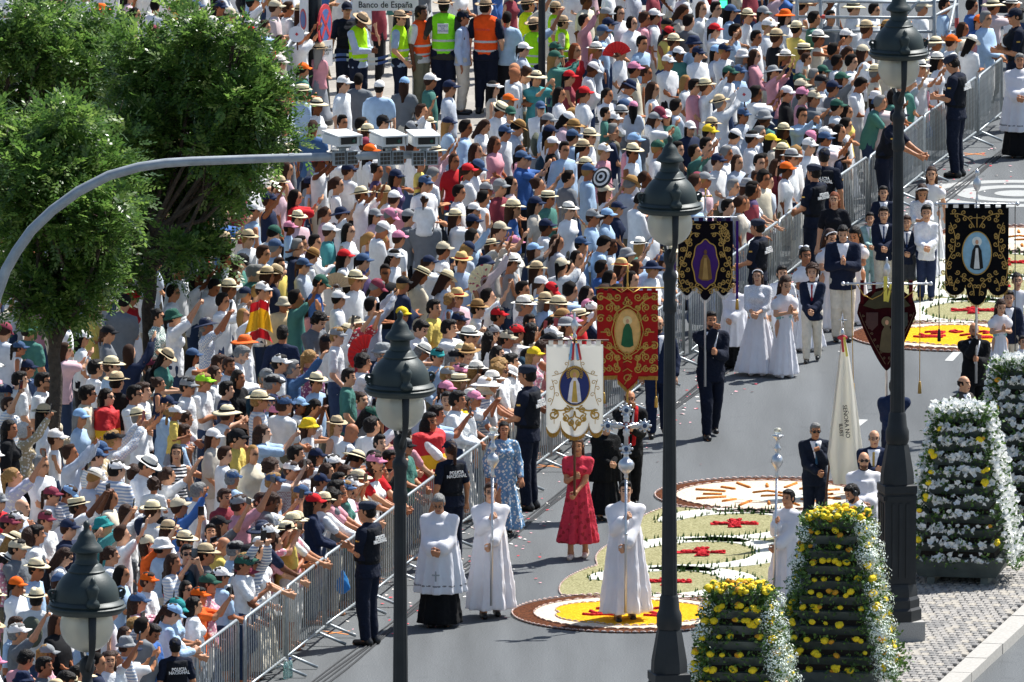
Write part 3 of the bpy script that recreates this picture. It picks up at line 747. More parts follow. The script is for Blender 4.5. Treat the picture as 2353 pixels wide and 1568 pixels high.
def disc(b, c, r, z, n=72, fn=None):
    V = []; 
    for i in range(n):
        a = 2 * math.pi * i / n; rr = fn(a) if fn else r; V.append((c[0] + rr * math.cos(a), c[1] + rr * math.sin(a)))
    b.add([(x, y, 0.0) for x, y in V] + [(x, y, z) for x, y in V], [tuple(range(n, 2 * n))] + [(i, (i + 1) % n, n + (i + 1) % n, n + i) for i in range(n)])
def rope(parent, pts, name='petal_edging', closed=True, r=.013):
    b = MB(); P = []
    for i in range(len(pts) - (0 if closed else 1)):
        A, B = np.array(pts[i]), np.array(pts[(i + 1) % len(pts)]); L = np.linalg.norm(B - A); k = max(1, int(L / .085))
        for j in range(k): P.append((A + (B - A) * j / k, A + (B - A) * (j + .82) / k))
    for A, B in P: b.tube([A + (0, 0, .01), (A + B) / 2 + (0, 0, .016), B + (0, 0, .01)], [r * .6, r, r * .6], 5)
    return b.build(name, 'pink_rope', parent, True)
def circ(c, r, n=48, z=.01): return [(c[0] + r * math.cos(2 * math.pi * i / n), c[1] + r * math.sin(2 * math.pi * i / n), z) for i in range(n)]
def roundel(c, kind, label):
    e = empty('flower_carpet', tuple(c), 0, label, 'flower carpet', 'flower carpets on the street'); z0 = np.zeros(3)
    b = MB(); disc(b, z0, 1.52, .012); b.build('bark_ring', 'bark', e)
    b = MB(); disc(b, z0, 1.24, .017); b.build('cream_field', 'cream_petals', e)
    rope(e, circ(z0, 1.53)); rope(e, circ(z0, 1.25, z=.012), 'inner_edging', r=.009)
    if kind == 'yellow':
        fn = lambda a: .86 * (1 + .13 * abs(math.sin(3 * a)) ** .6) + .05
        b = MB(); disc(b, z0, 0, .022, 96, fn); b.build('yellow_field', 'yellow_petals', e)
        st = MB()
        G1 = [[(-.52, .05), (-.46, -.12), (-.30, -.16), (-.16, -.1)], [(-.44, .22), (-.3, .3), (-.16, .26), (-.2, .14), (-.36, .1)], [(-.62, -.2), (-.5, -.26), (-.34, -.22), (-.2, -.27)],
              [(.06, -.1), (.22, .05), (.34, -.2), (.5, -.24)], [(.16, -.28), (.34, -.33), (.52, -.3)], [(.3, .22), (.42, .32), (.5, .2), (.4, .1)], [(-.08, .3), (0, .42), (.1, .3), (0, .2), (-.08, .3)]]
        for pl in G1: st.tube([(x, y, .026) for x, y in pl], .028, 6)
        st.build('red_lettering', 'red_petals', e, True)
        rope(e, [(fn(a) * math.cos(a), fn(a) * math.sin(a), .016) for a in [i * math.pi / 30 for i in range(60)]], 'seed_edging', r=.009)
    else:
        b = MB(); disc(b, z0, .56, .022); b.build('white_sun', 'white_petals', e); st = MB()
        for i in range(16):
            a = math.pi * i / 8; st.tube([(math.cos(a) * .62, math.sin(a) * .62, .024), (math.cos(a) * (1.05 if i % 2 else .88), math.sin(a) * (1.05 if i % 2 else .88), .024)], .022, 5)
        for pl in ([(-.2, .1), (0, .25), (.2, .05)], [(-.1, -.2), (.15, -.15), (.3, -.3)]): st.tube([(x, y, .028) for x, y in pl], .025, 5)
        st.build('sun_rays', 'orange_petals', e, True)
    return e
C1, C2, C3, C4 = G(1450, 1411), G(1765, 1140), G(2197, 774), G(2345, 552)
roundel(C1, 'yellow', 'round flower carpet with yellow field under the acolyte with the silver cross')
roundel(C2, 'sun', 'round cream flower carpet with orange sun rays behind the right acolyte')
roundel(C3, 'yellow', 'round flower carpet with yellow field beside the black oval banner')
roundel(C4, 'sun', 'round cream flower carpet at the right edge beyond the black banner')
def ribbon(b, pts, w, z, k=1):
    P = [np.array(p[:2]) for p in pts]; n = len(P); V = []
    for i in range(n):
        t = P[min(i + 1, n - 1)] - P[max(i - 1, 0)]; t = t / (np.linalg.norm(t) + 1e-9); nn = np.array((-t[1], t[0])); ww = w * (math.sin(math.pi * (i + .5) / n) ** .5 if k else 1)
        V += [(*(P[i] - nn * ww), 0), (*(P[i] - nn * ww), z), (*(P[i] + nn * ww), z), (*(P[i] + nn * ww), 0)]
    F = []
    for i in range(n - 1): a = 4 * i; F += [(a + 1, a + 2, a + 6, a + 5), (a, a + 1, a + 5, a + 4), (a + 2, a + 3, a + 7, a + 6)]
    b.add(V, F); return V
def arc_field(P0, P1, label, reps, sgn):
    """the olive field between two roundels with white crescents and red crosses"""
    d = (P1 - P0); L = np.linalg.norm(d); d = d / L; nrm = np.array((d[1], -d[0], 0)); M = lambda a, o: P0 + d * a + nrm * o
    e = empty('flower_carpet', tuple(P0 + d * L / 2), 0, label, 'flower carpet', 'flower carpets on the street'); cc = P0 + d * L / 2
    LL = lambda p, z=0.: (p[0] - cc[0], p[1] - cc[1], z)
    hw = lambda a: 1.12 + .22 * abs(math.sin(math.pi * (a - 1.2) / (L - 2.4) * reps)) ** .7
    aa = [1.25 + (L - 2.5) * i / 40 for i in range(41)]
    out = [M(a, hw(a)) for a in aa] + [M(a, -hw(a)) for a in aa[::-1]]; pts = [LL(p) for p in out]; n = len(pts)
    b = MB(); b.add([(x, y, .009) for x, y, z in pts], [tuple(range(n - 1, -1, -1))]); b.build('olive_field', 'olive_grain', e)
    rope(e, [(x, y, .0) for x, y, z in pts])
    wb, tf, rx = MB(), MB(), MB()
    for q in range(reps):
        a0 = 1.3 + (L - 2.6) * (q + .5) / reps; R1 = (L - 2.6) / reps * .46
        for sd_ in (1, -1):
            pl = [M(a0 + R1 * math.cos(t) * (1.0), sd_ * (.95 * math.sin(t)) * 1.0) for t in [(-.15 + 1.2 * i / 22) * math.pi * (1 if sd_ > 0 else 1) for i in range(23)]]
            if sd_ == -sgn: pl = pl[:13]
            V = ribbon(wb, [LL(p) for p in pl], .24, .016)
            for i in range(0, len(V), 4):
                for vv in (V[i], V[i + 3]):
                    for rep in range(2):
                        x, y = vv[0] + rnd.uniform(-.05, .05), vv[1] + rnd.uniform(-.1, .1); h = rnd.uniform(.05, .09)
                        tf.add([(x - .022, y, 0), (x + .011, y + .02, 0), (x + .011, y - .02, 0), (x, y, h)], [(0, 2, 3), (2, 1, 3), (1, 0, 3)])
        c0 = LL(M(a0, 0))
        for i in range(4):
            t = math.pi / 2 * i; dx, dy = math.cos(t), math.sin(t)
            rx.add([(c0[0] - dy * .04, c0[1] + dx * .04, .02), (c0[0] + dy * .04, c0[1] - dx * .04, .02), (c0[0] + dx * .32 + dy * .10, c0[1] + dy * .32 - dx * .10, .02), (c0[0] + dx * .32 - dy * .10, c0[1] + dy * .32 + dx * .10, .02)], [(0, 1, 2, 3)])
            for k in range(14):
                r_ = rnd.uniform(.03, .30); w_ = rnd.uniform(-.1, .1) * (.3 + r_ * 1.8); x, y = c0[0] + dx * r_ - dy * w_, c0[1] + dy * r_ + dx * w_
                rx.ball((x, y, .03), (.035, .03, .018), 6, 4)
    wb.build('white_crescents', 'white_petals', e); o = tf.build('grass_edging', 'tuft', e); o['kind'] = 'stuff'; rx.build('red_crosses', 'red_petals', e)
arc_field(C1, C2, 'olive flower carpet with white crescents and three red crosses in the road', 3, 1)
arc_field(C3, C4, 'olive flower carpet with white crescents beside the right planters', 3, -1)
# petals and scraps strewn along the barrier
mat('scrap', rough=.9, attr='col')
def scatter_petals():
    V = []; Q = []; Cc = []
    for i in range(900):
        t = rnd.random(); u, v = 800 + t * 1400 + rnd.gauss(0, 40), 1440 - t * 1090 + rnd.gauss(0, 28); p = G(u, v) + RN * abs(rnd.gauss(.2, .5)); s_ = rnd.uniform(.015, .035); a = rnd.random() * 6.3
        b0 = len(V)
        for k in range(4): V.append((p[0] + s_ * math.cos(a + k * 1.57), p[1] + s_ * math.sin(a + k * 1.57), .006 + rnd.uniform(0, .014)))
        Q.append((b0, b0 + 1, b0 + 2, b0 + 3)); c = lin(rnd.choice(('d64a5c', 'e9a6ae', 'd8c9c2', 'f0ece6', 'c9333f'))); Cc += [(*c, 1)] * 4
    me = mesh_np('petals', V, Q, 'scrap', smooth=False); at_ = me.color_attributes.new('col', 'FLOAT_COLOR', 'POINT'); at_.data.foreach_set('color', np.array(Cc, np.float32).ravel())
    o = new('petals', me); tag(o, 'pink and white petals strewn on tarmac along the steel barriers', 'petals', kind='stuff')
scatter_petals()

# ---------------------------------------------------------------- crowd barriers
BA, BB = G(740, 1480), G(2270, 310); BDIR = (BB - BA) / np.linalg.norm(BB - BA); BN = np.array((BDIR[1], -BDIR[0], 0))
def barrier_meshes():
    f = MB(); L, H = 2.38, 1.08; r = .021
    pts = [(0, 0, .16), (0, 0, H - .1), (0, .03, H - .03), (0, .1, H), (0, L - .1, H), (0, L - .03, H - .03), (0, L, H - .1), (0, L, .16)]
    f.tube(pts, r, 8); f.tube([(0, 0, .2), (0, L, .2)], r * .8, 8)
    bar = MB(); bar.tube([(0, 0, .2), (0, 0, H)], .0085, 6, caps=False)
    ft = MB(); ft.tube([(-.05, 0, .17), (.02, 0, .15), (.34, 0, .025)], .02, 6); ft.tube([(.02, 0, .15), (-.28, 0, .025)], .02, 6)
    return f.mesh('frame', 'galvanised', True), bar.mesh('bar', 'galvanised', True), ft.mesh('foot', 'galvanised', True), L
def barriers():
    F, Bm, Ft, L = barrier_meshes(); n = 24; step = 2.44; start = -7.08; ang = -math.atan2(BDIR[0], BDIR[1])
    names = ['nearest the bottom edge', 'second from the bottom edge']
    for i in range(n):
        p = BA + BDIR * (start + i * step) + BN * rnd.uniform(-.04, .04)
        u, v = PX(p)
        ordw = ['first', 'second', 'third', 'fourth', 'fifth', 'sixth', 'seventh', 'eighth', 'ninth', 'tenth', 'eleventh', 'twelfth', 'thirteenth', 'fourteenth', 'fifteenth', 'sixteenth', 'seventeenth', 'eighteenth', 'nineteenth', 'twentieth', 'twenty-first', 'twenty-second', 'twenty-third', 'twenty-fourth'][i]
        e = empty('crowd_barrier', tuple(p), ang + rnd.uniform(-.015, .015), '%s galvanised steel crowd barrier counted from the bottom of the row' % ordw, 'barrier', 'steel barriers between crowd and road')
        new('frame', F, e); k = 17
        for j in range(k): new('bar', Bm, e, loc=(0, L * (j + 1) / (k + 1), 0))
        for y in (.3, L - .3): new('foot', Ft, e, loc=(0, y, 0))
barriers()
cb = MB(); mat('rubber', lin('26282a'), .7)
for k, (o, w) in enumerate(((.52, .02), (.58, .03), (.63, .012), (.68, .04))):
    pts = [tuple(BA + BDIR * a + BN * (o + w * math.sin(a * .7 + k)) + np.array((0, 0, .012))) for a in np.arange(-6, 58, .8)]
    c = MB(); c.tube(pts, .009 + .003 * (k % 2), 5); c.build('cable', 'rubber')
    tag(bpy.data.objects[sorted([o.name for o in bpy.data.objects if o.name.startswith('cable')])[-1]], ['dark power cable nearest the barriers running along the road', 'second dark power cable out from the barriers', 'third dark power cable out from the barriers', 'dark power cable farthest from the barriers along the road'][k], 'cable', 'cables beside the barriers')
# ---------------------------------------------------------------- street lamps
mat('globe', lin('f4f2e6'), .28, trans=.80, spec=.4, noise=(6, .93, 1.03))
def lamp_meshes():
    D = {}
    b = MB(); b.box((0, 0, .165), (.60, .60, .33)); D['plinth'] = b.mesh('plinth', 'granite')
    b = MB()
    def sq(prof):
        n = 8; b.lathe([(r * 1.06, z) for r, z in prof], n, rot=.5)
    sq([(.30, .33), (.30, .47), (.275, .5), (.275, .6), (.25, .64), (.25, .72), (.225, .8)])
    b.lathe([(.285, .80), (.285, 1.95), (.30, 1.97), (.30, 2.06), (.27, 2.07)], 4, rot=.5)
    sq([(.205, 2.07), (.20, 2.2), (.15, 2.5), (.135, 2.57)])
    for k in range(4):
        for q in (-.09, 0, .09):
            a = k * math.pi / 2; M = Matrix.Rotation(a, 3, 'Z'); p = M @ Vector((q, .207, 1.36)); b.box(p, (.045, .016, .95), M)
        M = Matrix.Rotation(k * math.pi / 2, 3, 'Z'); b.box(M @ Vector((0, .208, 1.9)), (.36, .02, .06), M)
    D['base'] = b.mesh('base', 'iron_black', 25)
    b = MB()
    pr = [(.13, 2.57), (.15, 2.62), (.15, 2.74), (.125, 2.80), (.11, 2.95), (.098, 2.98)]; b.lathe(pr, 16)
    n = 24; V = []; F = []; zs = [2.98, 4.0, 5.2, 6.3]
    for i, z in enumerate(zs):
        for k in range(n): r = (.094 - .03 * (z - 2.98) / 3.3) * (1 if k % 2 else .93); V.append((r * math.cos(2 * math.pi * k / n), r * math.sin(2 * math.pi * k / n), z))
    for i in range(len(zs) - 1):
        for k in range(n): F.append((i * n + k, i * n + (k + 1) % n, (i + 1) * n + (k + 1) % n, (i + 1) * n + k))
    b.add(V, F)
    b.lathe([(.062, 6.3), (.082, 6.33), (.082, 6.42), (.07, 6.46), (.07, 6.66), (.085, 6.70), (.085, 6.76), (.055, 6.80), (.05, 6.86), (.075, 6.92), (.075, 7.0), (.045, 7.04), (.01, 7.06)], 16)
    D['post'] = b.mesh('post', 'iron_black', 40)
    # yoke: two arms round the globe
    b = MB()
    for sg in (-1, 1):
        b.tube([(0, 0, 6.88), (sg * .1, sg * .0, 6.98), (sg * .2, 0, 7.05), (sg * .27, 0, 7.12), (sg * .295, 0, 7.25), (sg * .30, 0, 7.55)], [.035, .032, .03, .032, .036, .042], 8)
    D['yoke'] = b.mesh('yoke', 'iron_black', True)
    b = MB(); z0 = 7.53
    b.lathe([(.26, -.03), (.34, -.045), (.375, -.01), (.385, .0), (.385, .02), (.36, .035), (.37, .05), (.35, .07), (.318, .085), (.315, .13), (.305, .19), (.28, .245), (.245, .295), (.21, .33), (.18, .355), (.185, .37), (.165, .385), (.15, .42), (.118, .44), (.118, .455), (.105, .47), (.105, .53), (.118, .545), (.16, .56), (.16, .575), (.135, .615), (.10, .65), (.085, .70), (.06, .74), (.03, .765), (.026, .79), (.034, .81), (.03, .835), (.008, .86)], 32, (0, 0, z0))
    D['hood'] = b.mesh('hood', 'iron', 50)
    b = MB(); b.ball((0, 0, z0 - .175), .262, 32, 20); q_ = MB(); q_.ball((0, 0, z0 - .175), .256, 32, 20); b.add(q_.V, [f_[::-1] for f_ in q_.F]); D['globe'] = b.mesh('globe', 'globe', True)
    b = MB(); b.lathe([(.055, -.02), (.075, .0), (.06, .04), (.04, .06), (.05, .1), (.065, .16), (.05, .19), (.03, .21), (.035, .23), (.02, .26), (.005, .28)], 12); D['urn'] = b.mesh('urn_finial', 'iron', True)
    b = MB(); sp = [(.33 + .02 * 0, 0, .05)]
    pl = []
    for i in range(26):
        a = i / 25 * 3.3 * math.pi; r = .055 * (1 - i / 30); pl.append((.335 + r * math.cos(a + 2.6), 0, .15 + r * math.sin(a + 2.6)))
    b.tube([(.25, 0, .06), (.31, 0, .05), (.36, 0, .09)] + pl, .016, 6); b.ball((.30, 0, .07), .03, 8, 6); D['scroll'] = b.mesh('scroll', 'iron', True)
    b = MB(); b.lathe([(.03, -.04), (.05, -.08), (.055, -.22), (.035, -.30), (.005, -.32)], 14, (0, 0, z0)); D['bulb'] = b.mesh('bulb', 'white_paint', True)
    return D
LM = lamp_meshes()
def street_lamp(base, label, tilt):
    e = empty('street_lamp', tuple(base), tilt, label, 'street lamp', 'old iron street lamps along the median')
    for k in ('plinth', 'base', 'post', 'yoke'): new(k, LM[k], e)
    h = new('hood', LM['hood'], e); new('globe', LM['globe'], e); new('bulb', LM['bulb'], e)
    for a in (0, math.pi): new('urn_finial', LM['urn'], h, loc=(.33 * math.cos(a), .33 * math.sin(a), 7.60))
    for a in (math.pi / 2, -math.pi / 2): new('scroll', LM['scroll'], h, loc=(0, 0, 7.53), rot=(0, 0, a))
    return e
for i, (u, v, lb) in enumerate(((2060, 1489, 'iron street lamp on granite plinth beside the white flower planter'), (1540, 1953, 'iron street lamp whose black post passes before the red banner'),
                                (920, 2517, 'iron street lamp with globe standing before the priest in surplice'), (190, 3178, 'iron street lamp whose globe shows in the bottom left corner'))):
    p = G(u, v); p = L4 - np.array((3.03, 14.25, 0)) * i * (1.0); p[2] = .04; p[0] += .09 * (i == 3)
    street_lamp(p, lb, math.radians(-78))
# ---------------------------------------------------------------- gantry arm with traffic cameras
GY = 178.0 - 200
def gantry():
    e = empty('camera_gantry', tuple(at(-30, 1790, GY) * (1, 1, 0)), 0, 'curved galvanised arm carrying three white traffic cameras over the crowd', 'gantry'); o = np.array(e.location)
    path = [(-26, 1560), (-26, 1000), (-22, 740), (-8, 680), (14, 620), (38, 578), (72, 530), (120, 484), (180, 440), (250, 404), (320, 384), (380, 375), (440, 371), (575, 366), (700, 362), (850, 358), (998, 355)]
    pts = [at(u, v, GY) - o for u, v in path]; pts[0] = np.array((0, 0, 0.)); r = [.068] * 4 + [.066, .065, .064, .063, .062, .060, .058, .056, .055, .053, .051, .049, .048]
    b = MB(); b.tube(pts, r, 14); b.build('arm', 'galv_grey', e, True)
    b = MB(); q = at(670, 363, GY) - o; b.tube([q - (.03, 0, 0), q + (.03, 0, 0)], .058, 12); b.build('sleeve_joint', 'galv_grey', e)
    return e
gantry()
mat('cam_white', lin('dedfdc'), .45, noise=(6, .92, 1.03)); mat('led', lin('3a352f'), .3, noise=(90, .5, 1.6)); mat('green_lens', lin('0c4a3a'), .1, spec=.7)
for i, (u, rz, lb) in enumerate(((787, .45, 'white traffic camera with peeling top at the left of the gantry arm'), (893, .38, 'white traffic camera in the middle of the gantry arm'), (973, .22, 'white traffic camera at the tip of the gantry arm'))):
    p = at(u, 358, GY); e = empty('traffic_camera', tuple(p), rz, lb, 'camera', 'traffic cameras on the gantry')
    b = MB(); b.box((0, .02, .20), (.29, .40, .13)); b.build('housing', 'cam_white', e)
    b = MB(); b.add([(-.165, -.23, .255), (.165, -.23, .255), (.165, .25, .275), (-.165, .25, .275), (-.165, -.23, .272), (.165, -.23, .272), (.165, .25, .292), (-.165, .25, .292)], [(3, 2, 1, 0), (4, 5, 6, 7), (0, 1, 5, 4), (1, 2, 6, 5), (2, 3, 7, 6), (3, 0, 4, 7)])
    b.box((-.16, 0, .20), (.012, .44, .11)); b.box((.16, 0, .20), (.012, .44, .11)); b.build('sunshield', 'cam_white', e)
    b = MB(); b.box((0, -.185, .205), (.21, .012, .085)); b.build('window', 'glass_dark', e)
    b = MB(); b.lathe([(.022, 0), (.022, .012)], 12); b.build('lens', 'green_lens', e, loc=(.06, -.19, .2), rot=(math.pi / 2, 0, 0))
    b = MB(); b.box((0, 0, .09), (.06, .08, .12)); b.tube([(-.09, -.03, .11), (.09, -.03, .11)], .02, 6); b.build('bracket', 'galv_grey', e)
    for sx in (-.085, .085):
        b = MB(); b.box((sx, -.075, -.02), (.15, .06, .17)); hh = b.build('lamp_housing', 'galv_grey', e)
        b = MB()
        for r_ in range(3):
            for q in range(3): b.box((sx - .045 + .045 * q, -.108, -.07 + .05 * r_), (.036, .01, .04))
        b.build('led_array', 'led', hh)
# ---------------------------------------------------------------- sign post and other posts in the crowd
def signpost():
    p = G(722, 287); e = empty('sign_post', tuple(p), 0, 'black iron post with round no-stopping sign at the top left of the crowd', 'sign post')
    b = MB(); b.lathe([(.30, 0), (.30, .1), (.27, .14), (.25, .5), (.22, .8), (.19, .9), (.20, .95), (.16, 1.0), (.155, 1.25), (.17, 1.3), (.17, 1.5), (.13, 1.56), (.12, 3.4), (.12, 4.2)], 12); b.build('post', 'iron_black', e, 40)
    mat('sign_red', lin('c0353f'), .5); mat('sign_blue', lin('3f5f9a'), .5)
    zc = (287 - 57) / scl(287) / CP
    Mx = Matrix.Translation((.17, -.10, zc)) @ Matrix.Rotation(R(72), 4, 'Z')
    b = MB(); b.tube([(0, -.012, 0), (0, .012, 0)], .34, 40); d = b.build('round_sign', 'sign_red', e, mtx=Mx)
    b = MB(); b.tube([(0, -.02, 0), (0, -.013, 0)], .26, 36); b.build('blue_field', 'sign_blue', d)
    b = MB()
    for a in (45, 135): b.box((0, -.022, 0), (.52, .006, .07), Matrix.Rotation(R(a), 3, 'Y'))
    b.build('red_cross', 'sign_red', d)
    Mx = Matrix.Translation((-.16, -.05, (287 - 70) / scl(287) / CP)) @ Matrix.Rotation(R(-72), 4, 'Z')
    b = MB(); b.box((0, 0, 0), (.42, .02, 1.08)); d = b.build('rectangular_sign', 'white_paint', e, mtx=Mx)
    b = MB(); b.tube([(0, -.016, .18), (0, -.011, .18)], .17, 28); b.build('roundel', 'sign_red', d); b = MB(); b.tube([(0, -.02, .18), (0, -.015, .18)], .13, 28); b.build('roundel_field', 'sign_blue', d)
    Mx = Matrix.Translation((.20, -.16, (287 - 121) / scl(287) / CP)) @ Matrix.Rotation(R(52), 4, 'Z')
    b = MB(); b.box((0, 0, 0), (.30, .012, .42)); d = b.build('notice', 'white_paint', e, mtx=Mx)
    text('lettering', 'ZONA DE\nSEGURIDAD\nC.G.E.', .052, Matrix.Translation((0, -.009, .05)) @ Matrix.Rotation(math.pi / 2, 4, 'X'), d, 'black_text')
signpost()
p = G(886, 236); e = empty('station_sign', tuple(p), 0, 'white sign reading Banco de España above the hi-vis stewards', 'sign')
zc = (236 - 12) / scl(236) / CP
b = MB(); b.box((0, 0, zc), (1.07, .05, .19)); d = b.build('board', 'white_paint', e)
text('lettering', 'Banco de España', .145, Matrix.Translation((0, -.028, zc)) @ Matrix.Rotation(math.pi / 2, 4, 'X'), d, 'black_text', sx=.90, bold=.002)
for sx in (-.45, .45):
    b = MB(); b.tube([(sx, .06, 0), (sx, .06, zc + .05)], .018, 8); b.build('post', 'galv_grey', e)
p = G(1245, 285); e = empty('slim_post', tuple(p), 0, 'slim dark grey post rising through the crowd beside the stewards', 'post'); b = MB(); b.lathe([(.1, 0), (.1, .3), (.058, .34), (.055, 4.5)], 12); b.build('shaft', 'iron_black', e, 40)
b = MB(); b.lathe([(.12, 0), (.13, .03), (.13, .06), (.06, .09)], 12); b.build('base_flange', 'iron_black', e, 40)
p = G(1666, 205); e = empty('traffic_signal', tuple(p), 0, 'black signal post with lit green lamp at top of crowd', 'traffic signal'); b = MB(); b.lathe([(.11, 0), (.11, 1.0), (.09, 1.05), (.085, 1.2)], 12); b.build('post', 'iron_black', e, 40)
b = MB(); b.box((0, 0, 1.8), (.2, .16, 1.3)); h = b.build('signal_head', 'iron_black', e); mat('green_light', (.02, .5, .2), .4, emis=((.05, .9, .35), 1.5))
b = MB(); b.box((-.03, -.09, (205 - 9) / scl(205) / CP), (.12, .02, .12)); b.build('green_lamp', 'green_light', h)
# ---------------------------------------------------------------- scaffold at the top right
def scaffold():
    vb = 262; p = G(2040, vb); e = empty('scaffold', tuple(p), 0, 'grey tube scaffold standing in the crowd at the top right', 'scaffold'); Y = p[1]
    o = np.array(p); q = lambda X, Y_, dy=0.: at(*T(4, X, Y_), Y + dy) - o
    def tb(name, pts, r=.024): b = MB(); b.tube(pts, r, 8); return b.build(name, 'galv_grey', e, True)
    for X, dy in ((327, 0), (492, 0), (612, 1.6), (748, 1.6), (1283, 0), (1440, 1.6)):
        a = q(X, 250, dy); tb('upright', [(a[0], a[1], 0.0), (a[0], a[1], 2.7)], .03)
    for Y_, dy in ((10, 0), (118, 0), (214, 0), (345, 0), (5, 1.6), (215, 1.6)):
        a, b_ = q(320 if dy == 0 else 600, Y_, dy), q(1290 if dy == 0 else 1450, Y_ + 8, dy); tb('ledger', [a, b_])
    for X0, Y0, X1, Y1, d0, d1 in ((1384, 220, 1432, 0, 0, 1.6), (1090, 100, 1180, 0, 0, 0), (1285, 112, 1445, 30, 0, 1.6), (495, 200, 612, 10, 0, 1.6)): tb('brace', [q(X0, Y0, d0), q(X1, Y1, d1)])
    mat('tape_red', lin('c9483c'), .6)
    for X, Y_ in ((500, 118), (1440, 160)):
        a = q(X, Y_, 0 if X < 1000 else 1.6); b = MB(); b.tube([a - (.05, 0, 0), a + (.05, 0, 0)] if X < 1000 else [a - (0, 0, .08), a + (0, 0, .08)], .034, 8); b.build('red_tape', 'tape_red', e)
scaffold()
# ---------------------------------------------------------------- railing by the sign post
e = empty('railing', tuple(G(640, 305)), 0, 'grey steel railing left of the no-stopping sign post', 'railing'); o = np.array(e.location); A, B = G(640, 305) - o, G(700, 200) - o
b = MB(); b.tube([A, A + (0, 0, 1.15), B + (0, 0, 1.15), B], .03, 8); b.tube([A + (0, 0, .2), B + (0, 0, .2)], .02, 6); b.build('frame', 'galv_grey', e, True)
for i in range(22):
    q = A + (B - A) * (i + 1) / 23; b = MB(); b.tube([q + (0, 0, .2), q + (0, 0, 1.14)], .012, 6); b.build('baluster', 'galv_grey', e)
# blue and white cordon tape behind the stewards
mat('cordon', lin('d8dbe6'), .5, pattern=p_stripe(0, 3, lin('4a62a8'), .5)); b = MB()
for z0, vv in ((.92, 268), (.84, 268)):
    V = []; 
    for i in range(40):
        u = 745 + i * 12; p_ = G(u, vv - i * .6); z = z0 + .05 * math.sin(i * .5); V += [(p_[0], p_[1], z), (p_[0], p_[1], z + .045)]
    b.add(V, [(2 * i, 2 * i + 2, 2 * i + 3, 2 * i + 1) for i in range(39)])
tag(b.build('cordon_tape', 'cordon'), 'blue and white cordon tape strung behind the hi-vis stewards', 'tape')
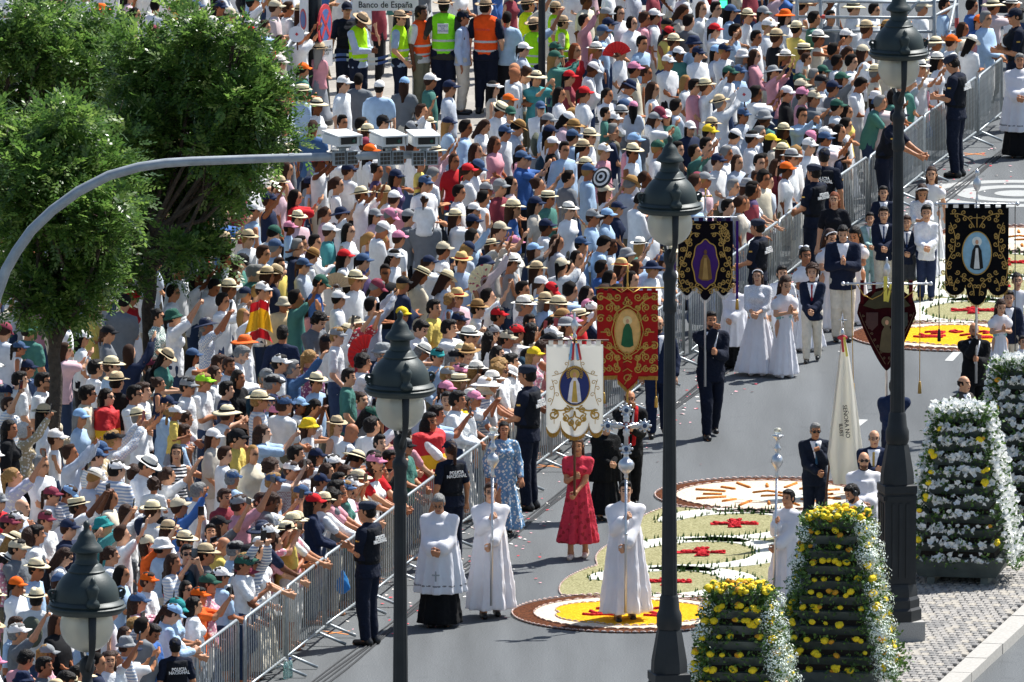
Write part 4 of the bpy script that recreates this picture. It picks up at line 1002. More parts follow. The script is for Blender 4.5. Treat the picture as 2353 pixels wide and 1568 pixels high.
# ---------------------------------------------------------------- trees
def leafpat(n, l, tc, src, mixc, ramp):
    a = n.new('ShaderNodeAttribute'); a.attribute_name = 'rnd'
    return ramp(a.outputs['Fac'], [(0, lin('344f28')), (.4, lin('557834')), (.75, lin('7f9c4a')), (1, lin('aebf7a'))])
mat('leaf', (1, 1, 1), .34, pattern=leafpat, transl=.55, spec=.55); mat('bark_trunk', lin('4b4238'), .95, noise=(14, .6, 1.25), bump=(30, .03, .9))
def tree(base, clumps, label, seed, trunk_top, dens):
    rs = np.random.RandomState(seed); rr = random.Random(seed)
    e = empty('street_tree', tuple(base), 0, label, 'tree', 'leafy street trees at the left'); o = np.array(base); top = np.array(trunk_top) - o
    b = MB(); m = 9; pts = [np.array((0, 0, -.05)) + top * (i / m) + np.array((rr.gauss(0, .02), rr.gauss(0, .02), 0)) for i in range(m + 1)]
    b.tube(pts, [.125 - .05 * i / m for i in range(m + 1)], 10)
    tips = []
    for (c, r) in clumps:
        c = np.array(c) - o; s0 = pts[rr.choice((-1, -1, -2, -3))]; mid = s0 * .5 + c * .5 + np.array((rr.gauss(0, .12), rr.gauss(0, .12), -.15))
        b.tube([s0, s0 * .75 + mid * .25 + (0, 0, .05), mid, c], [.05, .042, .03, .014], 6); tips.append(c)
        for k in range(5):
            d = np.array([rr.gauss(0, 1), rr.gauss(0, 1), rr.gauss(.2, .8)]); d /= np.linalg.norm(d); b.tube([mid * .5 + c * .5, c + d * r * .5, c + d * r * 1.05], [.016, .011, .004], 4)
    b.build('trunk', 'bark_trunk', e, True)
    P = []; D = []; sub = []
    for (c, r) in clumps:
        for k in range(5):
            d = np.array([rr.gauss(0, 1), rr.gauss(0, 1), rr.gauss(0, .9)]); d /= np.linalg.norm(d); sub.append((np.array(c) + d * r * rr.uniform(.45, .95), r * rr.uniform(.38, .62)))
    for (c, r) in sub:
        c = np.array(c) - o; n = int(dens * r * r * rr.uniform(.35, .85))
        d = rs.normal(size=(n, 3)); d /= np.linalg.norm(d, axis=1)[:, None]; rad = r * rs.uniform(.2, 1, n) ** .6 * np.where(rs.rand(n) < .24, rs.uniform(1.15, 2.0, n), 1.0)
        P.append(c + d * rad[:, None] * (1, 1, .85)); D.append(d * .8 + rs.normal(size=(n, 3)) * .55 + (0, 0, .15))
    P = np.concatenate(P); D = np.concatenate(D); D /= np.linalg.norm(D, axis=1)[:, None]; n = len(P)
    up = rs.normal(size=(n, 3)) * .35 + (0, 0, 1); S = np.cross(D, up); S /= np.linalg.norm(S, axis=1)[:, None]; U = np.cross(S, D)
    L = rs.uniform(.16, .30, n); V = []; rn = []; tone = np.clip(rs.normal(.42, .2, n), 0, 1)
    for k in range(9):
        t = (k // 2 + 1) / 5; sd_ = 0 if k == 8 else (1 if k % 2 else -1)
        q = P + D * (L * t)[:, None] - U * (L * .25 * t * t)[:, None]; dr = (S * sd_ * .8 + D * .55) if sd_ else D.copy(); dr -= U * .12
        dr += rs.normal(size=(n, 3)) * .12
        ll = .082 * rs.uniform(.8, 1.25, n) * (1 - .25 * abs(t - .5)); w = ll * .27; side = np.cross(dr, U); side /= np.linalg.norm(side, axis=1)[:, None]
        quad = np.stack([q, q + dr * (ll * .5)[:, None] + side * w[:, None], q + dr * ll[:, None], q + dr * (ll * .5)[:, None] - side * w[:, None]], 1)
        V.append(quad.reshape(-1, 3)); rn.append(np.repeat(np.clip(tone + rs.normal(0, .08, n), 0, 1), 4))
    V = np.concatenate(V); rn = np.concatenate(rn); Q = np.arange(len(V)).reshape(-1, 4)
    me = mesh_np('crown', V, Q, 'leaf', smooth=False); a = me.attributes.new('rnd', 'FLOAT', 'POINT'); a.data.foreach_set('value', rn.astype(np.float32))
    new('crown', me, e); return e
def clump(lst, base, jit, seed):
    rr = random.Random(seed); return [(at(u, v, base[1] + rr.uniform(-jit, jit)), r) for u, v, r in lst]
tA = G(128, 1190); tB = G(347, 905); tC = G(40, 700)
tree(tA, clump([(60, 690, .42), (140, 640, .5), (230, 620, .42), (40, 600, .5), (180, 560, .5), (110, 500, .55), (250, 520, .45), (20, 480, .55), (190, 450, .55), (90, 400, .6), (290, 440, .45), (10, 380, .5), (200, 360, .55), (120, 310, .55), (30, 290, .55)], tA, .8, 3), 'leafy street tree with the thin trunk nearest the left edge', 11, at(122, 700, tA[1]), 1900)
tree(tB, clump([(330, 560, .42), (420, 520, .5), (480, 470, .5), (370, 460, .5), (300, 400, .6), (430, 390, .6), (500, 380, .5), (350, 330, .65), (460, 310, .6), (560, 330, .5), (400, 240, .65), (500, 230, .6), (580, 230, .5), (610, 170, .38), (430, 160, .55), (520, 150, .5), (560, 90, .32), (460, 80, .38), (260, 300, .6), (300, 220, .55), (340, 140, .45), (600, 290, .42), (430, 30, .25), (550, 420, .3), (490, 560, .3), (300, 610, .32), (400, 590, .36), (450, 570, .3)], tB, .9, 5), 'leafy street tree standing behind the man in grey tee shirt', 12, at(342, 540, tB[1]), 1800)
tree(tC, clump([(60, 200, .65), (150, 230, .6), (20, 120, .6), (110, 110, .6), (200, 150, .55), (230, 230, .55), (170, 60, .5), (60, 40, .55), (250, 90, .35), (10, 300, .6), (140, 320, .6), (240, 320, .5)], tC, .9, 8), 'leafy street tree in the top left corner behind the others', 13, at(40, 380, tC[1]), 1600)
# ---------------------------------------------------------------- flower towers
mat('tray', lin('59625f'), .5, .25, noise=(6, .75, 1.2)); mat('soil', lin('2a211a'), .95); mat('tower_leaf', (1, 1, 1), .55, pattern=lambda n, l, tc, src, mixc, ramp: leafpat(n, l, tc, src, mixc, ramp), transl=.2)
mat('marigold_yellow', lin('f2d21c'), .8, noise=(90, .78, 1.1)); mat('marigold_orange', lin('d99a1e'), .8, noise=(90, .7, 1.1)); mat('petunia', lin('f4f5f2'), .7, transl=.25); mat('alyssum', lin('dde6dc'), .85)
def marigold(r, seed, m):
    rr = random.Random(seed); b = MB(); b.ball((0, 0, 0), (r, r, r * .72), 12, 8); b.V = [tuple(c * (1 + rr.uniform(-.12, .12)) for c in v) for v in b.V]; return b.mesh('marigold', m, False)
MG = [marigold(.05, i, 'marigold_yellow') for i in range(4)] + [marigold(.042, 9, 'marigold_orange')]
def petunia_m(seed):
    rr = random.Random(seed); b = MB(); n = 10; V = [(0, 0, -.035)]; 
    for k in range(n):
        a = 2 * math.pi * k / n; V.append((.012 * math.cos(a), .012 * math.sin(a), -.008))
    for k in range(n):
        a = 2 * math.pi * k / n; r = .043 * (1 + .13 * math.cos(5 * a)); V.append((r * math.cos(a), r * math.sin(a), .008 + rr.uniform(-.008, .01)))
    F = [(0, 1 + (k + 1) % n, 1 + k) for k in range(n)] + [(1 + k, 1 + (k + 1) % n, 1 + n + (k + 1) % n, 1 + n + k) for k in range(n)]
    b.add(V, F); return b
PTB = [petunia_m(i) for i in range(4)]; PT = [b_.mesh('petunia', 'petunia', True) for b_ in PTB]
def tower(base, kind, label, seed, tiers=10, top_w=.27, bot_w=.62, h=2.2, z0=.12):
    rr = random.Random(seed); rs = np.random.RandomState(seed)
    e = empty('flower_tower', tuple(np.array(base) + (0, 0, z0)), -ROAD + .04, label, 'planter', 'flower towers on the median')
    for sx in (-.35, .35):
        b = MB(); b.box((sx, 0, .05), (.1, .9, .1)); b.build('skid', 'tray', e)
    b = MB(); b.frust((0, 0, .10), .50, .48, .66, .62, .26); b.build('base_tray', 'tray', e)
    LP, LN, fl = [], [], []; zb = .36; hs = (h - zb) / tiers
    core = MB(); core.frust((0, 0, .3), bot_w - .12, bot_w - .14, top_w - .1, top_w - .1, h - .35); core.build('soil_core', 'soil', e)
    nfl = 0
    for i in range(tiers + 1):
        t = i / tiers; w = bot_w + (top_w - bot_w) * t; z = zb + i * hs
        if i > 0:
            b = MB(); hh = hs * .62; b.frust((0, 0, z - hh), w * .80, w * .78, w, w * .98, hh)
            b.build('tray', 'tray', e)
        ztop = z
        for sidei in range(4):
            a = sidei * math.pi / 2; dn = np.array((math.cos(a), math.sin(a))); dt = np.array((-dn[1], dn[0]))      # 0:+x right, 3:-y front
            front = sidei == 3; back = sidei in (1,)
            N = 46 if i < tiers else 60
            for k in range(N):
                q = rr.uniform(-1, 1); dense = (.95 if sidei in (0, 2) else (.34 + .6 * (abs(q) > .7))) if kind == 'yellow' else (.7 if sidei in (0, 2) else .4)
                if rr.random() > dense and i < tiers: continue
                out = w * (1.0 if i else 1.1) - rr.uniform(-.05, .1) + (.06 if sidei in (0, 2) else 0)
                pos = (dn[0] * out + dt[0] * q * w, dn[1] * out + dt[1] * q * w, ztop + rr.uniform(-.05, .07) - (rr.uniform(0, .1) if sidei in (0, 2) else 0))
                LP.append(pos); LN.append((dn[0], dn[1], .5))
            # flowers
            if kind == 'yellow':
                nf = (9 if sidei == 0 else 6 if sidei == 2 else (rr.randint(4, 9)) if front else 1) if i < tiers else 9
                for k in range(nf):
                    q = rr.uniform(-1, 1) if not front else rr.uniform(-.95, .8); out = w + rr.uniform(-.03, .05) + (.05 if sidei in (0, 2) else 0)
                    fl.append((dn[0] * out + dt[0] * q * w, dn[1] * out + dt[1] * q * w, ztop + rr.uniform(.01, .08), 'm', dn))
                if i == tiers:
                    for k in range(9): fl.append((rr.uniform(-w, w), rr.uniform(-w, w), ztop + rr.uniform(.05, .11), 'm', dn))
            else:
                nf = (64 if sidei == 0 else 44 if sidei == 2 else rr.randint(26, 46) if front else 4) if i < tiers else 40
                for k in range(nf):
                    q = rr.uniform(-1, 1) if not front else rr.gauss(-.05, .5); out = w + rr.uniform(-.02, .07) + (.07 if sidei in (0, 2) else 0); q = max(-1, min(1, q))
                    fl.append((dn[0] * out + dt[0] * q * w, dn[1] * out + dt[1] * q * w, ztop + (rr.uniform(-.03, .07) if front else rr.uniform(-.08, .09)), 'p', dn))
                if front and i < tiers:
                    for k in range(rr.randint(1, 3)): fl.append((rr.choice((-.95, -.85, .8, .92)) * w, -w - .04, ztop + rr.uniform(.0, .08), 'm', dn))
                if i == tiers:
                    for k in range(45): fl.append((rr.uniform(-w, w), rr.uniform(-w, w), ztop + rr.uniform(.04, .12), 'p', dn))
    # leaves
    n = len(LP) * 7; P = np.repeat(np.array(LP), 7, 0) + rs.normal(0, .035, (n, 3)); D = np.repeat(np.array(LN), 7, 0) + rs.normal(0, .8, (n, 3)); D /= np.linalg.norm(D, axis=1)[:, None]
    S = np.cross(D, rs.normal(size=(n, 3))); S /= np.linalg.norm(S, axis=1)[:, None]; l = rs.uniform(.035, .07, n)[:, None]; w_ = l * .3
    V = np.stack([P, P + D * l * .5 + S * w_, P + D * l, P + D * l * .5 - S * w_], 1).reshape(-1, 3)
    me = mesh_np('foliage', V, np.arange(len(V)).reshape(-1, 4), 'tower_leaf', smooth=False); a_ = me.attributes.new('rnd', 'FLOAT', 'POINT'); a_.data.foreach_set('value', np.repeat(np.clip(rs.normal(.3, .18, n), 0, 1), 4).astype(np.float32))
    o = new('foliage', me, e); o['kind'] = 'stuff'
    cnt = {'m': 0, 'p': 0}; extra = MB()
    fl.sort(key=lambda q: (q[1] > .25, q[4][1] > .5))
    for x, y, z, k, dn in fl:
        rot = (rr.uniform(-.6, .6) + (-dn[1] * .9 if k == 'p' else 0), rr.uniform(-.6, .6) + (dn[0] * .9 if k == 'p' else 0), rr.uniform(0, 6))
        cnt[k] += 1
        sc_ = rr.uniform(.6, 1.15) if k == 'm' else rr.uniform(.6, 1.15)
        if cnt[k] > 300:
            M_ = np.array(Euler(rot).to_matrix()) * sc_; pm_ = PTB[rr.randrange(4)]; extra.add([M_ @ np.array(v_) + (x, y, z) for v_ in pm_.V], pm_.F); continue
        new('marigold' if k == 'm' else 'petunia', rr.choice(MG) if k == 'm' else rr.choice(PT), e, loc=(x, y, z), rot=rot, scale=sc_)
    if extra.V: o = extra.build('petunia_blooms', 'petunia', e, True); o['kind'] = 'stuff'
    if kind == 'yellow':       # drifts of tiny white alyssum down the sides
        Vv = []; Qq = []
        cl = []
        for i in range(tiers):
            t = i / tiers; w = bot_w + (top_w - bot_w) * t; z = zb + i * hs
            for q in ((w + .09, -w * .55), (w + .06, -w * .9), (w + .1, .1)): 
                if rr.random() < .9: cl.append((q[0], q[1], z + rr.uniform(-.07, .1), rr.uniform(.1, .17)))
            if rr.random() < .8: cl.append((-w - .07, -w * .8, z + rr.uniform(-.05, .08), .12))
            if rr.random() < .45: cl.append((-w - .05, -w * .3, z, .1))
        for cx, cy, cz, r in cl:
            m = 230; d = rs.normal(size=(m, 3)); d /= np.linalg.norm(d, axis=1)[:, None]; p = np.array((cx, cy, cz)) + d * r * rs.uniform(.75, 1.1, m)[:, None]
            for k in range(m):
                s_ = rs.uniform(.008, .015); S_ = np.cross(d[k], (0.3, .2, 1)); S_ /= np.linalg.norm(S_); T_ = np.cross(S_, d[k]); b0 = len(Vv)
                Vv += [p[k] + S_ * s_, p[k] + T_ * s_, p[k] - S_ * s_, p[k] - T_ * s_]; Qq.append((b0, b0 + 1, b0 + 2, b0 + 3))
        o = new('alyssum', mesh_np('alyssum', np.array(Vv), Qq, 'alyssum', smooth=False), e); o['kind'] = 'stuff'
    # lifting eye on top
    b = MB(); b.tube([(.05 * math.cos(a), 0, h + .05 + .05 * math.sin(a)) for a in [i * math.pi / 5 for i in range(10)]], .012, 6, True); b.build('lifting_eye', 'galv_grey', e, True)
    return e
def onl(along, off=0.): return line_pt(along, off)
def along_of(u, v): return float((G(u, v) - L4).dot(RD))
tower(onl(along_of(1720, 1798), -.05), 'yellow', 'yellow marigold flower tower at the bottom edge, the lower of two', 21)
tower(onl(along_of(1925, 1615), .02), 'yellow', 'tall yellow marigold flower tower in front of the lamp plinth', 22)
tower(onl(along_of(2215, 1352), -.02), 'white', 'white petunia flower tower standing on the setts beside the lamp', 23)
tower(onl(along_of(2345, 1236), .02), 'white', 'white petunia flower tower cut by the right edge of the view', 24)
# ---------------------------------------------------------------- the procession
C_ = 'cloth'; V_ = 'vestment'
WH = lin('f3f4f8'); NV = lin('1a2236'); BK = lin('131416'); DN = lin('12161f'); CR = lin('d8cfbd'); GY_ = lin('4a4c50')
SKL, SKM, SKD = lin('cd9a78'), lin('b8805c'), lin('945f3f')
def hero(u, vf, vh, yaw, pose, **k):
    p = G(u, vf); ht = (vf - vh) / scl(vf) / .985; return person(tuple(p), R(yaw), ht / 1.77, pose, **k)
def suit(col=NV, tie=BK, tr=None): return [('trousers', tr or col, C_, 'trousers'), ('jacket', col, C_, 'jacket'), ('shirtfront', WH, C_, 'shirt'), ('tie', tie, C_, 'tie')]
def handxy(o, f, which=(0, 1)):
    q = []
    for i in which:
        d = f.wr[i] - f.el[i]; d /= np.linalg.norm(d); q.append(f.wr[i] + d * .085)
    return onbody(o, np.mean(q, 0))
SH = lin('0c0c0d')
priest, pf = hero(1010, 1440, 1126, -8, 'bow', skin=SKM, hair=('short', 'g'), wear=[('cassock', BK, C_, 'cassock'), ('surplice', WH, V_, 'surplice'), ('trim', lin('8f9092'), 'lace', 'lace_trim'), ('collar', BK, C_, 'collar')], extra=[('glasses', BK, 'plastic')], shoes=SH, label='grey-haired priest in white surplice over black cassock, hands clasped')
ac1, af1 = hero(1127, 1418, 1104, 6, 'staff', skin=SKL, hair=('short', 'b'), wear=[('robe', WH, V_, 'alb')], extra=[('glasses', BK, 'plastic')], shoes=SH, label='acolyte in white alb with glasses carrying candlestick beside the priest')
ac2, af2 = hero(1437, 1427, 1100, 4, 'staff', skin=SKL, hair=('short', 'd'), wear=[('robe', WH, V_, 'alb')], shoes=SH, label='acolyte in white alb carrying the silver cross over the yellow carpet')
ac3, af3 = hero(1812, 1412, 1120, -35, 'staff', skin=SKM, hair=('short', 'k'), wear=[('robe', WH, V_, 'alb')], shoes=SH, label='acolyte in white alb carrying candlestick behind the yellow flower tower')
pink, pkf = hero(1328, 1283, 1000, -6, 'bannerlo', sex='f', skin=SKM, hair=('long', 'b'), wear=[('longdress', lin('c8374a'), 'cloth_dark_floral', 'dress')], shoes=lin('d8c4b4'), label='woman in long red printed dress holding the white banner')
redm, rdf = hero(1447, 1170, 893, 5, 'banner', skin=SKM, hair=('balding', 'd'), wear=suit(BK, lin('b01c20')) + [('sash', lin('b51d22'), C_, 'sash')], extra=[('glasses', BK, 'plastic'), ('beard', lin('33231a'), 'hair')], shoes=SH, label='bearded man in black suit and red sash holding the red banner')
blued, _ = hero(1158, 1232, 965, 8, 'walk', sex='f', skin=SKM, hair=('long', 'd'), wear=[('maxi', lin('6f95b8'), 'cloth_floral', 'skirt'), ('long', lin('6f95b8'), 'cloth_floral', 'blouse')], shoes=SH, label='woman in long pale blue patterned dress behind the left acolyte')
lace, _ = hero(1392, 1195, 965, 20, 'clasp', sex='f', skin=SKL, hair=('bun', 'd'), wear=[('maxi', BK, C_, 'skirt'), ('long', BK, 'lace', 'blouse'), ('cape', BK, 'lace', 'shawl')], shoes=SH, label='woman in black lace shawl half hidden behind the white banner')
purp, puf = hero(1633, 1006, 711, 12, 'banner', skin=SKM, hair=('short', 'd'), wear=suit(lin('151b2b'), DN), extra=[('beard', lin('33231a'), 'hair')], shoes=SH, label='bearded man in dark suit walking with the black and purple banner')
hidm, _ = hero(1512, 1003, 722, 0, 'walk', skin=SKL, hair=('balding', 'b'), wear=suit(lin('1c2740'), lin('2c3a60')), extra=[('beard', lin('33231a'), 'hair'), ('glasses', BK, 'plastic')], shoes=SH, label='man in dark suit mostly hidden by a lamp post beside the red banner')
acb, _ = hero(1688, 846, 640, -20, 'walkclasp', skin=SKL, hair=('short', 'd'), wear=[('cassock', BK, C_, 'cassock'), ('surplice', WH, V_, 'surplice')], shoes=SH, label='acolyte in white surplice behind the black and purple banner')
# children in communion clothes
def girl(u, vf, vh, yaw, pose, lab, gown='gownslim', top='puff', hair=('long', 'b'), sash=None, tiara=False, bow=False, skin=SKL):
    w = [(gown, WH, V_, 'skirt'), (top, WH, 'lace' if top == 'lacetop' else V_, 'bodice')] + ([('belt2', sash, C_, 'sash')] if sash else [])
    return hero(u, vf, vh, yaw, pose, sex='f', child=(vf - vh) / scl(vf) < 1.47, skin=skin, hair=hair, wear=w, extra=([('tiara', WH, 'plastic')] if tiara else []) + ([('bow', WH, 'cloth')] if bow else []), shoes=WH, label=lab)
def boy(u, vf, vh, yaw, pose, lab, col=NV, tr=CR, tie=None, short=False, hair=('short', 'b'), skin=SKL):
    w = [('shorts' if short else 'trousers', tr, C_, 'shorts' if short else 'trousers'), ('jacket', col, C_, 'jacket'), ('shirtfront', WH, C_, 'shirt')] + ([('tie', tie, C_, 'tie')] if tie else [])
    return hero(u, vf, vh, yaw, pose, child=(vf - vh) / scl(vf) < 1.47, skin=skin, hair=hair, wear=w, shoes=SH, label=lab)
TQ = lin('8fc4c4')
girl(1741, 862, 614, -10, 'clasp', 'girl in full white tulle communion dress with lace sleeves', 'gown', 'lacetop', tiara=True)
girl(1801, 867, 637, 25, 'pray', 'girl in white communion dress with turquoise sash, hands in prayer', sash=TQ)
boy(1866, 832, 612, -5, 'walkclasp', 'curly-haired boy in navy blazer, cream trousers and red tie', tie=lin('9a1f2c'), hair=('curly', 'b'))
girl(1849, 805, 573, 20, 'clasp', 'girl in white dress with big white bow on black hair', 'gown', hair=('bun', 'k'), bow=True, skin=SKD)
boy(1796, 830, 615, 10, 'walk', 'child in white military-style jacket between two communion girls', WH, WH, hair=('short', 'k'))
girl(1902, 760, 530, 35, 'pray', 'girl in white dress praying behind the navy blazer boy', hair=('long', 'b'), tiara=True)
boy(1936, 785, 512, 0, 'pray', 'tall boy in navy blazer with hands in prayer among the girls', tie=None, hair=('short', 'd'))
girl(1968, 745, 522, -25, 'look', 'girl in white dress looking down beside the praying boy', hair=('long', 'd'), skin=SKM)
boy(1998, 665, 492, 5, 'clasp', 'boy in pale green suit behind the praying boy', lin('9fc0bd'), lin('9fc0bd'), tie=lin('b9c9a8'), hair=('short', 'd'))
boy(2030, 690, 480, 0, 'clasp', 'boy in navy blazer and blue tie just left of the lamp post', tie=lin('31456f'), hair=('short', 'd'))
boy(2029, 620, 432, 5, 'stand', 'boy in navy suit farther back beside the lamp post', tie=lin('a9b3c9'), tr=NV, hair=('short', 'd'))
boy(2083, 690, 500, 0, 'clasp', 'boy in navy blazer and grey shorts right of the lamp post', tie=lin('31456f'), tr=lin('3c3f45'), short=True)
boy(2128, 692, 476, 0, 'clasp', 'boy in white military communion jacket and navy trousers', WH, lin('27324f'), hair=('short', 'd'))
girl(2117, 640, 425, 5, 'look', 'girl with white lace sleeves behind the military jacket boy', 'gown', 'lacetop', tiara=True, skin=SKM)
girl(2140, 600, 388, -5, 'stand', 'taller girl in white dress farthest back near the barrier', hair=('long', 'b'))
hero(1917, 690, 438, -10, 'stand', sex='f', skin=SKL, hair=('long', 'r'), wear=[('trousers', DN, C_, 'trousers'), ('tee', lin('191b22'), C_, 'tee_shirt')], shoes=SH, label='auburn-haired woman in black tee shirt walking behind the communion children')
girl(2297, 888, 690, 15, 'pray', 'girl in white dress with turquoise sash behind the black banner', sash=TQ, hair=('long', 'b'))
girl(2336, 840, 632, 10, 'walk', 'girl in white dress with dark bun at the right edge', hair=('bun', 'd'))
girl(2349, 935, 775, 20, 'stand', 'child with dark hair cut by the right edge above the planter', hair=('short', 'd'))
boy(2318, 880, 672, 0, 'walk', 'child in navy jacket between the girls at the right edge', hair=('short', 'd'))
blk, bkf = hero(2237, 1000, 738, 8, 'banner', skin=SKM, hair=None, wear=suit(BK, lin('e8e8e8')), extra=[('beard', lin('33231a'), 'hair')], shoes=SH, label='bald bearded man in black suit holding the black banner')
hero(2212, 1125, 860, 55, 'stand', skin=SKL, hair=('balding', 'd'), wear=suit(lin('4b4541'), lin('1d2540')), shoes=SH, label='bald man in grey suit behind the white flower tower')
mar, mrf = hero(2054, 1132, 868, 170, 'banner', skin=SKL, hair=('short', 'd'), wear=[('trousers', NV, C_, 'trousers'), ('jacket', lin('1c2a48'), C_, 'jacket'), ('collar', lin('1d4a3a'), 'cloth_check', 'scarf')], shoes=SH, label='man in navy suit seen from behind holding the maroon banner')
flg, flf = hero(1872, 1232, 967, 10, 'staffL', skin=SKM, hair=('short', 'g'), wear=suit(lin('1d2433'), lin('3f6a86')), extra=[('sunglasses', BK, 'glass_dark')], shoes=SH, label='grey-haired man in sunglasses and navy suit carrying the white flag')
hero(2008, 1265, 984, -5, 'folded', skin=SKL, hair=('balding', 'g'), wear=suit(lin('1d2740'), lin('b79a52')), extra=[('glasses', BK, 'plastic')], shoes=SH, label='balding man in glasses and navy suit left of the lamp post')
hero(1984, 1322, 1034, 3, 'clasp', skin=SKL, hair=None, wear=[('cassock', BK, C_, 'cassock'), ('surplice', WH, V_, 'surplice'), ('trim', lin('8f9092'), 'lace', 'lace_trim'), ('collar', BK, C_, 'collar')], extra=[('sunglasses', BK, 'glass_dark'), ('beard', lin('6b4a35'), 'hair')], shoes=SH, label='bald priest in sunglasses and white surplice beside the lamp')
hero(1967, 1400, 1104, -60, 'look', skin=SKM, hair=('short', 'd'), wear=[('trousers', DN, C_, 'trousers'), ('long', WH, C_, 'shirt')], extra=[('headset', BK, 'plastic'), ('beard', lin('33231a'), 'hair')], shoes=SH, label='man with black headset and white shirt behind the yellow flower tower')
hero(2342, 362, 120, 0, 'clasp', skin=SKM, hair=('short', 'g'), wear=[('cassock', BK, C_, 'cassock'), ('surplice', WH, V_, 'surplice'), ('trim', lin('8f9092'), 'lace', 'lace_trim'), ('collar', BK, C_, 'collar')], shoes=SH, label='priest in white surplice at the far right edge of the street')
b = MB(); b.box((0, -.335, .70), (.018, .008, .13)); b.box((0, -.335, .715), (.10, .008, .018)); b.build('embroidered_cross', 'galv_grey', priest)
# ---------------------------------------------------------------- police
PN = lin('161d2e')
def police(u, vf, vh, yaw, pose, lab, hat='beret', sex='m', letter=True, hair=('short', 'd')):
    o, f = hero(u, vf, vh, yaw, pose, sex=sex, skin=SKM, hair=hair, wear=[('trousers', PN, C_, 'trousers'), ('tee', PN, C_, 'polo_shirt'), ('tacvest', lin('15181f'), C_, 'vest'), ('belt', BK, C_, 'belt')], hat=(hat, lin('2b3140') if hat == 'beret' else PN), shoes=SH, label=lab, group='police officers along the barrier')
    ve = [c for c in o.children if c.name.startswith('vest')][0]; w = .158 * .70 + .055
    if letter:
        text('lettering', 'POLICIA\nNACIONAL', .060, Matrix.Translation((0, w, 1.29)) @ Matrix.Rotation(math.pi, 4, 'Z') @ Matrix.Rotation(math.pi / 2, 4, 'X'), ve, 'white_paint', sx=1.0, bold=.0012, space=.8, extrude=.006)
    b = MB(); sx = 1
    for i in (0, 1):
        p = f.sh[i] * .6 + f.el[i] * .4; sg = -1 if i == 0 else 1
        b = MB(); b.box((p[0] + sg * .068, p[1], p[2] + .01), (.008, .05, .022)); b.build('flag_patch', 'gold', o)
    return o
police(846, 1482, 1147, -118, 'folded', 'police officer in navy uniform and beret standing before the front lamp')
police(1214, 1172, 834, -112, 'clasp', 'police officer in beret standing left of the white banner')
police(1036, 1302, 1008, -150, 'stand', 'police officer with brown ponytail beside the blue dress woman', 'cap', 'f', hair=('ponytail', 'b'))
police(404, 1745, 1462, -160, 'relax', 'police officer in cap at the bottom edge left of centre', 'cap')
police(1742, 775, 500, -112, 'clasp', 'police officer beside the black and purple banner facing the crowd')
police(1871, 655, 374, -125, 'clasp', 'police officer in beret behind the auburn-haired woman')
police(1893, 612, 338, 168, 'stand', 'police officer with back lettering near the lamp post', 'cap')
police(2197, 407, 122, -110, 'look', 'police officer standing alone at the far barrier in beret')
police(2032, 520, 240, 70, 'lean', 'police officer in cap leaning behind the right lamp post', 'cap', letter=False)
police(2334, 300, 16, -80, 'folded', 'police officer in black cap at the top right corner', 'cap', 'f', False, ('bun', 'd'))
police(797, 250, 2, 10, 'stand', 'police officer in black cap beside the station sign', 'cap', 'f', False, ('bun', 'd'))
# ---------------------------------------------------------------- stewards in hi-vis
HG, HO, HY = lin('b6f01e'), lin('ff5a1e'), lin('d8f01c'); RB = lin('c9ccc8'); STW = lin('c2a683')
def steward(u, vf, vh, yaw, pose, lab, vest, top, tr=NV, sex='m', letters=None, hat=True, orange2=None):
    w = [('trousers', tr, C_, 'trousers'), ('tee' if top != 'shirt' else 'long', lin('b9c7dc') if top == 'shirt' else top, C_, 'shirt'), ('vest', vest, C_, 'hi_vis_vest'), ('band1', RB, C_, 'reflective_band'), ('band2', RB, C_, 'reflective_band')]
    o, f = hero(u, vf, vh, yaw, pose, sex=sex, wear=w, hair=('short', 'd'), hat=('fedora', STW, BK) if hat else None, shoes=SH, label=lab, group='stewards in hi-vis vests')
    if letters:
        ve = [c for c in o.children if c.name.startswith('hi_vis')][0]; w_ = .158 * .7 + .05
        if letters[1]:
            b = MB(); b.box((0, w_ - .004, 1.295), (.16, .012, .15)); b.build('patch', 'cam_white', ve)
        text('lettering', letters[0], .042, Matrix.Translation((0, w_ + .004, 1.295)) @ Matrix.Rotation(math.pi, 4, 'Z') @ Matrix.Rotation(math.pi / 2, 4, 'X'), ve, 'sign_blue' if letters[1] else 'sign_red', space=.85)
    return o
steward(823, 268, 26, 55, 'look', 'steward in yellow-green vest and straw hat reading a phone', HG, 'shirt')
steward(918, 266, 24, 75, 'relax', 'steward in yellow-green vest and straw hat, hand at hip', HG, lin('9fb4cc'))
steward(966, 262, 10, 60, 'stand', 'steward in orange-red vest between two yellow vests', HO, lin('d8d8d4'), lin('7d7a63'), hat=False)
steward(1020, 262, -8, 175, 'hips', 'steward in bright green vest seen from behind', lin('8ff02a'), lin('3a3a36'), letters=('METRO\nDE\nMADRID', True))
steward(1116, 262, -4, 165, 'relax', 'steward in orange vest over navy overalls', HO, PN, PN, letters=('SEGURIDAD', False))
steward(1213, 245, -8, 110, 'wave', 'steward in yellow vest with straw hat left of the slim post', HY, lin('c9c2b4'))
steward(1228, 275, 40, 130, 'wave', 'steward in lime vest right below the other yellow vest', lin('a8f020'), lin('a9bdd4'))
steward(1292, 250, 36, 90, 'stand', 'steward with straw hat right of the slim post', HG, lin('c9c2b4'))
steward(1275, 215, 4, 90, 'stand', 'steward with straw hat at the top edge behind the slim post', HG, lin('c9c2b4'))
hero(1062, 263, 22, 80, 'stand', wear=[('trousers', lin('d6cfc0'), C_, 'trousers'), ('long', lin('b7c8e2'), C_, 'shirt')], hair=('short', 'd'), hat=('cap', PN), shoes=SH, label='man in pale blue shirt and cream trousers among the stewards')

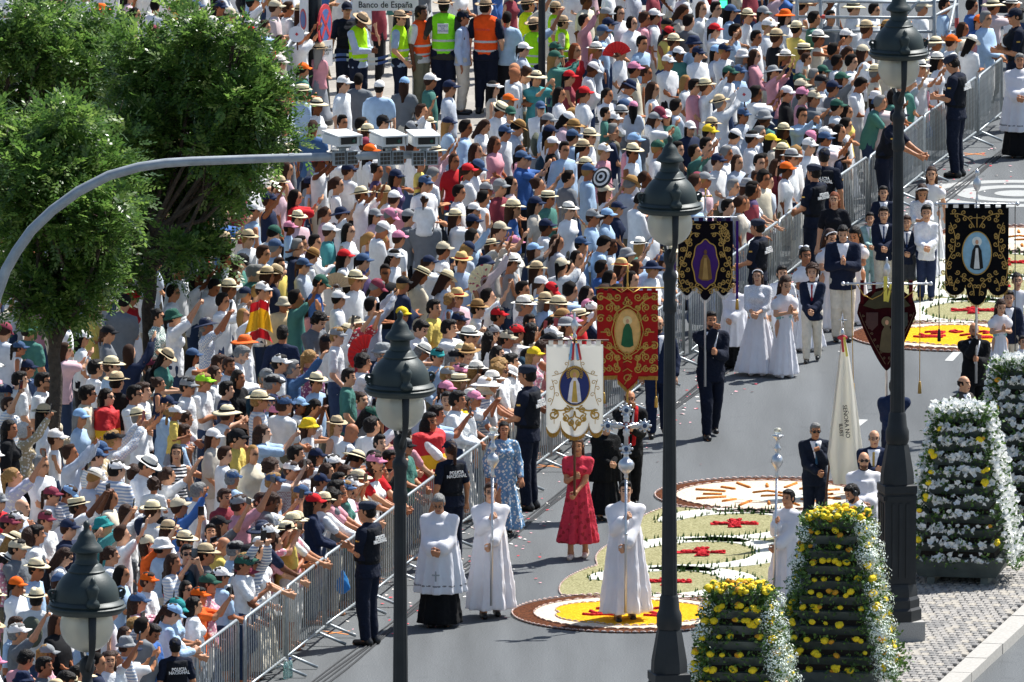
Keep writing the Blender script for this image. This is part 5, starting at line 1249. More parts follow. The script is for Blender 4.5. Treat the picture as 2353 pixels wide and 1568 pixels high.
# ---------------------------------------------------------------- banners
mat('velvet', rough=.95, obj=True, spec=.1, noise=(30, .8, 1.1)); mat('silk', rough=.55, obj=True, spec=.35, bump=(6, .02, .35), transl=.5); mat('oval_blue', lin('1c2d6e'), .7); mat('painted', rough=.7, obj=True, spec=.3, noise=(14, .85, 1.1))
def spiral(cx, cz, r, a0, turns, dr):
    return [(cx + r * (1 - t * .85) * math.cos(a0 + dr * t * turns * 2 * math.pi), cz + r * (1 - t * .85) * math.sin(a0 + dr * t * turns * 2 * math.pi)) for t in [i / 22 for i in range(23)]]
def vine(p0, p1, bow, k=3, r=.04):
    """a stem with curling shoots"""
    P0, P1 = np.array(p0), np.array(p1); d = P1 - P0; n = np.array((-d[1], d[0])); out = [[tuple(P0 + d * t + n * bow * math.sin(math.pi * t)) for t in [i / 12 for i in range(13)]]]
    for i in range(k):
        t = (i + .7) / k * .95; c = P0 + d * t + n * bow * math.sin(math.pi * t); s_ = 1 if i % 2 else -1; a = math.atan2(d[1], d[0])
        out.append(spiral(c[0] + math.cos(a + s_ * 1.4) * r, c[1] + math.sin(a + s_ * 1.4) * r, r, a + s_ * 1.4 + math.pi, 1.15, s_))
    return out
def cloth_sheet(name, w, h, bottom, color, material, parent, nx=36, nz=24, top=None, wave=.018):
    V = []; F = []
    for sd_ in (0, 1):
        for i in range(nx + 1):
            x = -w / 2 + w * i / nx; zb = bottom(x / w); zt = top(x / w) if top else 0.
            for j in range(nz + 1):
                t = j / nz; z = zt + (-zb - zt) * t; V.append((x, wave * math.sin(7 * x / w + 2.2 * z) * (.3 + .7 * t) + (.004 if sd_ else -.004), z))
    m = (nx + 1) * (nz + 1)
    for i in range(nx):
        for j in range(nz):
            a = i * (nz + 1) + j; F += [(a, a + 1, a + nz + 2, a + nz + 1), (m + a, m + a + nz + 1, m + a + nz + 2, m + a + 1)]
    for i in range(nx):
        for j in (0, nz): a = i * (nz + 1) + j; F.append((a, a + nz + 1, m + a + nz + 1, m + a))
    for j in range(nz):
        for i in (0, nx): a = i * (nz + 1) + j; F.append((a, m + a, m + a + 1, a + 1))
    b = MB(); b.add(V, F); return b.build(name, material, parent, True, color=color, material=material)
def strokes(name, lines, r, mt, parent, w, y=-.012, wave=.018):
    b = MB(); F = (np.array((0, 1., 0)), .45)
    for ln in lines: b.tube([(x, wave * math.sin(7 * x / w + 2.2 * z) * (.3 - .7 * z) + y, z) for x, z in ln], r, 5, flat=F)
    return b.build(name, mt, parent, True)
def fringe(w, bottom, L, mt, parent, n=90, x0=-.5, x1=.5):
    b = MB()
    for i in range(n):
        q = x0 + (x1 - x0) * (i + .5) / n; x = q * w; z = -bottom(q); b.tube([(x, -.004, z + .01), (x + rnd.gauss(0, .002), rnd.gauss(-.004, .004), z - L)], .0045, 4, caps=False)
    o = b.build('fringe', mt, parent); o['kind'] = 'stuff'; return o
def oval(name, cx, cz, rx, rz, y, mt, parent, color=None, n=40, wob=0.):
    b = MB(); P = [(cx + rx * (1 + wob * math.cos(8 * 2 * math.pi * i / n)) * math.cos(2 * math.pi * i / n), cz + rz * (1 + wob * math.cos(8 * 2 * math.pi * i / n)) * math.sin(2 * math.pi * i / n)) for i in range(n)]
    b.add([(x, y, z) for x, z in P] + [(x, y + .012, z) for x, z in P], [tuple(range(n - 1, -1, -1))] + [(i, (i + 1) % n, n + (i + 1) % n, n + i) for i in range(n)]); return b.build(name, mt, parent, color=color)
def frame_line(cx, cz, rx, rz, n=48, wob=0.): return [(cx + rx * (1 + wob * math.cos(8 * 2 * math.pi * i / n)) * math.cos(2 * math.pi * i / n), cz + rz * (1 + wob * math.cos(8 * 2 * math.pi * i / n)) * math.sin(2 * math.pi * i / n)) for i in range(n + 1)]
def poly(name, pts, y, col, parent, th=.008):
    b = MB(); n = len(pts); b.add([(x, y, z) for x, z in pts] + [(x, y + th, z) for x, z in pts], [tuple(range(n))] + [(i, n + i, n + (i + 1) % n, (i + 1) % n) for i in range(n)]); return b.build(name, 'painted', parent, color=col)
def saint(parent, cx, cz, h, robe, y, halo=None, under=None, face=SKL):
    if halo is not None: oval('halo', cx, cz + h * .40, h * .15, h * .15, y, 'painted', parent, halo, 24)
    poly('robe', [(cx - .05 * h, cz + .3 * h), (cx + .05 * h, cz + .3 * h), (cx + .14 * h, cz + .12 * h), (cx + .2 * h, cz - .42 * h), (cx + .08 * h, cz - .48 * h), (cx - .1 * h, cz - .47 * h), (cx - .21 * h, cz - .4 * h), (cx - .14 * h, cz + .12 * h)][::-1], y - .004, robe, parent)
    if under is not None: poly('gown', [(cx - .035 * h, cz + .2 * h), (cx + .035 * h, cz + .2 * h), (cx + .09 * h, cz - .44 * h), (cx - .09 * h, cz - .44 * h)][::-1], y - .008, under, parent)
    oval('face', cx, cz + h * .385, h * .05, h * .07, y - .009, 'painted', parent, face, 16)
def hang(e, w, n, h, mt, color, z=0.):
    for i in range(n):
        x = -w / 2 + w * (i + .5) / n; b = MB(); b.box((x, 0, z + h / 2 - .004), (w / n * .5, .03, h)); b.build('hanging_loop', mt, e, color=color, material=mt)
def cord(parent, pts, mt, r=.007): b = MB(); b.tube(pts, r, 5); return b.build('cord', mt, parent, True)
def tassel(parent, x, z, mt, L=.13):
    b = MB(); b.ball((x, -.02, z), .018, 8, 6); b.lathe([(.012, 0), (.02, -.02), (.026, -L), (.001, -L)], 10, (x, -.02, z)); return b.build('tassel', mt, parent, True)
def frame_banner(u0, u1, vt, vb, Y, label, yaw=0.):
    P0, P1 = at(u0, vt, Y), at(u1, vt, Y); c = (P0 + P1) / 2; w = P1[0] - P0[0]; h = c[2] - at(u0, vb, Y)[2]
    e = empty('banner', tuple(c), yaw, label, 'banner', 'embroidered procession banners'); return e, w, h
def pole(e, z0, z1, r, mt, x=0., y=.03, top=None):
    b = MB(); b.tube([(x, y, z0), (x, y, z1)], r, 10); p = b.build('pole', mt, e, True)
    if top is not None: b = MB(); b.lathe(top, 12, (x, y, z1)); b.build('finial', mt if mt != 'wood' else 'silver', p, True)
    return p
FIN = [(.012, 0), (.03, .03), (.03, .06), (.014, .08), (.02, .11), (.045, .16), (.05, .2), (.03, .25), (.012, .28), (.02, .3), (.004, .36)]
def hy(o, f): return handxy(o, f)
# white banner
q = hy(pink, pkf); e, w, h = frame_banner(1255, 1386, 792, 1004, q[1] - .02, 'white banner with gold scrollwork and a blue oval of the Virgin')
def bw(x): x = abs(x); return h * (.90 + .10 * abs(math.cos(math.pi * x / .44)) if x < .24 else .86 + .10 * abs(math.sin(math.pi * (x - .24) / .26)) ** .8)
def bw(x):
    a = abs(x); return h * (.84 + .16 * math.sqrt(max(0, 1 - (a / .25) ** 2)) if a < .25 else .84 + .13 * math.sqrt(max(0, 1 - ((a - .38) / .13) ** 2)))
cloth_sheet('cloth', w, h, bw, lin('efeee8'), 'silk', e, nx=60); hang(e, w, 6, .06, 'silk', lin('efeee8'))
b = MB(); b.tube([(-w * .56, .0, .055), (w * .60, .0, .055)], .013, 8); b.build('crossbar', 'wood', e, True); z0 = q[2] - h * 0 - e.location[2]
pole(e, 1.05 * 0 + (onbody(pink, (0, 0, .95))[2] - e.location[2]), .06, .017, 'wood', 0, .03, FIN)
oc = -h * .445; oval('medallion', 0, oc, w * .26, h * .205, -.026, 'oval_blue', e); fr = [frame_line(0, oc, w * .265, h * .21)]
saint(e, 0, oc - .02, h * .36, lin('e6e4ea'), -.034, lin('c9a95a'), lin('c8a64e'))
rays = [[(math.cos(a) * w * .10, oc + h * .13 + math.sin(a) * w * .10), (math.cos(a) * w * .15, oc + h * .13 + math.sin(a) * w * .15)] for a in [i * math.pi / 12 for i in range(-2, 15)]]
strokes('medallion_frame', fr + rays, .009, 'gold', e, w, -.034)
sc = []
for s_ in (-1, 1):
    sc += [[(s_ * (x) * w, z * h) for x, z in ln] for ln in ([(.0, -.93), (.06, -.86), (.16, -.82), (.2, -.75), (.1, -.72), (.05, -.68)], [(.02, -.69), (.12, -.70), (.24, -.715), (.40, -.71)], [(.1, -.80), (.02, -.78), (.0, -.72)])]
    for cx, cz, r in ((.37, -.76, .075), (.33, -.735, .03), (.14, -.70, .05), (.07, -.85, .045), (.16, -.80, .05)): sc.append([(s_ * x, z) for x, z in spiral(cx * w, cz * h, r * w * 1.3, 1.57, 1.4, 1)])
strokes('gold_scrollwork', sc, .011, 'gold', e, w)
fl = []
for s_ in (-1, 1):
    for ln in vine((.42 * w, -.66 * h), (.40 * w, -.38 * h), .12, 4, .035) + vine((.40 * w, -.34 * h), (.10 * w, -.10 * h), .25, 4, .03) + vine((.36 * w, -.86 * h), (.36 * w, -.78 * h), .0, 1, .03): fl.append([(s_ * x, z) for x, z in ln])
strokes('fine_vines', fl, .0045, 'gold_thread', e, w); fringe(w, bw, .05, 'gold', e)
mat('ribbon_red', lin('c2303a'), .6); mat('ribbon_blue', lin('7fb4dc'), .6)
for sx, m_ in ((-.05, 'ribbon_blue'), (-.02, 'ribbon_red'), (.03, 'ribbon_blue'), (.06, 'ribbon_red')):
    b = MB(); b.box((sx, -.03, -.09), (.03, .006, .22), Matrix.Rotation(-sx * 3, 3, 'Y')); b.build('ribbon', m_, e)
# red banner
q = hy(redm, rdf); e, w, h = frame_banner(1372, 1512, 668, 900, q[1] - .02, 'red banner with gold panels and an oval saint in green')
def br(x):
    a = abs(x); return h * (.985 - .10 * a / .17 if a < .17 else .845 + .02 * a)
cloth_sheet('cloth', w, h, br, lin('a81a1c'), 'silk', e, nx=60); hang(e, w, 7, .035, 'silk', lin('a81a1c'))
b = MB(); b.tube([(-w * .54, 0, .035), (w * .62, 0, .035)], .012, 8); b.build('crossbar', 'gold', e, True)
pole(e, onbody(redm, (0, 0, .35))[2] - e.location[2], .04, .014, 'gold', 0, .03, [(.01, 0), (.02, .03), (.01, .06), (.012, .2), (.03, .21), (.012, .23), (.008, .3)])
oc = -h * .40; oval('medallion', 0, oc, w * .205, h * .215, -.026, 'painted', e, lin('dcae6a')); saint(e, 0, oc - .02, h * .30, lin('1d5a38'), -.034, lin('e3cf9a'))
strokes('medallion_frame', [frame_line(0, oc, w * .21, h * .22), frame_line(0, oc, w * .25, h * .25, wob=.04)], .008, 'gold', e, w, -.03)
pn = []
for s_ in (-1, 1):
    for cz, hh in ((-.17, .28), (-.66, .30)):
        L_ = []
        for k in range(9):
            cx = .17 + .27 * ((k % 3) / 2); z_ = cz + hh * .38 * (1 - (k // 3)); L_.append(spiral(cx * w, z_ * h, .055 * w * (1.0 if k % 2 else 1.25), k * 1.1, 1.5, 1 if k % 2 else -1))
        L_ += vine((.15 * w, (cz - .12) * h), (.45 * w, (cz + .12) * h), .2, 5, .03)
        pn += [[(s_ * x, z) for x, z in ln] for ln in L_]
    for ln in (spiral(.33 * w, -.40 * h, .045 * w, 0, 1.2, 1), spiral(.30 * w, -.43 * h, .04 * w, 2, 1.2, -1), [(.27 * w, -.41 * h), (.44 * w, -.41 * h)], spiral(.40 * w, -.70 * h, .05 * w, 0, 1.4, 1), spiral(.40 * w, -.79 * h, .055 * w, 3, 1.5, -1)): pn.append([(s_ * x, z) for x, z in ln])
for cz in (-.12, -.66):
    for k in range(3): pn.append(spiral((k - 1) * .05 * w, (cz + .03 * (k == 1)) * h, .045 * w, 1.57, 1.1, 1 if k else -1))
    pn.append([(-.07 * w, (cz - .05) * h), (0, (cz - .03) * h), (.07 * w, (cz - .05) * h)])
strokes('gold_panels', pn, .010, 'gold', e, w)
strokes('monogram', [spiral(0, -.87 * h, .08 * w, 0.4, 1.0, 1), spiral(.01 * w, -.865 * h, .07 * w, 3.4, 1.0, -1), [(-.08 * w, -.80 * h), (.0, -.77 * h), (.08 * w, -.80 * h)], [(-.05 * w, -.93 * h), (.06 * w, -.82 * h)]], .007, 'gold', e, w)
fringe(w, br, .045, 'gold', e)
cord(e, [(-w * .2, -.03, .03), (-w * .1, -.035, -.02), (0, -.035, .035), (w * .1, -.035, -.02), (w * .2, -.03, .03)], 'gold')
for sx, L_ in ((-.40, 1.02), (.46, 1.06)):
    cord(e, [(sx * w, .03, .03), (sx * w + .01, .03, -L_ * h)], 'gold', .006); tassel(e, sx * w + .01, -L_ * h, 'gold')
# black and purple banner
q = hy(purp, puf); e, w, h = frame_banner(1558, 1684, 508, 690, q[1] - .02, 'black velvet banner with gold vines and a purple oval')
def bp(x): a = abs(x); return h * (.90 + .05 * math.cos(2 * math.pi * a / .34) + (.05 if a < .1 else 0))
cloth_sheet('cloth', w, h, bp, lin('120e14'), 'velvet', e, nx=60); hang(e, w, 6, .05, 'velvet', lin('2a1740'))
b = MB(); b.tube([(-w * .55, 0, .05), (w * .58, 0, .05)], .012, 8); b.build('crossbar', 'silver', e, True)
pp = pole(e, onbody(purp, (0, 0, .75))[2] - e.location[2], .06, .017, 'silver', 0, .03, [(.012, 0), (.03, .03), (.03, .06), (.012, .08), (.012, .3)])
b = MB(); b.box((0, .03, .30), (.022, .02, .26)); b.box((0, .03, .34), (.15, .02, .022))
for x, z in ((-.075, .34), (.075, .34), (0, .43)): b.ball((x, .03, z), .018, 8, 6)
b.build('cross', 'gold', pp, True)
oc = -h * .54; oval('medallion', 0, oc, w * .225, h * .29, -.026, 'painted', e, lin('3d1466'), wob=.05); saint(e, 0, oc - .01, h * .42, lin('7a5a2c'), -.034, None, lin('a8854a'), lin('6a4630'))
strokes('medallion_frame', [frame_line(0, oc, w * .235, h * .30, wob=.05)], .009, 'gold', e, w, -.03)
vn = []
for s_ in (-1, 1):
    L_ = vine((.08 * w, -.05 * h), (.42 * w, -.14 * h), .2, 5, .035) + vine((.42 * w, -.12 * h), (.40 * w, -.50 * h), -.15, 6, .04) + vine((.40 * w, -.50 * h), (.42 * w, -.84 * h), .15, 6, .04) + vine((.05 * w, -.88 * h), (.34 * w, -.86 * h), .2, 5, .035) + vine((.10 * w, -.16 * h), (.30 * w, -.24 * h), .3, 3, .03)
    for k in range(10): L_.append(spiral((.32 + .1 * (k % 2)) * w, (-.1 - .085 * k) * h, .04 * w * 1.2, k, 1.3, 1 if k % 2 else -1))
    vn += [[(s_ * x, z) for x, z in ln] for ln in L_]
strokes('gold_vines', vn, .008, 'gold_thread', e, w); fringe(w, bp, .05, 'silver', e, 60)
for sx in (-.56, .58):
    b = MB(); b.box((sx * w, 0, -h * .5), (.035, .01, h * 1.0)); b.build('ribbon', 'velvet', e, color=lin('3d1a6a'), material='velvet'); tassel(e, sx * w, -h * 1.0, 'gold')
# black banner with the blue oval
q = hy(blk, bkf); e, w, h = frame_banner(2172, 2318, 478, 702, q[1] - .02, 'black banner with gold vines and a pale blue oval of the Virgin')
def bb_(x):
    a = abs(x); return h * (.80 + .20 * math.sqrt(max(0, 1 - (a / .17) ** 2)) if a < .17 else .80 + .10 * math.sqrt(max(0, 1 - ((a - .34) / .16) ** 2)))
cloth_sheet('cloth', w, h, bb_, lin('0f0f11'), 'velvet', e, nx=60); hang(e, w, 6, .06, 'velvet', lin('0f0f11'))
b = MB(); b.tube([(-w * .62, 0, .055), (w * .64, 0, .055)], .013, 8)
for s_ in (-1, 1): b.ball((s_ * w * .64, 0, .055), .03, 8, 6)
b.build('crossbar', 'silver', e, True)
pole(e, onbody(blk, (0, 0, .85))[2] - e.location[2], .06, .018, 'silver', 0, .03, [(.014, 0), (.03, .04), (.014, .08), (.012, .16), (.04, .2), (.06, .26), (.05, .32), (.02, .36), (.03, .4), (.035, .44), (.005, .48)])
oc = -h * .46; oval('medallion', 0, oc, w * .225, h * .215, -.026, 'painted', e, lin('8fb8cc')); saint(e, 0, oc - .02, h * .33, lin('1a1716'), -.034, lin('dfe4dc'), lin('dcdcd6'))
strokes('medallion_frame', [frame_line(0, oc, w * .23, h * .22)], .008, 'gold', e, w, -.03)
vn = []
for s_ in (-1, 1):
    L_ = vine((.04 * w, -.20 * h), (.42 * w, -.06 * h), .2, 6, .035) + vine((.42 * w, -.15 * h), (.36 * w, -.45 * h), -.1, 6, .04) + vine((.38 * w, -.45 * h), (.42 * w, -.80 * h), .15, 6, .04) + vine((.04 * w, -.90 * h), (.26 * w, -.70 * h), .2, 6, .035) + vine((.3 * w, -.72 * h), (.36 * w, -.84 * h), .1, 3, .03)
    for k in range(8): L_.append(spiral((.30 + .12 * (k % 2)) * w, (-.12 - .09 * k) * h, .035 * w * 1.2, k, 1.3, 1 if k % 2 else -1))
    vn += [[(s_ * x, z) for x, z in ln] for ln in L_]
vn += [[(0, -.06 * h), (0, -.2 * h)], [(-.06 * w, -.1 * h), (.06 * w, -.1 * h)]]
strokes('gold_vines', vn, .007, 'gold_thread', e, w); fringe(w, bb_, .03, 'gold', e, 60)
for sx, L_ in ((-.60, 1.25), (.60, 1.55)):
    cord(e, [(sx * w, .0, .04), (sx * w + .01, .0, -L_ * h)], 'black_text', .007); tassel(e, sx * w + .01, -L_ * h, 'black_text', .16)
mat('dull_thread', lin('5a4630'), .8)  # gold thread with the banner's shade put into its colour
# maroon heart-shaped banner, seen from behind; cloth and embroidery colours darkened for its shaded side
q = hy(mar, mrf); e, w, h = frame_banner(1970, 2106, 660, 852, mar.location[1] + .32, 'maroon heart-shaped banner hanging from a silver bar behind the lamp')
def bh(x): a = abs(x) * 2; return h * (1.0 - .68 * a ** 1.35)
def th_(x): a = abs(x) * 2; return -.30 * h * (1 - math.sqrt(max(0, 1 - a * a)))
cloth_sheet('cloth', w, h, bh, lin('300a0f'), 'velvet', e, nx=40, top=th_)
for s_, c_ in ((-1, lin('4a302c')), (1, lin('3c403a'))):
    poly('coat_of_arms', [(s_ * .25 * w + x * w, z * h) for x, z in ((-.1, -.30), (.1, -.30), (.1, -.45), (0, -.52), (-.1, -.45))], -.04, c_, e)
poly('top_panel', [(x * w, z * h) for x, z in ((-.40, -.22), (-.2, -.06), (0, -.015), (.2, -.06), (.40, -.22), (.2, -.26), (0, -.24), (-.2, -.26))], -.034, lin('3b3620'), e)
saint(e, 0, -h * .58, h * .42, lin('5c5038'), -.034, lin('6e6448'))
strokes('edge_embroidery', [[(s_ * w * (.46 - .44 * t ** 1.2), -h * (.30 + .62 * t)) for t in [i / 14 for i in range(15)]] for s_ in (-1, 1)] + [spiral(s_ * w * (.40 - .40 * t), -h * (.34 + .58 * t), .02, t * 9, 1.2, s_) for s_ in (-1, 1) for t in [i / 8 for i in range(8)]], .005, 'dull_thread', e, w)
b = MB(); b.tube([(-w * .72, 0, .045), (w * .72, 0, .045)], .016, 8)
for s_ in (-1, 1): b.ball((s_ * w * .74, 0, .045), .03, 10, 6); b.ball((s_ * w * .66, 0, .045), .024, 8, 6)
b.build('crossbar', 'silver', e, True)
for x in (-.42, -.22, .18, .40): b = MB(); b.box((x * w, 0, -.02 - .25 * x * x), (.05, .02, .16 + .9 * x * x)); b.build('hanging_loop', 'velvet', e, color=lin('4a1016'), material='velvet')
pole(e, onbody(mar, (0, 0, 1.0))[2] - e.location[2], .05, .017, 'silver', 0, .03, FIN)
mat('ribbon_yellow', lin('e2cf52'), .6); b = MB(); b.box((-.02, -.03, -.02), (.05, .012, .34)); b.box((.03, -.03, -.08), (.03, .012, .24), Matrix.Rotation(.2, 3, 'Y')); b.build('ribbon', 'ribbon_yellow', e)
for sx, L_ in ((-.60, 1.16), (.56, 1.14)):
    cord(e, [(sx * w, 0, .04), (sx * w + .03 * (sx < 0), 0, -L_ * h)], 'gold', .006); tassel(e, sx * w + .03 * (sx < 0), -L_ * h, 'gold_thread', .15)
cord(e, [(-w * .5, -.03, .04), (-w * .4, -.04, -.1), (-w * .25, -.04, -.16), (-w * .1, -.04, -.1), (0, -.03, .0), (w * .15, -.04, -.12), (w * .3, -.04, -.14), (w * .45, -.04, -.05), (w * .5, -.03, .04)], 'gold', .008)
# white flag furled on its staff
q = hy(flg, flf); Y = q[1] - .03; top = at(1936, 772, Y); bot = at(1893, 1190, Y)
e = empty('flag', tuple(top), 0, 'white flag with black lettering drooping from a brown staff', 'flag'); dirv = (bot - top)
b = MB(); b.tube([np.zeros(3), dirv], .014, 8); p_ = b.build('staff', 'wood', e, True)
b = MB(); b.lathe([(.012, 0), (.035, .03), (.02, .06), (.012, .1)], 10); b.box((0, 0, .19), (.016, .016, .2)); b.box((0, 0, .21), (.11, .016, .018)); b.build('finial_cross', 'silver', p_, True)
V = []; F = []; nz, na = 30, 36
s0 = scl(1230)
def edge(v):   # left and right edge of the drooping cloth
    t = (v - 778) / (1112 - 778); l = 1933 - 32 * min(1, t * 1.25) + (14 * max(0, t - .8) / .2 if t > .8 else 0); r = 1942 + 42 * min(1, t / .8) ** .8 - (30 * max(0, t - .88) / .12 if t > .88 else 0); return l, r
for i in range(nz + 1):
    v = 778 + (1112 - 778) * i / nz; l, r = edge(v); A, B = at(l, v, Y) - top, at(r, v, Y) - top; c = (A + B) / 2; hw = (B[0] - A[0]) / 2; dp = min(.11, hw * .6)
    for k in range(na):
        a = 2 * math.pi * k / na; fo = 1 + .5 * math.sin(6 * a + i * .07) * min(1, i / 6); V.append((c[0] + hw * math.cos(a), -.0 + dp * math.sin(a) * fo, c[2]))
for i in range(nz):
    for k in range(na): F.append((i * na + k, (i + 1) * na + k, (i + 1) * na + (k + 1) % na, i * na + (k + 1) % na))
F += [tuple(range(na)), tuple(nz * na + k for k in range(na - 1, -1, -1))]
b = MB(); b.add(V, F); fc = b.build('cloth', 'silk', e, True, color=lin('edeae0'), material='silk')
A = at(1944, 965, Y) - top
text('lettering', 'SEÑORA NO', .082, Matrix.Translation((A[0], -.15, A[2])) @ Matrix.Rotation(math.pi / 2, 4, 'X') @ Matrix.Rotation(R(-84), 4, 'Z'), fc, 'black_text', sx=.95, extrude=.012)
A = at(1932, 985, Y) - top
text('lettering', 'ILUST', .07, Matrix.Translation((A[0], -.15, A[2])) @ Matrix.Rotation(math.pi / 2, 4, 'X') @ Matrix.Rotation(R(-86), 4, 'Z'), fc, 'black_text', extrude=.012)
b = MB(); b.ball((0, -.03, -.02), (.07, .02, .035), 8, 6); b.box((.0, -.05, -.11), (.03, .01, .2), Matrix.Rotation(-.1, 3, 'Y')); b.build('bow', 'ribbon_red', e); b = MB(); b.box((.04, -.05, -.14), (.03, .01, .26), Matrix.Rotation(-.15, 3, 'Y')); b.build('bow_tail', 'ribbon_yellow', e)
# candlesticks and cross
def candlestick(o, f, vtop, vbot, label, lean=0.):
    q = handxy(o, f); e = empty('processional_candlestick', (q[0], q[1] - .0, at(0, vbot, q[1])[2]), 0, label, 'candlestick', 'silver processional candlesticks'); zt = at(0, vtop, q[1])[2] - e.location[2]
    e.rotation_euler = (0, lean, 0); hz = zt - .62
    b = MB(); b.tube([(0, 0, 0), (0, 0, hz)], .017, 10); b.lathe([(.024, 0), (.024, .03)], 10, (0, 0, hz * .5)); b.build('staff', 'silver', e, True)
    b = MB(); b.lathe([(.02, 0), (.03, .02), (.02, .05), (.018, .1), (.035, .13), (.05, .15), (.075, .19), (.08, .23), (.06, .28), (.03, .30), (.022, .34), (.045, .37), (.05, .39), (.025, .42), (.018, .47), (.03, .50), (.075, .54), (.08, .55), (.03, .555), (.03, .56)], 18, (0, 0, hz)); b.build('knop', 'silver', e, True)
    b = MB(); b.lathe([(.02, 0), (.04, .02), (.05, .05), (.045, .075), (.03, .09)], 14, (0, 0, hz + .555)); b.build('glass_cup', 'globe', e, True)
candlestick(ac1, af1, 986, 1392, 'silver candlestick carried by the acolyte beside the priest', .012)
candlestick(ac3, af3, 988, 1372, 'silver candlestick carried by the acolyte behind the yellow tower', .02)
q = handxy(ac2, af2); e = empty('processional_cross', (q[0], q[1], at(0, 1408, q[1])[2]), 0, 'ornate silver processional cross held above the yellow carpet', 'cross'); zt = at(0, 932, q[1])[2] - e.location[2]; e.rotation_euler = (0, .004, 0)
b = MB(); b.tube([(0, 0, 0), (0, 0, zt - .92)], .018, 10); b.lathe([(.026, 0), (.026, .03)], 10, (0, 0, 1.0)); b.build('staff', 'silver', e, True)
z0 = zt - .95; b = MB(); b.lathe([(.02, 0), (.03, .03), (.02, .06), (.06, .1), (.10, .14), (.105, .2), (.08, .24), (.04, .27), (.03, .31), (.05, .33), (.02, .36)], 18, (0, 0, z0)); b.build('knop', 'silver', e, True)
cz = zt - .26; b = MB(); b.box((0, 0, cz - .06), (.055, .03, .56)); b.box((0, 0, cz), (.46, .03, .055))
for dx, dz in ((-1, 0), (1, 0), (0, 1), (0, -1)):
    x, z = dx * .235, cz + (dz * .20 if dz > 0 else dz * .30); b.ball((x, 0, z), (.062, .022, .062), 14, 8)
    for k in range(8): a = k * math.pi / 4; b.ball((x + .075 * math.cos(a), 0, z + .075 * math.sin(a)), .018, 6, 4)
    for t in (.35, .55): b.ball((dx * .235 * t, 0, cz + dz * .2 * t), (.045, .02, .045), 8, 6)
b.build('cross', 'silver', e, True)
b = MB(); b.ball((0, -.02, cz), (.05, .012, .05), 16, 6); b.build('centre_medallion', 'painted', e, color=lin('8a3a34'), material='painted')
for x, z in ((-.235, cz), (.235, cz), (0, cz + .20), (0, cz - .30)): b = MB(); b.ball((x, -.02, z), (.03, .01, .03), 12, 6); b.build('enamel', 'painted', e, color=lin('3f4f6a'), material='painted')
b = MB(); b.ball((0, -.035, cz + .02), .02, 8, 6); b.tube([(0, -.03, cz), (0, -.035, cz - .09), (.01, -.035, cz - .2)], [.022, .02, .012], 8); b.tube([(-.15, -.03, cz + .03), (0, -.035, cz - .01), (.15, -.03, cz + .03)], .012, 6); b.build('crucifix_figure', 'silver', e, True)
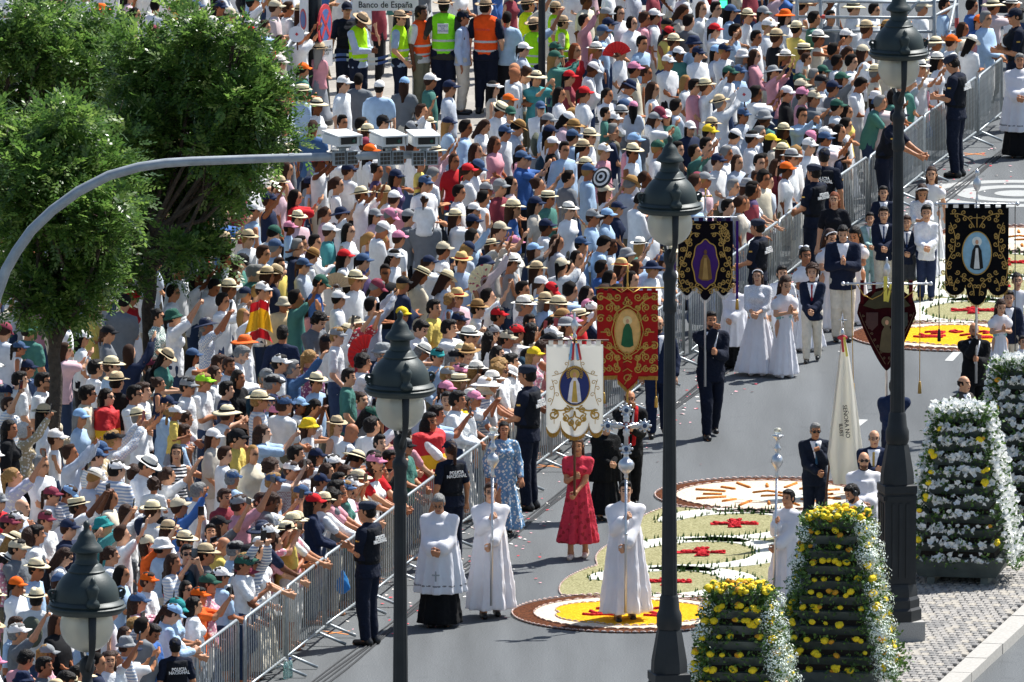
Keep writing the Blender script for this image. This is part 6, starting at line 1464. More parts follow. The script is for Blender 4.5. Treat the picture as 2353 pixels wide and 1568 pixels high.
# ---------------------------------------------------------------- the crowd: tile, then "x y head top pose"
CROWD = {1: """845 130 bb wt n;935 100 hpd wz n;1080 40 hsd wt z;965 300 ct nt k;1240 180 hsy lt n;1720 210 cr wt n;1800 240 hld kz n;1840 190 hsg lt n;1730 1260 cm wt n;1650 1310 cy mt n;1590 1230 bt wt n;700 60 bo yt n;1600 90 ct ws n;1530 40 cn nt n;300 60 hsd et n;60 420 hsd wt n;1430 300 hsb wt n""",
2: """30 260 hld kt n;170 40 ct wt a;260 60 hsb wt n;350 70 ft wt n;95 190 hsb lt r;365 475 co gt a;645 570 cw wt n;755 560 hsd et z;900 600 cw lt z;1075 575 cl et z;1250 550 cw gt n;1385 600 cn wt n;1690 600 vw wz n;1795 690 co wt n;1720 750 fn wt n;1835 520 hkd wt a;1890 520 hpb wz n;240 890 hub wt k;440 890 hpb dt z;640 850 hsd wt n;770 870 hsd wt n;815 910 fn wt n;920 840 ck et n;1200 780 hsb wt o;1235 850 fn wt n;1375 850 cn lt n;1495 890 hsd ls n;1610 880 hlb wt n;1770 910 cb wt n;1840 880 fb wt n;800 1000 cm wt p;830 1045 co wt n;1420 1120 hpb rt n;1570 1050 hlb wz a;1700 1000 hlb pt n;1510 1180 cr wt n;1505 1260 cr wt k;1555 1150 cb wt n;1885 1090 cb bt n;250 1180 hlb tz n;200 1270 ft wt n;600 1290 hpb wt k;880 1190 hud uz n;1010 1220 cn ut n;935 1340 ft wt n;1000 1370 cw pt n;1215 1265 cb ws n;1245 1220 hsg wt n;1450 1340 hsd wt n;1640 1310 ce ls n;1735 1290 ce mt n;1800 1290 hld wz n;1215 1390 cw wt s;640 1480 bn wt o;520 1490 hpb lt n;330 1510 fn wt n;865 1490 ce wt n;950 1490 cp wt n;1100 1500 ce et n;1425 1500 fn wt p;1555 1450 cw wt n;1620 1380 hsd wz n;1545 1535 cn wt n;1180 1150 hsb yt s;1900 330 cw wt n;1790 130 hsd lt z""",
3: """590 150 hsd ps o;380 330 cg gs n;375 390 cg gs p;520 350 hlr rd n;95 490 hkd wt a;160 520 hub wz n;250 530 fn tt p;735 90 ce gt n;750 160 cn wt n;710 210 cb lt n;830 90 hld wt n;915 160 hod wt n;1000 130 hsb pt n;1070 100 cw wt n;1160 165 ck kt n;1150 220 cr yz n;1205 280 fn wt n;1250 80 hlb pt n;1310 150 hsd et n;1345 290 bn lt n;985 300 hsd lt n;1240 360 cw gt b;1165 420 cw wt n;1375 360 cn ws n;1500 350 cl wt n;1560 340 cn wt n;1685 380 bw ls n;1720 100 fn ws n;1830 80 ce wt n;1860 170 cw wt n;1635 220 hsd lt k;930 470 cp cd n;1010 510 hub cz k;1290 570 hly wt n;1350 600 hsd pt n;1430 590 fn ws w;1590 500 cg wt n;1660 490 cb ls n;1770 390 hlb ps n;280 740 cb ws n;440 820 cw wt n;500 800 hsy wt k;510 880 fb wt n;730 790 hsd gt s;330 830 ce lt n;70 780 cg wt n;930 750 cp wt s;860 730 cb bt n;840 780 fe wt n;785 820 cw wt n;1070 820 ce wt n;1160 800 cw gt x;1080 780 cm wt n;1220 740 hsd ws n;1320 880 cw nt n;1470 860 ft wt n;1450 910 cy wt n;1610 940 cw ws n;1690 790 cb ws n;1820 830 be ks n;1750 950 vw ws n;340 910 cn wt n;360 990 cw kz b;445 1040 hsd ls n;575 1020 ft ws n;500 940 cb lt n;620 940 fn wt n;800 940 ct wt n;720 1040 cw pt n;920 1050 fn wz n;930 970 cl lt n;590 1140 fn wt n;610 1180 cb ls n;1095 1020 cg wt n;900 1000 hsd pt n;1230 1040 hsd kt n;1360 1060 hsd gt n;1510 1110 cn wt n;1430 1010 hsd et n;1530 1210 fr rt k;1570 1070 hsg ws n;1650 1130 hlb wt n;1715 1280 be cs n;1820 1120 hsd wt n;170 1100 cb bt n;140 1060 hpb pt n;470 1240 hsd et n;600 1360 hpy bt k;270 1290 hub wz n;70 1280 hld wz n;240 1410 cn wt n;330 1370 fn gt n;810 1440 cn nt n;740 1490 cl lt n;950 1400 hsd ws n;640 1500 ce lt n;1350 1270 hsb wt n;1340 1240 cm wt n;1420 1240 ce wt n;1580 1440 hsd nt n;1700 1420 hpb wt n;1620 1300 hsg wt n;1850 1320 hsd ut n;1400 60 hlb wt n;1500 60 hsd ws n;1600 70 cb lt n;1060 620 hlb wz n;1780 260 hsd wt n""",
4: """90 90 cg wt n;130 160 cw wt n;240 100 bo ws n;320 190 fn yt n;440 130 hsd gt a;180 250 ft kt n;370 340 fn wt n;390 410 hsb cz s;575 350 hsd et n;600 430 hsd wt n;660 370 hlb ct n;665 240 cw wt n;780 350 ct wt n;700 430 hsd wt n;860 70 hsd wt n;1190 40 ct wt n;1350 40 hsd lt n;1290 290 fn wt n;1400 280 co wt n;1550 290 fw wt n;1670 130 hsg ls n;1590 140 co bt n;1540 40 hsd bt n;1320 410 fw wt n;1250 460 fw wt p;1280 510 ct pt n;1180 420 fn wt n;1310 570 ce gt n;500 490 cg lt n;490 560 ck wt n;570 600 cn et n;640 540 cg et o;740 590 hsd wt n;600 730 cg wt n;870 670 bw wt n;880 720 cb wt n;340 550 cg pt n;350 590 ct et n;250 640 cw kt n;360 650 cp pt n;440 670 ct et p;360 800 hsd ls p;95 810 be gt n;670 780 hld yt n;230 900 fn yt n;390 950 cp wt n;420 950 hld kt n;570 910 hlb wt n;640 960 cb wt p;620 1010 cw ws n;740 1050 hsb nt k;780 920 hld kz a;1120 720 hsg gt l;1180 680 hld gt l;1250 720 hlb wt p;300 1170 co wt n;420 1080 hcy wt n;320 1090 fe wt n;220 1040 fn wt n;140 970 cy wt n;60 930 hsg wt n;60 1130 hsd wt n;180 1160 hlb mt n;250 1270 hsd wt n;150 1340 hsd mt n;40 1240 hub ws n;220 1430 hlb wt l;80 1290 hlb wt n;360 1340 hsb wt l;1480 200 hlb ct n;1750 220 hlb pt l;1690 30 fn wt n;1820 20 fw wt n;1060 90 hsd wt n;560 120 hsd et n""",
5: """1260 90 hsd kt n;1240 310 hsg ws n;1370 390 hld wt n;1430 310 hld wt n;1570 240 hsb ws s;1655 240 ck gt n;1640 300 hsb wt n;1755 330 hsg gt n;1860 340 ft nt n;1470 430 hsd wt n;1590 430 fn ws n;1300 440 cb bt k;1200 470 hsd ws n;1700 470 cn wt p;1545 530 hsd ws p;1790 470 hsy yt n;850 550 hsd et q;905 490 cr rt n;1095 640 hud gc n;1210 630 bg wt h;1440 690 bn wt h;1700 810 bo ws n;1645 900 hsg ws n;1520 960 hsb lt n;1590 980 hsb wt n;1490 1040 hlb wt n;1655 1070 hld kt n;1410 1080 cv wt a;1570 1150 hsd nt a;1300 1110 ce ws n;1100 1110 hub nz s;770 970 fn lt n;810 1080 ft kt n;1050 970 cm wt k;1130 910 ft gt n;130 860 cb wz s;215 890 cp pz k;200 720 bg gt n;600 1180 hsd cs a;735 1200 hld sp n;930 1180 hsd wt a;985 1160 hsb wt n;1215 1310 cw yt s;1290 1350 hub pt k;1800 1210 fn wz n;1490 1310 fn wz l;1650 1470 ck yt k;790 1480 ck ws h;690 1550 cb pt n;170 1430 how ws o;60 1420 hld kt n;1890 1310 cp wt k;1850 1050 ce wt n;1890 1090 ck ut n;660 1000 hsd wt k;290 1090 hsd wt n;130 1080 hsd wt n;300 1300 ft wt n;60 1260 hsb wt o;20 1160 cn wt k;360 1250 hlb cs n""",
6: """135 50 cg ws n;270 20 cp lt s;85 200 hsb ws n;170 140 cb lt n;345 130 hsd wt n;445 120 hsd ws n;545 30 cw tt n;400 210 fb wt n;365 270 cb lt n;650 210 cr ws a;780 240 cb ut n;200 280 hsb yt n;890 20 cw wt n;830 110 hpy bt k;920 120 hpy wt k;1030 80 cp wt n;1000 210 vw wt n;940 330 hsd kt x;980 260 hld ut n;1165 340 fn cs n;1060 400 ck ns a;1340 160 ct ws n;1240 250 cn wt p;1490 160 cn wt n;1470 240 fo bi f;1550 90 hcd ls w;1810 250 fw ki n;140 330 ft nt n;40 330 hsg gt n;80 440 cw wt n;610 500 cw wt n;700 420 hld ct o;850 420 cm wt n;730 370 fn ws n;850 560 hsd is h;740 680 bt rf h;230 540 bt ys n;320 510 hsd gt n;430 560 hlb rc k;450 670 hcd et n;225 760 hsd ns z;1055 610 cy wt n;1275 580 hsd yt n;1390 530 hcy lz s;1440 490 fo wt n;1580 570 fb wt n;1160 720 hsd wt n;1230 790 bw wt k;1380 720 hsd wt p;1520 760 fw wt n;1720 620 cr nt n;1660 500 hsd wt o;1900 550 fw wt n;1690 740 ce wt n;1780 790 ct wt n;1850 740 cr wt p;1170 870 fw wt n;1300 900 cq ls n;1420 910 ck wt n;1470 880 fn wt n;1520 880 fb wt x;1660 800 hld wt n;1720 900 hld is n;1570 1000 fw wt n;1370 1030 ce wt n;1450 1010 cp wt n;1650 1060 hld wt n;1360 1130 cp wt n;1450 1080 fn wt n;1750 1110 bw is n;1640 1160 bt wt n;1530 1190 fw wt p;1370 1220 hsd wt x;1540 1250 hud wt x;1460 1320 cy wt k;1300 1370 hsd sp n;1390 1540 ck gt n;640 740 fn wt n;600 760 ce wt n;540 800 ck ws o;410 930 hpy if n;200 950 cw ws n;290 1000 hsg ds w;780 960 hcd wt n;920 870 be wt n;950 900 hsy wt k;680 1060 hsd gt n;280 1110 cg rt k;100 1060 cg wt n;60 1200 fn wz n;140 1220 cn lt n;230 1240 cb wt n;185 1300 cp wt k;340 1240 cl wt p;420 1270 hld wt n;290 1380 hsb ws k;405 1390 by ws k;600 1380 ft wz n;800 1310 cg et n;670 1450 hkd wt n;850 1400 hsd wt o;770 1220 hub pt k;900 1520 hsd lt n;1080 970 fn wt n;1880 1000 hcy wt n;1590 1330 hsd lt p;1830 1010 fw wt n;1700 1230 hsd ws n;80 1450 hlb lt n""",
7: """65 250 fw ki n;430 270 ct wt o;530 230 hld wt n;690 130 hsd ls n;770 150 hsb wt k;970 130 fw wt n;890 200 be gt n;840 280 fo pt n;960 290 hlb lt n;1075 290 bn wt n;760 370 hld wt p;280 400 cw lt n;325 440 cr ws n;485 460 hcd ls p;150 450 hsd wt n;185 540 fn ki n;310 520 ft lt n;400 550 fn ws n;430 640 fb pt n;620 560 cp wt o;200 680 hsd wt n;100 750 cr yt n;215 740 hld wt p;350 750 cw wt n;590 690 be lt n;230 890 cy ws n;40 780 ct ws n;150 960 hsd wt n;40 1030 hcy wt n;110 1030 bw wt n;30 1110 bw wt n;330 690 hld wt n;540 800 ck pt n;1010 380 hld kt n;700 300 hsd bt p;560 120 cb ls n;1170 480 hsd pt n;830 480 hsb lt n;1090 560 hsd et n;250 300 ft wt n;480 300 hsd et o;600 480 hld is n;960 470 hsd wt n""",
9: """90 180 hpy wf o;640 30 cb wt n;780 120 cw ws n;960 90 fw ws n;900 160 hsb ot v;1035 240 hcb wt s;1130 170 hpb wt w;1190 20 hld ki x;1330 280 hsg ws a;1560 180 cb lt n;1510 320 hsb mt n;1620 350 ce pt n;1650 400 hpy pf n;1760 350 hsb wt n;430 280 cl is n;340 290 cm wt n;530 370 fn wt h;700 500 bq tt h;140 390 hkd wt n;300 460 cm wt n;50 480 cm wt n;100 460 cw kt n;230 570 hsd wt n;195 600 hsb et g;110 650 ct et n;30 740 fw pt n;1130 530 ft wt n;1240 600 fn wt p;1000 620 ct ot h;990 870 co wt n;740 710 hpb wt n;1160 760 hlb wt n;1260 700 hsd et p;1170 830 cb rt k;1280 870 hsb wt k;1380 690 ft et n;1470 650 hkd yt n;1580 660 ck ls n;1700 760 cg wt n;1790 750 ck is n;1750 820 cm wt k;1480 490 ck et o;1770 540 bn wt p;1500 840 cw lt n;1530 890 cg wt n;1460 950 hpy rt n;1590 980 co ot p;1690 970 hsb wl k;1250 940 hld wt n;1340 1050 hld wt n;1150 1040 cq lt n;1120 1090 cl ls n;920 1010 cb wt p;910 1200 hcy pt n;1430 1130 hod wl p;1010 1310 be wt n;1200 1240 hsd bt n;245 990 fn wt z;120 1220 cw et o;100 1190 hsb lt n;140 1420 hsd pt n;290 1460 hsd et n;310 1360 ce wt n;150 1540 bn lt n;520 1500 hsd yt n;790 1420 hlb wt n;720 1480 hsd nt n;950 1420 hub wt o;400 720 hlb wt n;60 600 fn pt n;860 420 hlb wt h;1420 560 hsd wt o;1090 640 bw lt n;640 1320 hlb lt z;850 1250 hlb is o;1060 1540 hsd wt n;400 1560 hsd pt n;560 1240 hsd lt n""",
10: """135 120 hcb wt p;270 120 cw wt n;440 30 cn wt p;550 80 cw wt n;370 120 hlb wt n;510 150 hlb wt n;470 200 cn wt n;690 50 fn lt n;820 190 fn wt n;660 250 cb ws n;640 160 hlb wt n;590 210 hsd wt n;340 280 cb ps n;420 340 cr ns n;100 350 hsb et n;160 360 hlb wt p;80 520 bn wt p;570 330 hcd ws l;440 480 fn wt l;430 540 fn yt a;640 290 ck et n;760 230 cw pt n;870 260 cl gt n;940 140 hlb wt n;670 410 cp wl k;840 340 hlb wl k;210 640 bw wt n;110 690 ck is h;40 740 cg wt n;60 830 cm wl k;30 960 hsb wl k;300 530 hub pt n;1150 120 hsb rl k;960 60 hsd kt n;830 60 hsd nt p;300 30 hsd nt n;150 200 cb lt n;700 300 hsd wt l;1040 240 hsd pt l;560 640 hlb pt l;290 700 hpb wt l"""}
LET = {'w': 'eceeee', 'n': '1f2a44', 'b': '3f66a4', 'l': 'a9c4de', 'k': '17181b', 'e': '70757a', 'r': 'c4232a', 'p': 'd99aa4', 'o': 'e8672a', 'y': 'e6cc6a', 't': '4f9c9e', 'g': '4a7d72', 'u': '55466a', 'm': '8a3a44', 'c': 'e2d8bf', 'd': '44658f', 'i': 'e9e9e9', 's': 'e8b820'}
LETN = {'w': 'white', 'n': 'navy', 'b': 'blue', 'l': 'pale blue', 'k': 'black', 'e': 'grey', 'r': 'red', 'p': 'pink', 'o': 'orange', 'y': 'yellow', 't': 'turquoise', 'g': 'green', 'u': 'purple', 'm': 'maroon', 'c': 'cream', 'd': 'denim blue', 'i': 'striped', 's': 'flag'}
HATC = {'w': 'eceae6', 'n': '1e2a46', 'b': '40587a', 'r': 'c81f26', 'o': 'f06a1c', 'g': '2f5a4c', 'y': 'ecc92e', 'p': 'd98aa6', 'k': '1b1c20', 'e': '8f9294', 't': 'cbbfa4', 'm': '8a3b4c', 'l': '8fb3d8', 'v': 'a8ee3a', 'q': '2f8f8f'}
HATN = {'w': 'white', 'n': 'navy', 'b': 'blue', 'r': 'red', 'o': 'orange', 'g': 'green', 'y': 'yellow', 'p': 'pink', 'k': 'black', 'e': 'grey', 't': 'beige', 'm': 'maroon', 'l': 'light blue', 'v': 'lime', 'q': 'teal'}
FED = {'n': ('e6d8b2', '2a241f', 'straw hat'), 't': ('c9b48f', '17171a', 'tan felt hat'), 'w': ('f2eee2', '1b1b1d', 'white straw hat'), 'b': ('a8824e', '5a4028', 'brown straw hat'), 'e': ('a9aaa8', '303236', 'grey hat'), 'r': ('d8232a', 'e8c330', 'red hat'), 'o': ('d2b176', 'c2302c', 'red-banded straw hat')}
HAIRN = {'d': 'dark', 'b': 'brown', 'y': 'blond', 'g': 'grey', 'r': 'red', 'w': 'white', 'k': 'black'}
STN = {'s': 'short {} hair', 'l': 'long {} hair', 'p': '{} ponytail', 'u': '{} bun', 'k': 'shaved head', 'c': 'curly {} hair', 'o': '{} bob'}
mat('spanish_flag', rough=.8, obj=True, bump=CLB, pattern=lambda n, l, tc, src, mixc, ramp: (lambda s, a: (l.new(tc.outputs['Object'], s.inputs[0]), l.new(s.outputs[2], a.inputs[0]), ramp(a.outputs[0], [(0, lin('c01a22')), (.42, lin('c01a22')), (.43, lin('f0b818')), (.62, lin('f0b818')), (.63, lin('c01a22'))], True))[2])(n.new('ShaderNodeSeparateXYZ'), n.new('ShaderNodeMapRange')))
_mr = [x for x in MAT['spanish_flag'].node_tree.nodes if x.type == 'MAP_RANGE'][0]; _mr.inputs[1].default_value = .6; _mr.inputs[2].default_value = 1.55
mat('yellow_flag', lin('f2b41c'), .8, bump=CLB)
def read_crowd():
    out = []
    for t, sx in CROWD.items():
        for it in sx.replace('\n', '').split(';'):
            if not it.strip(): continue
            X, Y, h, tp, ps = it.split(); u, v = T(t, float(X), float(Y)); out.append((u, v, h, tp, ps))
    return out
POSEMAP = {'n': ('stand', 'relax', 'stand', 'look', 'relax', 'clasp'), 'a': ('folded',), 'p': ('phone',), 'h': ('phonehi',), 'o': ('oneup',), 'w': ('wave',), 'f': ('fan',), 'l': ('lean',), 'k': ('stand', 'clasp'), 'x': ('relax',), 'z': ('stand',), 'q': ('look',), 'b': ('stand',), 'g': ('stand',), 'v': ('stand',), 'y': ('stand',), 's': ('sit',), 'r': ('selfie',)}
JEANS = [lin(c) for c in ('2b3a55', '3a4c6c', 'cfc7b4', '1a1b20', 'e2dfd8', '6f6a58', '8a8f96')]
def spec(u, v, h, tp, ps, rr):
    if ps == 'n' and rr.random() < .06: ps = rr.choice('pppohhaf')
    d = dict(u=u, v=v, hat=None, band=None, hair=None); kid = ps in 'kvygs' or tp[1] == 'l' and ps == 'k'; long_ = rr.random() < .48
    sex = 'f' if long_ else 'm'
    if h[0] == 'h':
        st, hc = STYLE[h[1]], h[2]; d['hair'] = (st, hc); sex = 'f' if h[1] in 'lpuo' else 'm'; d['hn'] = STN[h[1]].format(HAIRN[hc])
        if h[1] == 'k': d['hair'] = None
    else:
        hc = rr.choice('ddbbbygk'); d['hair'] = (rr.choice(('long', 'ponytail')) if sex == 'f' else 'short', hc)
        if h[0] == 'c': d['hat'] = ('cap', lin(HATC[h[1]])); d['hn'] = HATN[h[1]] + ' cap'
        elif h[0] == 'f': f_ = FED[h[1]]; d['hat'] = (rr.choice(('fedora', 'fedora', 'fedora', 'floppy', 'boater')) if h[1] in 'n' else 'fedora', lin(f_[0]), lin(f_[1])); d['hn'] = f_[2]
        elif h[0] == 'b': d['hat'] = (rr.choice(('bucket', 'bucket', 'floppy')), lin(HATC.get(h[1], 'cbbfa4'))); d['hn'] = HATN.get(h[1], 'beige') + ' sun hat'
        else: d['hat'] = ('visor', lin(HATC['w'])); d['hn'] = 'white visor'
    c = lin(LET[tp[0]]); j = rr.uniform(.88, 1.06); c = tuple(min(.9, x * j) for x in c); d['tn'] = LETN[tp[0]]; m = 'cloth'; g = {'t': 'tee', 's': 'long', 'z': 'tank', 'd': 'dress', 'i': 'tank', 'c': 'tee', 'f': 'loose', 'l': 'tee', 'p': 'tee'}[tp[1]]
    if tp[1] in 'i' or tp[0] == 'i': m = 'cloth_stripe'; d['tn'] = {'i': 'striped', 'b': 'blue striped', 'k': 'black striped'}[tp[0]]; c = lin({'i': '8f9bb0', 'b': '6f9ac8', 'k': '22252c'}[tp[0]])
    if tp[1] == 'c': m = 'cloth_check'; d['tn'] += ' checked'
    if tp[1] == 'f': m = 'cloth_floral'; d['tn'] += ' patterned'; c = lin('b8424c') if tp[0] in 'rp' else (lin('c9c6d8') if tp[0] == 'w' else lin('8a5a7a'))
    if tp[0] in 'w' and m == 'cloth' and rr.random() < .13: m = rr.choice(('cloth_stripe', 'cloth_check')); c = lin(rr.choice(('9fb0c8', 'b8c4d4', 'c9a8a8')))
    if tp[0] in 'wtlp' and m == 'cloth' and sex == 'f' and rr.random() < .2: m = 'cloth_floral'; c = lin(rr.choice(('c98a9a', '8aa0b8', 'b0a080')))
    d['gn'] = {'tee': 'tee', 'long': 'shirt', 'tank': 'top', 'dress': 'dress', 'loose': 'blouse'}[g]
    if sex == 'f' and g == 'tee' and rr.random() < .3: g = 'loose'
    d['cape'] = tp if tp in ('sp', 'ys') else None
    if d['cape']: c = lin('e9e9e6'); g = 'tee'; d['tn'] = 'flag'; d['gn'] = 'cape'; m = 'cloth'
    bt = rr.choice(('trousers', 'trousers', 'shorts')) if sex == 'm' else rr.choice(('trousers', 'skirt', 'shorts', 'maxi'))
    d['wear'] = [(g, c, m, {'tee': 'tee_shirt', 'long': 'shirt', 'tank': 'top', 'dress': 'dress', 'loose': 'blouse'}[g])]
    if g != 'dress': d['wear'].insert(0, (bt, rr.choice(JEANS), 'cloth', {'maxi': 'skirt'}.get(bt, bt)))
    if d['cape']: d['wear'].append(('cape', lin('f0b818'), 'spanish_flag' if d['cape'] == 'sp' else 'yellow_flag', 'flag_cape'))
    if ps in 'bv' or rr.random() < .05: d['wear'].append(('backpack', lin('e0702a') if ps == 'v' else lin(rr.choice(('1f3a4a', '26282c', '5a5f52'))), 'cloth', 'backpack'))
    d['sex'], d['child'] = sex, kid; d['pose'] = rr.choice(POSEMAP['l' if (tp[1] == 'l') else ps]); d['ps'] = ps
    d['yaw'] = {'x': 20, 'z': 165, 'v': 170, 'y': 170, 'g': 168, 'q': 150}.get(ps, rr.gauss(86, 24)); d['scale'] = (rr.uniform(.70, .84) if kid else rr.uniform(.93, 1.03)) * (1 if sex == 'm' or kid else .955)
    if ps == 'g': d['scale'] = .95
    d['glass'] = rr.random() < .22 and not kid; d['skin'] = rr.choice(SKIN[:5]) if rr.random() < .9 else rr.choice(SKIN[5:])
    f = Fig(d['pose'], sex, kid); p = None
    z = f.hc[2] * d['scale'] + (.03 if d['hat'] else 0); lift = 0.
    if ps == 's': d['scale'] = .62; lift = 1.40 - .86 * .62; z = lift + f.hc[2] * .62; d['yaw'] = 170 if tp == 'wt' else rr.gauss(75, 15)
    p = G(u, v, z); off = (p - BA).dot(BN)
    lim = -.52 if d['pose'] == 'lean' else -.34
    p[2] = 0
    if off > lim: p = p - BN * (off - lim)
    p[2] = lift; d['pos'] = p; d['fig'] = f; return d
rr_ = random.Random(41)
ALL = [spec(*q, rr_) for q in read_crowd()]
for d in [d for d in ALL if d['ps'] == 's']:          # the grown-up under each child carried on the shoulders
    y = R(d['yaw']); a = spec(d['u'], d['v'] + 118, rr_.choice(('hsd', 'hsb', 'cn', 'hsg')), rr_.choice(('wt', 'lt', 'nt', 'et')), 'n', rr_)
    a.update(pose='clasp', sex='m', child=False, yaw=d['yaw'], scale=1.0, fig=Fig('clasp', 'm', False), ps='c'); a['pos'] = d['pos'] * (1, 1, 0) + np.array((math.sin(y), -math.cos(y), 0)) * .10; ALL.append(a)
press = []                                              # spectators pressed against the front barriers
for k in range(24):
    g_ = BA + BDIR * (-1.5 + k * .92 + rr_.uniform(-.2, .2)) - BN * .55; uv = PX(g_ + np.array((.15, .05, 1.46)))
    press.append(spec(uv[0], uv[1], rr_.choice(('cw', 'cn', 'fn', 'hlb', 'hsd', 'hpb', 'cp', 'fw', 'hsb', 'cl', 'hld')), rr_.choice(('wt', 'wz', 'lt', 'pt', 'wt', 'rt', 'nt', 'yt')), 'l' if k % 3 else 'k', rr_))
ALL.sort(key=lambda d: d['pos'][1]); IND = ALL[:250] + press; REST = ALL[250:]; ALL = ALL + press
LOC = [(110, 980, 'by the left tree trunk'), (345, 780, 'by the second tree trunk'), (200, 1380, 'near the bottom left lamp'), (920, 900, 'around the front lamp'), (560, 760, 'below the curved gantry arm'), (880, 360, 'beside the traffic cameras'), (1540, 470, 'around the banner lamp'), (950, 220, 'in front of the stewards'),
       (1330, 170, 'right of the slim post'), (1680, 200, 'below the green signal'), (2000, 150, 'beside the scaffold'), (2080, 330, 'along the far barrier'), (1320, 640, 'left of the red banner'), (1130, 880, 'left of the white banner'), (660, 1290, 'at the front barrier'), (420, 1480, 'near the bottom policeman'), (400, 1180, 'at lower left'),
       (1700, 520, 'left of the purple banner'), (850, 560, 'below the traffic cameras'), (700, 1000, 'left of the front lamp'), (1000, 700, 'amid the crowd'), (60, 300, 'behind the trees'), (900, 1120, 'behind the front policeman')]
PHR = {'a': 'arms folded', 'p': 'holding a phone up', 'h': 'filming with raised phone', 'o': 'one arm raised', 'w': 'waving', 'f': 'with a fan', 'l': 'leaning on the barrier', 'z': 'seen from behind', 'x': 'facing the street', 'b': 'with backpack', 's': 'carried on shoulders', 'c': 'carrying a child'}
ORD = ['leftmost', 'second from left', 'third from left', 'fourth from left', 'fifth from left', 'sixth from left', 'seventh from left', 'eighth from left', 'ninth from left', 'tenth from left', 'eleventh from left', 'twelfth from left']
def uniq(items, forms):
    """the first form that singles each item out, else its place from the left among its twins"""
    lab = {}
    from collections import defaultdict
    todo = list(range(len(items))); out = [None] * len(items)
    for fm in forms:
        g = defaultdict(list)
        for i in todo: g[fm(items[i])].append(i)
        nxt = []
        for k, v in g.items():
            if len(v) == 1 and k not in lab: out[v[0]] = k; lab[k] = 1
            else: nxt += v
        todo = nxt
    g = defaultdict(list)
    for i in todo: g[forms[0](items[i])].append(i)
    for k, v in g.items():
        v.sort(key=lambda i: items[i]['u'])
        for n, i in enumerate(v): out[i] = k + ', ' + ORD[min(n, 11)]
    for i, k in enumerate(out):
        while len(k.split()) > 16 and ' and ' in k: k = k.replace(' hair and', ' hair,', 1) if ' hair and' in k else k.replace(' and', ',', 1)
        k = k if len(k.split()) <= 16 else k.replace(' the ', ' ', 1)
        out[i] = k if len(k.split()) <= 16 else k.replace(' the ', ' ', 1)
    return out
for d in ALL:
    d['loc'] = min(LOC, key=lambda q: (q[0] - d['u']) ** 2 + (q[1] - d['v']) ** 2)[2]; d['who'] = 'child' if d['child'] else 'spectator'
    hn = ('with ' if 'hair' in d['hn'] or 'pony' in d['hn'] or 'bun' in d['hn'] or 'bob' in d['hn'] or 'head' in d['hn'] else 'in ') + d['hn']
    d['base'] = '%s %s and %s %s' % (d['who'], hn, d['tn'], d['gn']); d['short'] = '%s %s' % (d['who'], hn)
labs = uniq(IND, [lambda d: d['base'] + ' ' + d['loc'], lambda d: d['base'] + (', ' + PHR[d['ps']] if d['ps'] in PHR else ', arms down') + ', ' + d['loc']])
pm = MB(); pm.box((0, 0, 0), (.078, .011, .16)); PHONE = pm.mesh('phone', 'plastic'); ps_ = MB(); ps_.box((0, .007, 0), (.07, .003, .148)); SCREEN = ps_.mesh('screen', 'glass_dark')
CAMW = MB(); phones = []
for d, lb in zip(IND, labs):
    ex = [('sunglasses', lin('101012'), 'glass_dark')] if d['glass'] else []
    if d['sex'] == 'm' and not d['child'] and rr_.random() < .16 and not d['hat']: ex.append(('beard', tuple(.6 * a_ + .4 * b_ for a_, b_ in zip(HAIRC[d['hair'][1]] if d['hair'] else HAIRC['d'], d['skin'])), 'hair'))
    o, f = person(tuple(d['pos']), R(d['yaw']), d['scale'], d['pose'], d['sex'], d['child'], d['skin'], d['wear'], d['hair'], d['hat'], ex, None, lb, 'spectators behind the barriers', rr_.uniform(.93, 1.14))
    if d['ps'] == 'g': # printed sun on the back of the grey tee
        b = MB(); n = 40; V = [(0, 0, 0)] + [((.105 if i % 2 else .16) * math.cos(2 * math.pi * i / n), 0, (.105 if i % 2 else .16) * math.sin(2 * math.pi * i / n)) for i in range(n)]
        b.add([(x, .150, 1.19 + z) for x, y, z in V], [(0, 1 + (i + 1) % n, 1 + i) for i in range(n)]); b.build('sun_print', 'white_paint', o.children[1])
    if d['ps'] in 'phor' and d['pose'] in ('phone', 'phonehi', 'oneup', 'selfie'):
        which = (0, 1) if d['pose'] in ('phone', 'phonehi') else (0,); q = handxy(o, f, which); phones.append((d, q + np.array((0, 0, .05 * d['scale'])), o))
PL = [dict(u=p[0]['u'], b='dark phone held up by %s' % p[0]['short'], c='dark phone raised by %s' % p[0]['base'], loc=p[0]['loc']) for p in phones]
for (d, q, o), lb in zip(phones, uniq(PL, [lambda x: x['b'] + ' ' + x['loc'], lambda x: x['c'] + ' ' + x['loc']])):
    e = new('phone', PHONE, None, lin(rr_.choice(('16171a', '202226', '1b1b1f', '8a2a30', '3a3f4a'))), loc=tuple(q), rot=(R(-8), R(rr_.choice((0, 0, 90, 4))), R(d['yaw'] + 180))); new('screen', SCREEN, e); tag(e, lb, 'phone', 'phones held up in the crowd')
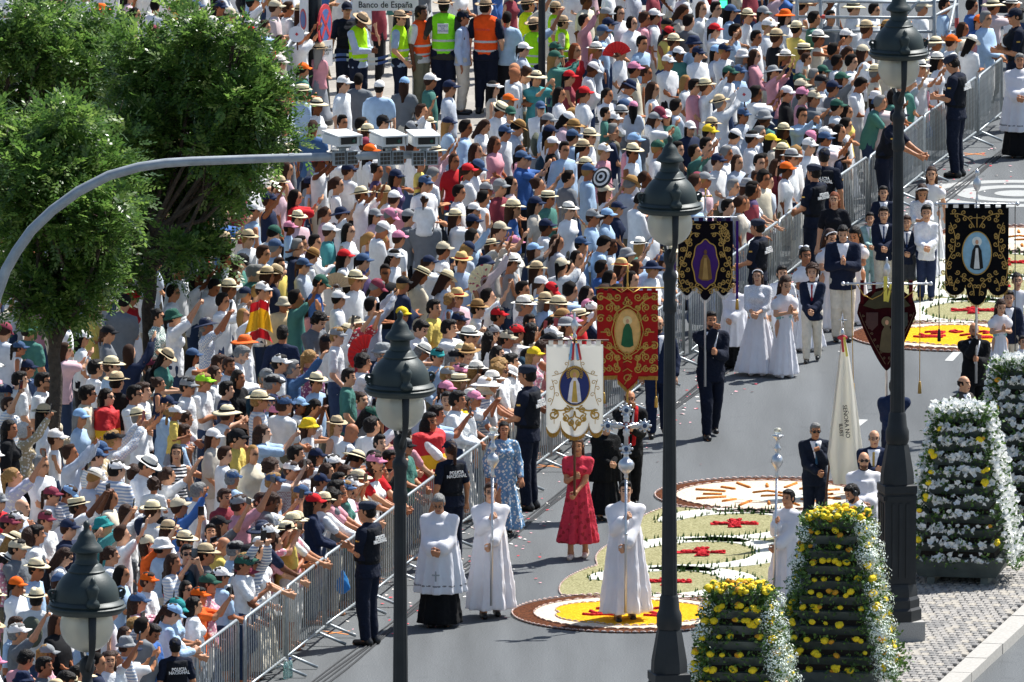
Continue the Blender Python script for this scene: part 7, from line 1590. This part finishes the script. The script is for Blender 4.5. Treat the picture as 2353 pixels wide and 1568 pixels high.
# ---------------------------------------------------------------- the rest of the crowd, one mass
def fill_specs(n, taken, rr):
    out = []; tops = 'w' * 34 + 'ccclllnnbeekkppgrycmii'; hats = ['cw'] * 6 + ['cn'] * 5 + ['cb', 'cb', 'ce', 'ce', 'ct', 'ct', 'cr', 'cg', 'ck', 'cp', 'cl', 'co', 'cm'] + ['fn'] * 9 + ['ft'] * 4 + ['fw'] * 5 + ['fb', 'bt', 'bw', 'be', 'bn']
    hairs = ['hsd'] * 7 + ['hsb'] * 5 + ['hld'] * 5 + ['hlb'] * 5 + ['hpb', 'hpd', 'hub', 'hud', 'hsg', 'hsg', 'hly', 'hsy', 'hcd']
    edge_ = [(2353, 40), (2290, 95), (2150, 270), (2030, 330), (1960, 400), (1850, 470), (1700, 560), (1560, 650), (1290, 800), (1180, 890), (1000, 1020), (900, 1110), (760, 1215), (640, 1330), (560, 1450), (470, 1600)]
    def inside(u, v):
        for (u0, v0), (u1, v1) in zip(edge_, edge_[1:]):
            if min(v0, v1) <= v <= max(v0, v1): return u < u0 + (u1 - u0) * (v - v0) / (v1 - v0 + 1e-6)
        return u < 2353 if v < 40 else False
    pts = list(taken); tries = 0
    grid = {}
    def key(u, v): return (int(u // 40), int(v // 40))
    for p in pts: grid.setdefault(key(*p), []).append(p)
    while len(out) < n and tries < 40000:
        tries += 1; u, v = rr.uniform(-20, 2353), rr.uniform(-190, 1600)
        if not inside(u, v): continue
        if 745 < u < 1265 and -12 < v < 255: continue
        if 1840 < u < 2260 and v < -20: continue            # the open paving by the stewards
        k = key(u, v); ok = True; rad = 44 if v < 600 else 52
        for i in (-1, 0, 1):
            for j in (-1, 0, 1):
                for (a, b) in grid.get((k[0] + i, k[1] + j), ()):
                    if ((a - u) / rad) ** 2 + ((b - v) / (rad * .95)) ** 2 < 1: ok = False
        if not ok: continue
        grid.setdefault(k, []).append((u, v)); h = rr.choice(hats) if rr.random() < .7 else rr.choice(hairs)
        out.append(spec(u, v, h, rr.choice(tops) + rr.choice('tttsz'), rr.choice('nnnnnnnnnaapohk'), rr))
    return out
taken = [(d['u'], d['v']) for d in ALL] + [PX(onbody(o, (0, 0, 1.63))) for o in bpy.data.objects if o.name.startswith('person') and o.get('group') != 'spectators behind the barriers']
FILL = fill_specs(365, taken, random.Random(99))
_lo = {}
def lo_parts(f):
    if f.key not in _lo:
        h = sdf_mesh(f.headp() + [cone(f.nb, f.U((0, 0, 1.34)), .055, .06)], .0335 * f.hs); P = []
        for i in (0, 1): P += [f.armp(i), f.armp(i, r0=.040, r1=.030, seg=1), cone(f.wr[i], f.wr[i] + (f.wr[i] - f.el[i]) * .42, .036, .028)]
        a = sdf_mesh(P, .056); _lo[f.key] = (np.concatenate([h[0], a[0]]), np.concatenate([h[1], a[1] + len(h[0])]))
    return _lo[f.key]
def lo_garment(f, g):
    k = (f.key, g)
    if k not in _lo: pr, inf, dsp, ct = f.prims(g); _lo[k] = sdf_mesh(pr, .074 if g in ('tee', 'long', 'tank', 'loose', 'dress', 'cape') else .095, (), inf + .008, None, ct)
    return _lo[k]
_lohat = {}
def lo_hat(k):
    if k not in _lohat:
        b = hat_mb(k, 12, .6); _lohat[k] = (np.array(b.V), b.F)
    return _lohat[k]
def mass(specs):
    VV, QQ, CC = [], [], []; base = 0
    def put(V, Q, M, col):
        nonlocal base
        V = np.asarray(V) @ M[:3, :3].T + M[:3, 3]; VV.append(V); Q4 = []
        for q in Q: Q4.append(tuple(q) if len(q) == 4 else (q[0], q[1], q[2], q[2]))
        if isinstance(Q, np.ndarray): QQ.append(Q + base)
        else: QQ.append(np.array([q for q in Q4 if len(q) == 4], np.int64) + base)
        C = np.ones((len(V), 4), np.float32); C[:, :3] = col; CC.append(C); base += len(V); return C
    for d in specs:
        f = d['fig']; M = np.array(Matrix.LocRotScale(Vector(d['pos']), Euler((0, 0, R(d['yaw']))), Vector((d['scale'],) * 3)))
        V, Q = lo_parts(f); C = put(V, Q, M, d['skin'])
        q = ((V - f.hc) @ f.hR) / f.hs
        if d['glass'] or True: C[(np.abs(q[:, 2] - .006) < .011) & (q[:, 1] < -.06) & (np.abs(q[:, 0]) > .012)] = (.02, .015, .012, 1)
        for g, c, m, nm in d['wear']:
            V, Q = lo_garment(f, g); put(V, Q, M, c if m == 'cloth' else tuple(x * .6 + .3 for x in c) if m != 'spanish_flag' else lin('d8921c'))
        MH = M @ np.array(f.HM())
        if d['hair']: V, Q = hair_get(d['hair'][0], True); put(V, Q, MH, HAIRC[d['hair'][1]])
        if d['hat']:
            V, F = lo_hat(d['hat'][0]); put(V, [q for q in F if len(q) == 4], MH, d['hat'][1])
            if len(d['hat']) > 2: V, F = lo_hat('band'); put(V, [q for q in F if len(q) == 4], MH, d['hat'][2])
    V = np.concatenate(VV); Q = np.concatenate(QQ); C = np.concatenate(CC)
    mat('crowd_cloth', rough=.85, attr='col', bump=(8, .03, .3), spec=.2, noise=(12, .88, 1.06))
    me = mesh_np('crowd', V, Q, 'crowd_cloth'); a = me.color_attributes.new('col', 'FLOAT_COLOR', 'POINT'); a.data.foreach_set('color', C.ravel())
    o = new('crowd', me); tag(o, 'dense mass of farther spectators in hats and summer clothes', 'crowd', kind='stuff'); print('MASS', len(specs), len(Q) * 2); return o
mass(REST + FILL)
print('SPECS', len(ALL), len(IND), len(FILL), len(phones))
# ---------------------------------------------------------------- things held or standing in the crowd
def fan_mesh(r, mts, ang=150, n=18):
    b = MB(); V = []; F = []
    for sd_ in (0, 1):
        for i in range(n + 1):
            a = R(90 - ang / 2 + ang * i / n); y = (.006 if i % 2 else -.006) + (.002 if sd_ else -.002)
            for q in (.3, 1.0): V.append((r * q * math.cos(a), y, r * q * math.sin(a)))
    m = 2 * (n + 1)
    for i in range(n): F += [(2 * i, 2 * i + 1, 2 * i + 3, 2 * i + 2), (m + 2 * i, m + 2 * i + 2, m + 2 * i + 3, m + 2 * i + 1)]
    b.add(V, F); leaf = b.mesh('leaf', mts)
    b = MB()
    for i in range(0, n + 1, 2): a = R(90 - ang / 2 + ang * i / n); b.tube([(0, 0, 0), (r * .34 * math.cos(a), 0, r * .34 * math.sin(a))], .005, 4)
    return leaf, b.mesh('ribs', 'wood')
mat('fan_red', lin('dc2f2c'), .6, transl=.3); mat('fan_cream', lin('e6dcb8'), .7, pattern=p_floral(14, lin('b04a5a'), .42), transl=.2); mat('fan_tan', lin('c9ae86'), .7); mat('fan_green', lin('1f6a50'), .7); mat('fan_purple', lin('7a4aa0'), .7)
def fan(u, v, vb, r, m, tilt, label):
    Y = G(u, vb)[1]; e = empty('hand_fan', tuple(at(u, v, Y)), 0, label, 'hand fan', 'hand fans in the crowd'); e.rotation_euler = (0, tilt, R(20)); a, b = fan_mesh(r, m); new('leaf', a, e); new('ribs', b, e)
fan(*T(3, 815, 400), 400, .25, 'fan_red', -.1, 'open red fan held beside the woman in white tee, top centre')
fan(*T(6, 810, 900), 1060, .27, 'fan_red', -1.0, 'open red fan left of the front lamp hood')
fan(*T(6, 1640, 400), 880, .26, 'fan_cream', -.9, 'cream fan with painted roses in the middle of crowd')
fan(*T(6, 600, 440), 900, .22, 'fan_tan', .2, 'tan wooden fan held left of the crowd centre')
fan(*T(5, 1610, 1440), 1080, .18, 'fan_green', -.5, 'dark green fan beside the man with navy tee')
mat('paper_white', lin('e9eaec'), .6, transl=.2)
def paddle(u, v, vb, label, txt=None, r=.11):
    Y = G(u, vb)[1]; e = empty('paddle_fan', tuple(at(u, v, Y)), 0, label, 'paddle fan', 'white paper paddle fans'); e.rotation_euler = (R(-15), 0, R(15))
    b = MB(); b.tube([(0, -.003, 0), (0, .003, 0)], r, 28); b.build('disc', 'paper_white', e); b = MB(); b.box((0, 0, -r - .06), (.022, .008, .13)); b.build('handle', 'wood', e)
    b = MB(); b.box((0, -.005, 0), (.04, .004, .04), Matrix.Rotation(.78, 3, 'Y')); b.build('emblem', 'sign_red', e)
paddle(*T(9, 430, 590), 1430, 'white round paper fan with red emblem near the grey sun tee shirt', r=.15)
paddle(*T(2, 325, 240), 320, 'white round paper fan at the railing by the sign post', r=.13)
paddle(*T(3, 1700, 660), 480, 'white round paper fan below the green signal', r=.12)
# small black and white parasol
u, v = T(3, 716, 1242); Y = G(u, 700)[1]; e = empty('parasol', tuple(at(u, v, Y)), 0, 'small black and white ringed parasol in the crowd centre', 'parasol'); e.rotation_euler = (R(62), 0, R(-35))
mat('parasol_black', lin('202226'), .8); mat('parasol_white', lin('d8d8d6'), .8)
for k in range(5):
    b = MB(); r0, r1 = .034 * k, .034 * (k + 1); b.lathe([(max(r0, .002), .06 - r0 * r0 * 1.2), (r1, .06 - r1 * r1 * 1.2)], 24, cap=False); b.build('canopy_ring', 'parasol_white' if k % 2 else 'parasol_black', e, True)
b = MB(); b.tube([(0, 0, .06), (0, 0, -.35)], .008, 6); b.build('shaft', 'parasol_black', e)
# white pushchair between the trees
u, v = T(5, 545, 1240); p = G(u, 905); e = empty('pushchair', tuple(p), R(60), 'white hooded pushchair between the two left trees', 'pushchair'); zc = .95
mat('pram', lin('d5d6d0'), .8, bump=CLB)
V, Q = sdf_mesh([ell((0, .05, .95), (.24, .36, .26), .05)], .03, (), 0, None, lambda X, Y, Z: np.maximum(.84 - Z, -Y * .8 - Z + .72) + 0 * X); new('hood', mesh_np('hood', V, Q, 'pram'), e)
V, Q = sdf_mesh([ell((0, -.02, .68), (.23, .42, .2), .05)], .03, (), 0, None, lambda X, Y, Z: Z - .83 + 0 * X + 0 * Y); new('seat', mesh_np('seat', V, Q, 'pram'), e)
b = MB()
for sx in (-.2, .2): b.tube([(sx, .45, 1.05), (sx, .25, .6), (sx, -.35, .12)], .014, 6); b.tube([(sx, -.1, .55), (sx, .4, .12)], .014, 6)
b.tube([(-.2, .45, 1.05), (.2, .45, 1.05)], .016, 6); b.build('frame', 'leather', e, True)
for sx in (-.22, .22):
    for y in (-.36, .4): b = MB(); b.tube([(sx - .02, y, .11), (sx + .02, y, .11)], .11, 16); b.build('wheel', 'rubber', e)
# hoisted flag between spectators
u, v = T(5, 1810, 660); Y = G(u, 1010)[1]; c = at(u, v, Y); e = empty('flag', tuple(c), R(25), 'Spanish flag in red and yellow held open below the gantry arm', 'flag')
mat('flag_red', lin('c41c24'), .7, transl=.3, bump=CLB); mat('flag_yellow', lin('f0b41c'), .7, transl=.3, bump=CLB)
for k, (m, z0, z1) in enumerate((('flag_red', .28, .16), ('flag_yellow', .16, -.12), ('flag_red', -.12, -.26))):
    b = MB(); V = []
    for i in range(13):
        x = -.15 + .30 * i / 12; sg_ = .09 * abs(x / .15) ** 1.5; V += [(x + .02 * z0, .05 * math.sin(i * 1.1), z0 - sg_), (x * (1 + .5 * (z1 < 0)) + .02 * z1, .05 * math.sin(i * 1.1 + .5), z1 - sg_)]
    b.add(V, [(2 * i, 2 * i + 1, 2 * i + 3, 2 * i + 2) for i in range(12)]); b.build('stripe', m, e, True)
# bags and bottles at the foot of the barrier
mat('bag_blue', lin('3a8fd0'), .4, transl=.3); mat('bottle_plastic', lin('bfe0dc'), .15, trans=.7)
for i, (X, Y_, c, lb) in enumerate(((270, 1480, 1, 'water bottle standing by the front barrier foot, the right of two'), (242, 1490, 0, 'water bottle standing by the front barrier foot, the left of two'))):
    p = G(*T(10, X, Y_ + 55)); e = empty('water_bottle', tuple(p), 0, lb, 'bottle', 'water bottles by the barrier'); b = MB(); b.lathe([(.032, 0), (.035, .02), (.035, .16), (.03, .2), (.014, .225)], 12); b.build('bottle_body', 'bottle_plastic', e, True); b = MB(); b.lathe([(.016, .225), (.016, .25)], 10); b.build('cap', 'sign_blue' if c else 'white_paint', e)
for i, (X, Y_, lb) in enumerate(((625, 900, 'blue plastic bag hanging on the barrier beside the front policeman'), (1290, 410, 'pale blue plastic bag held up in the lower left crowd'))):
    t_ = 10 if i == 0 else 9; u, v = T(t_, X, Y_); Y = G(u, 1440 if i == 0 else 1400)[1]; V, Q = sdf_mesh([ell((0, 0, -.04), (.09, .05, .10), .04), cone((0, 0, .04), (0, 0, .18), .05, .012, .04)], .016, (), 0, lambda X, Y, Z: .008 * np.sin(40 * X + 30 * Z) * np.sin(50 * Y + 20 * Z))
    o = new('plastic_bag', mesh_np('plastic_bag', V, Q, 'bag_blue'), loc=tuple(at(u, v, Y))); tag(o, lb, 'bag', 'plastic bags in the crowd')
# ---------------------------------------------------------------- lettering becomes plain mesh
bpy.context.view_layer.update(); _dg = bpy.context.evaluated_depsgraph_get()
for o in [o for o in bpy.data.objects if o.type == 'FONT']:
    me = bpy.data.meshes.new_from_object(o.evaluated_get(_dg)); n = new(o.name + '_', me, o.parent, mtx=o.matrix_local.copy()); bpy.data.objects.remove(o); n.name = 'lettering'
print('TRIS', sum(len(m.polygons) * 2 for m in bpy.data.meshes), 'OBJ', len(bpy.data.objects))
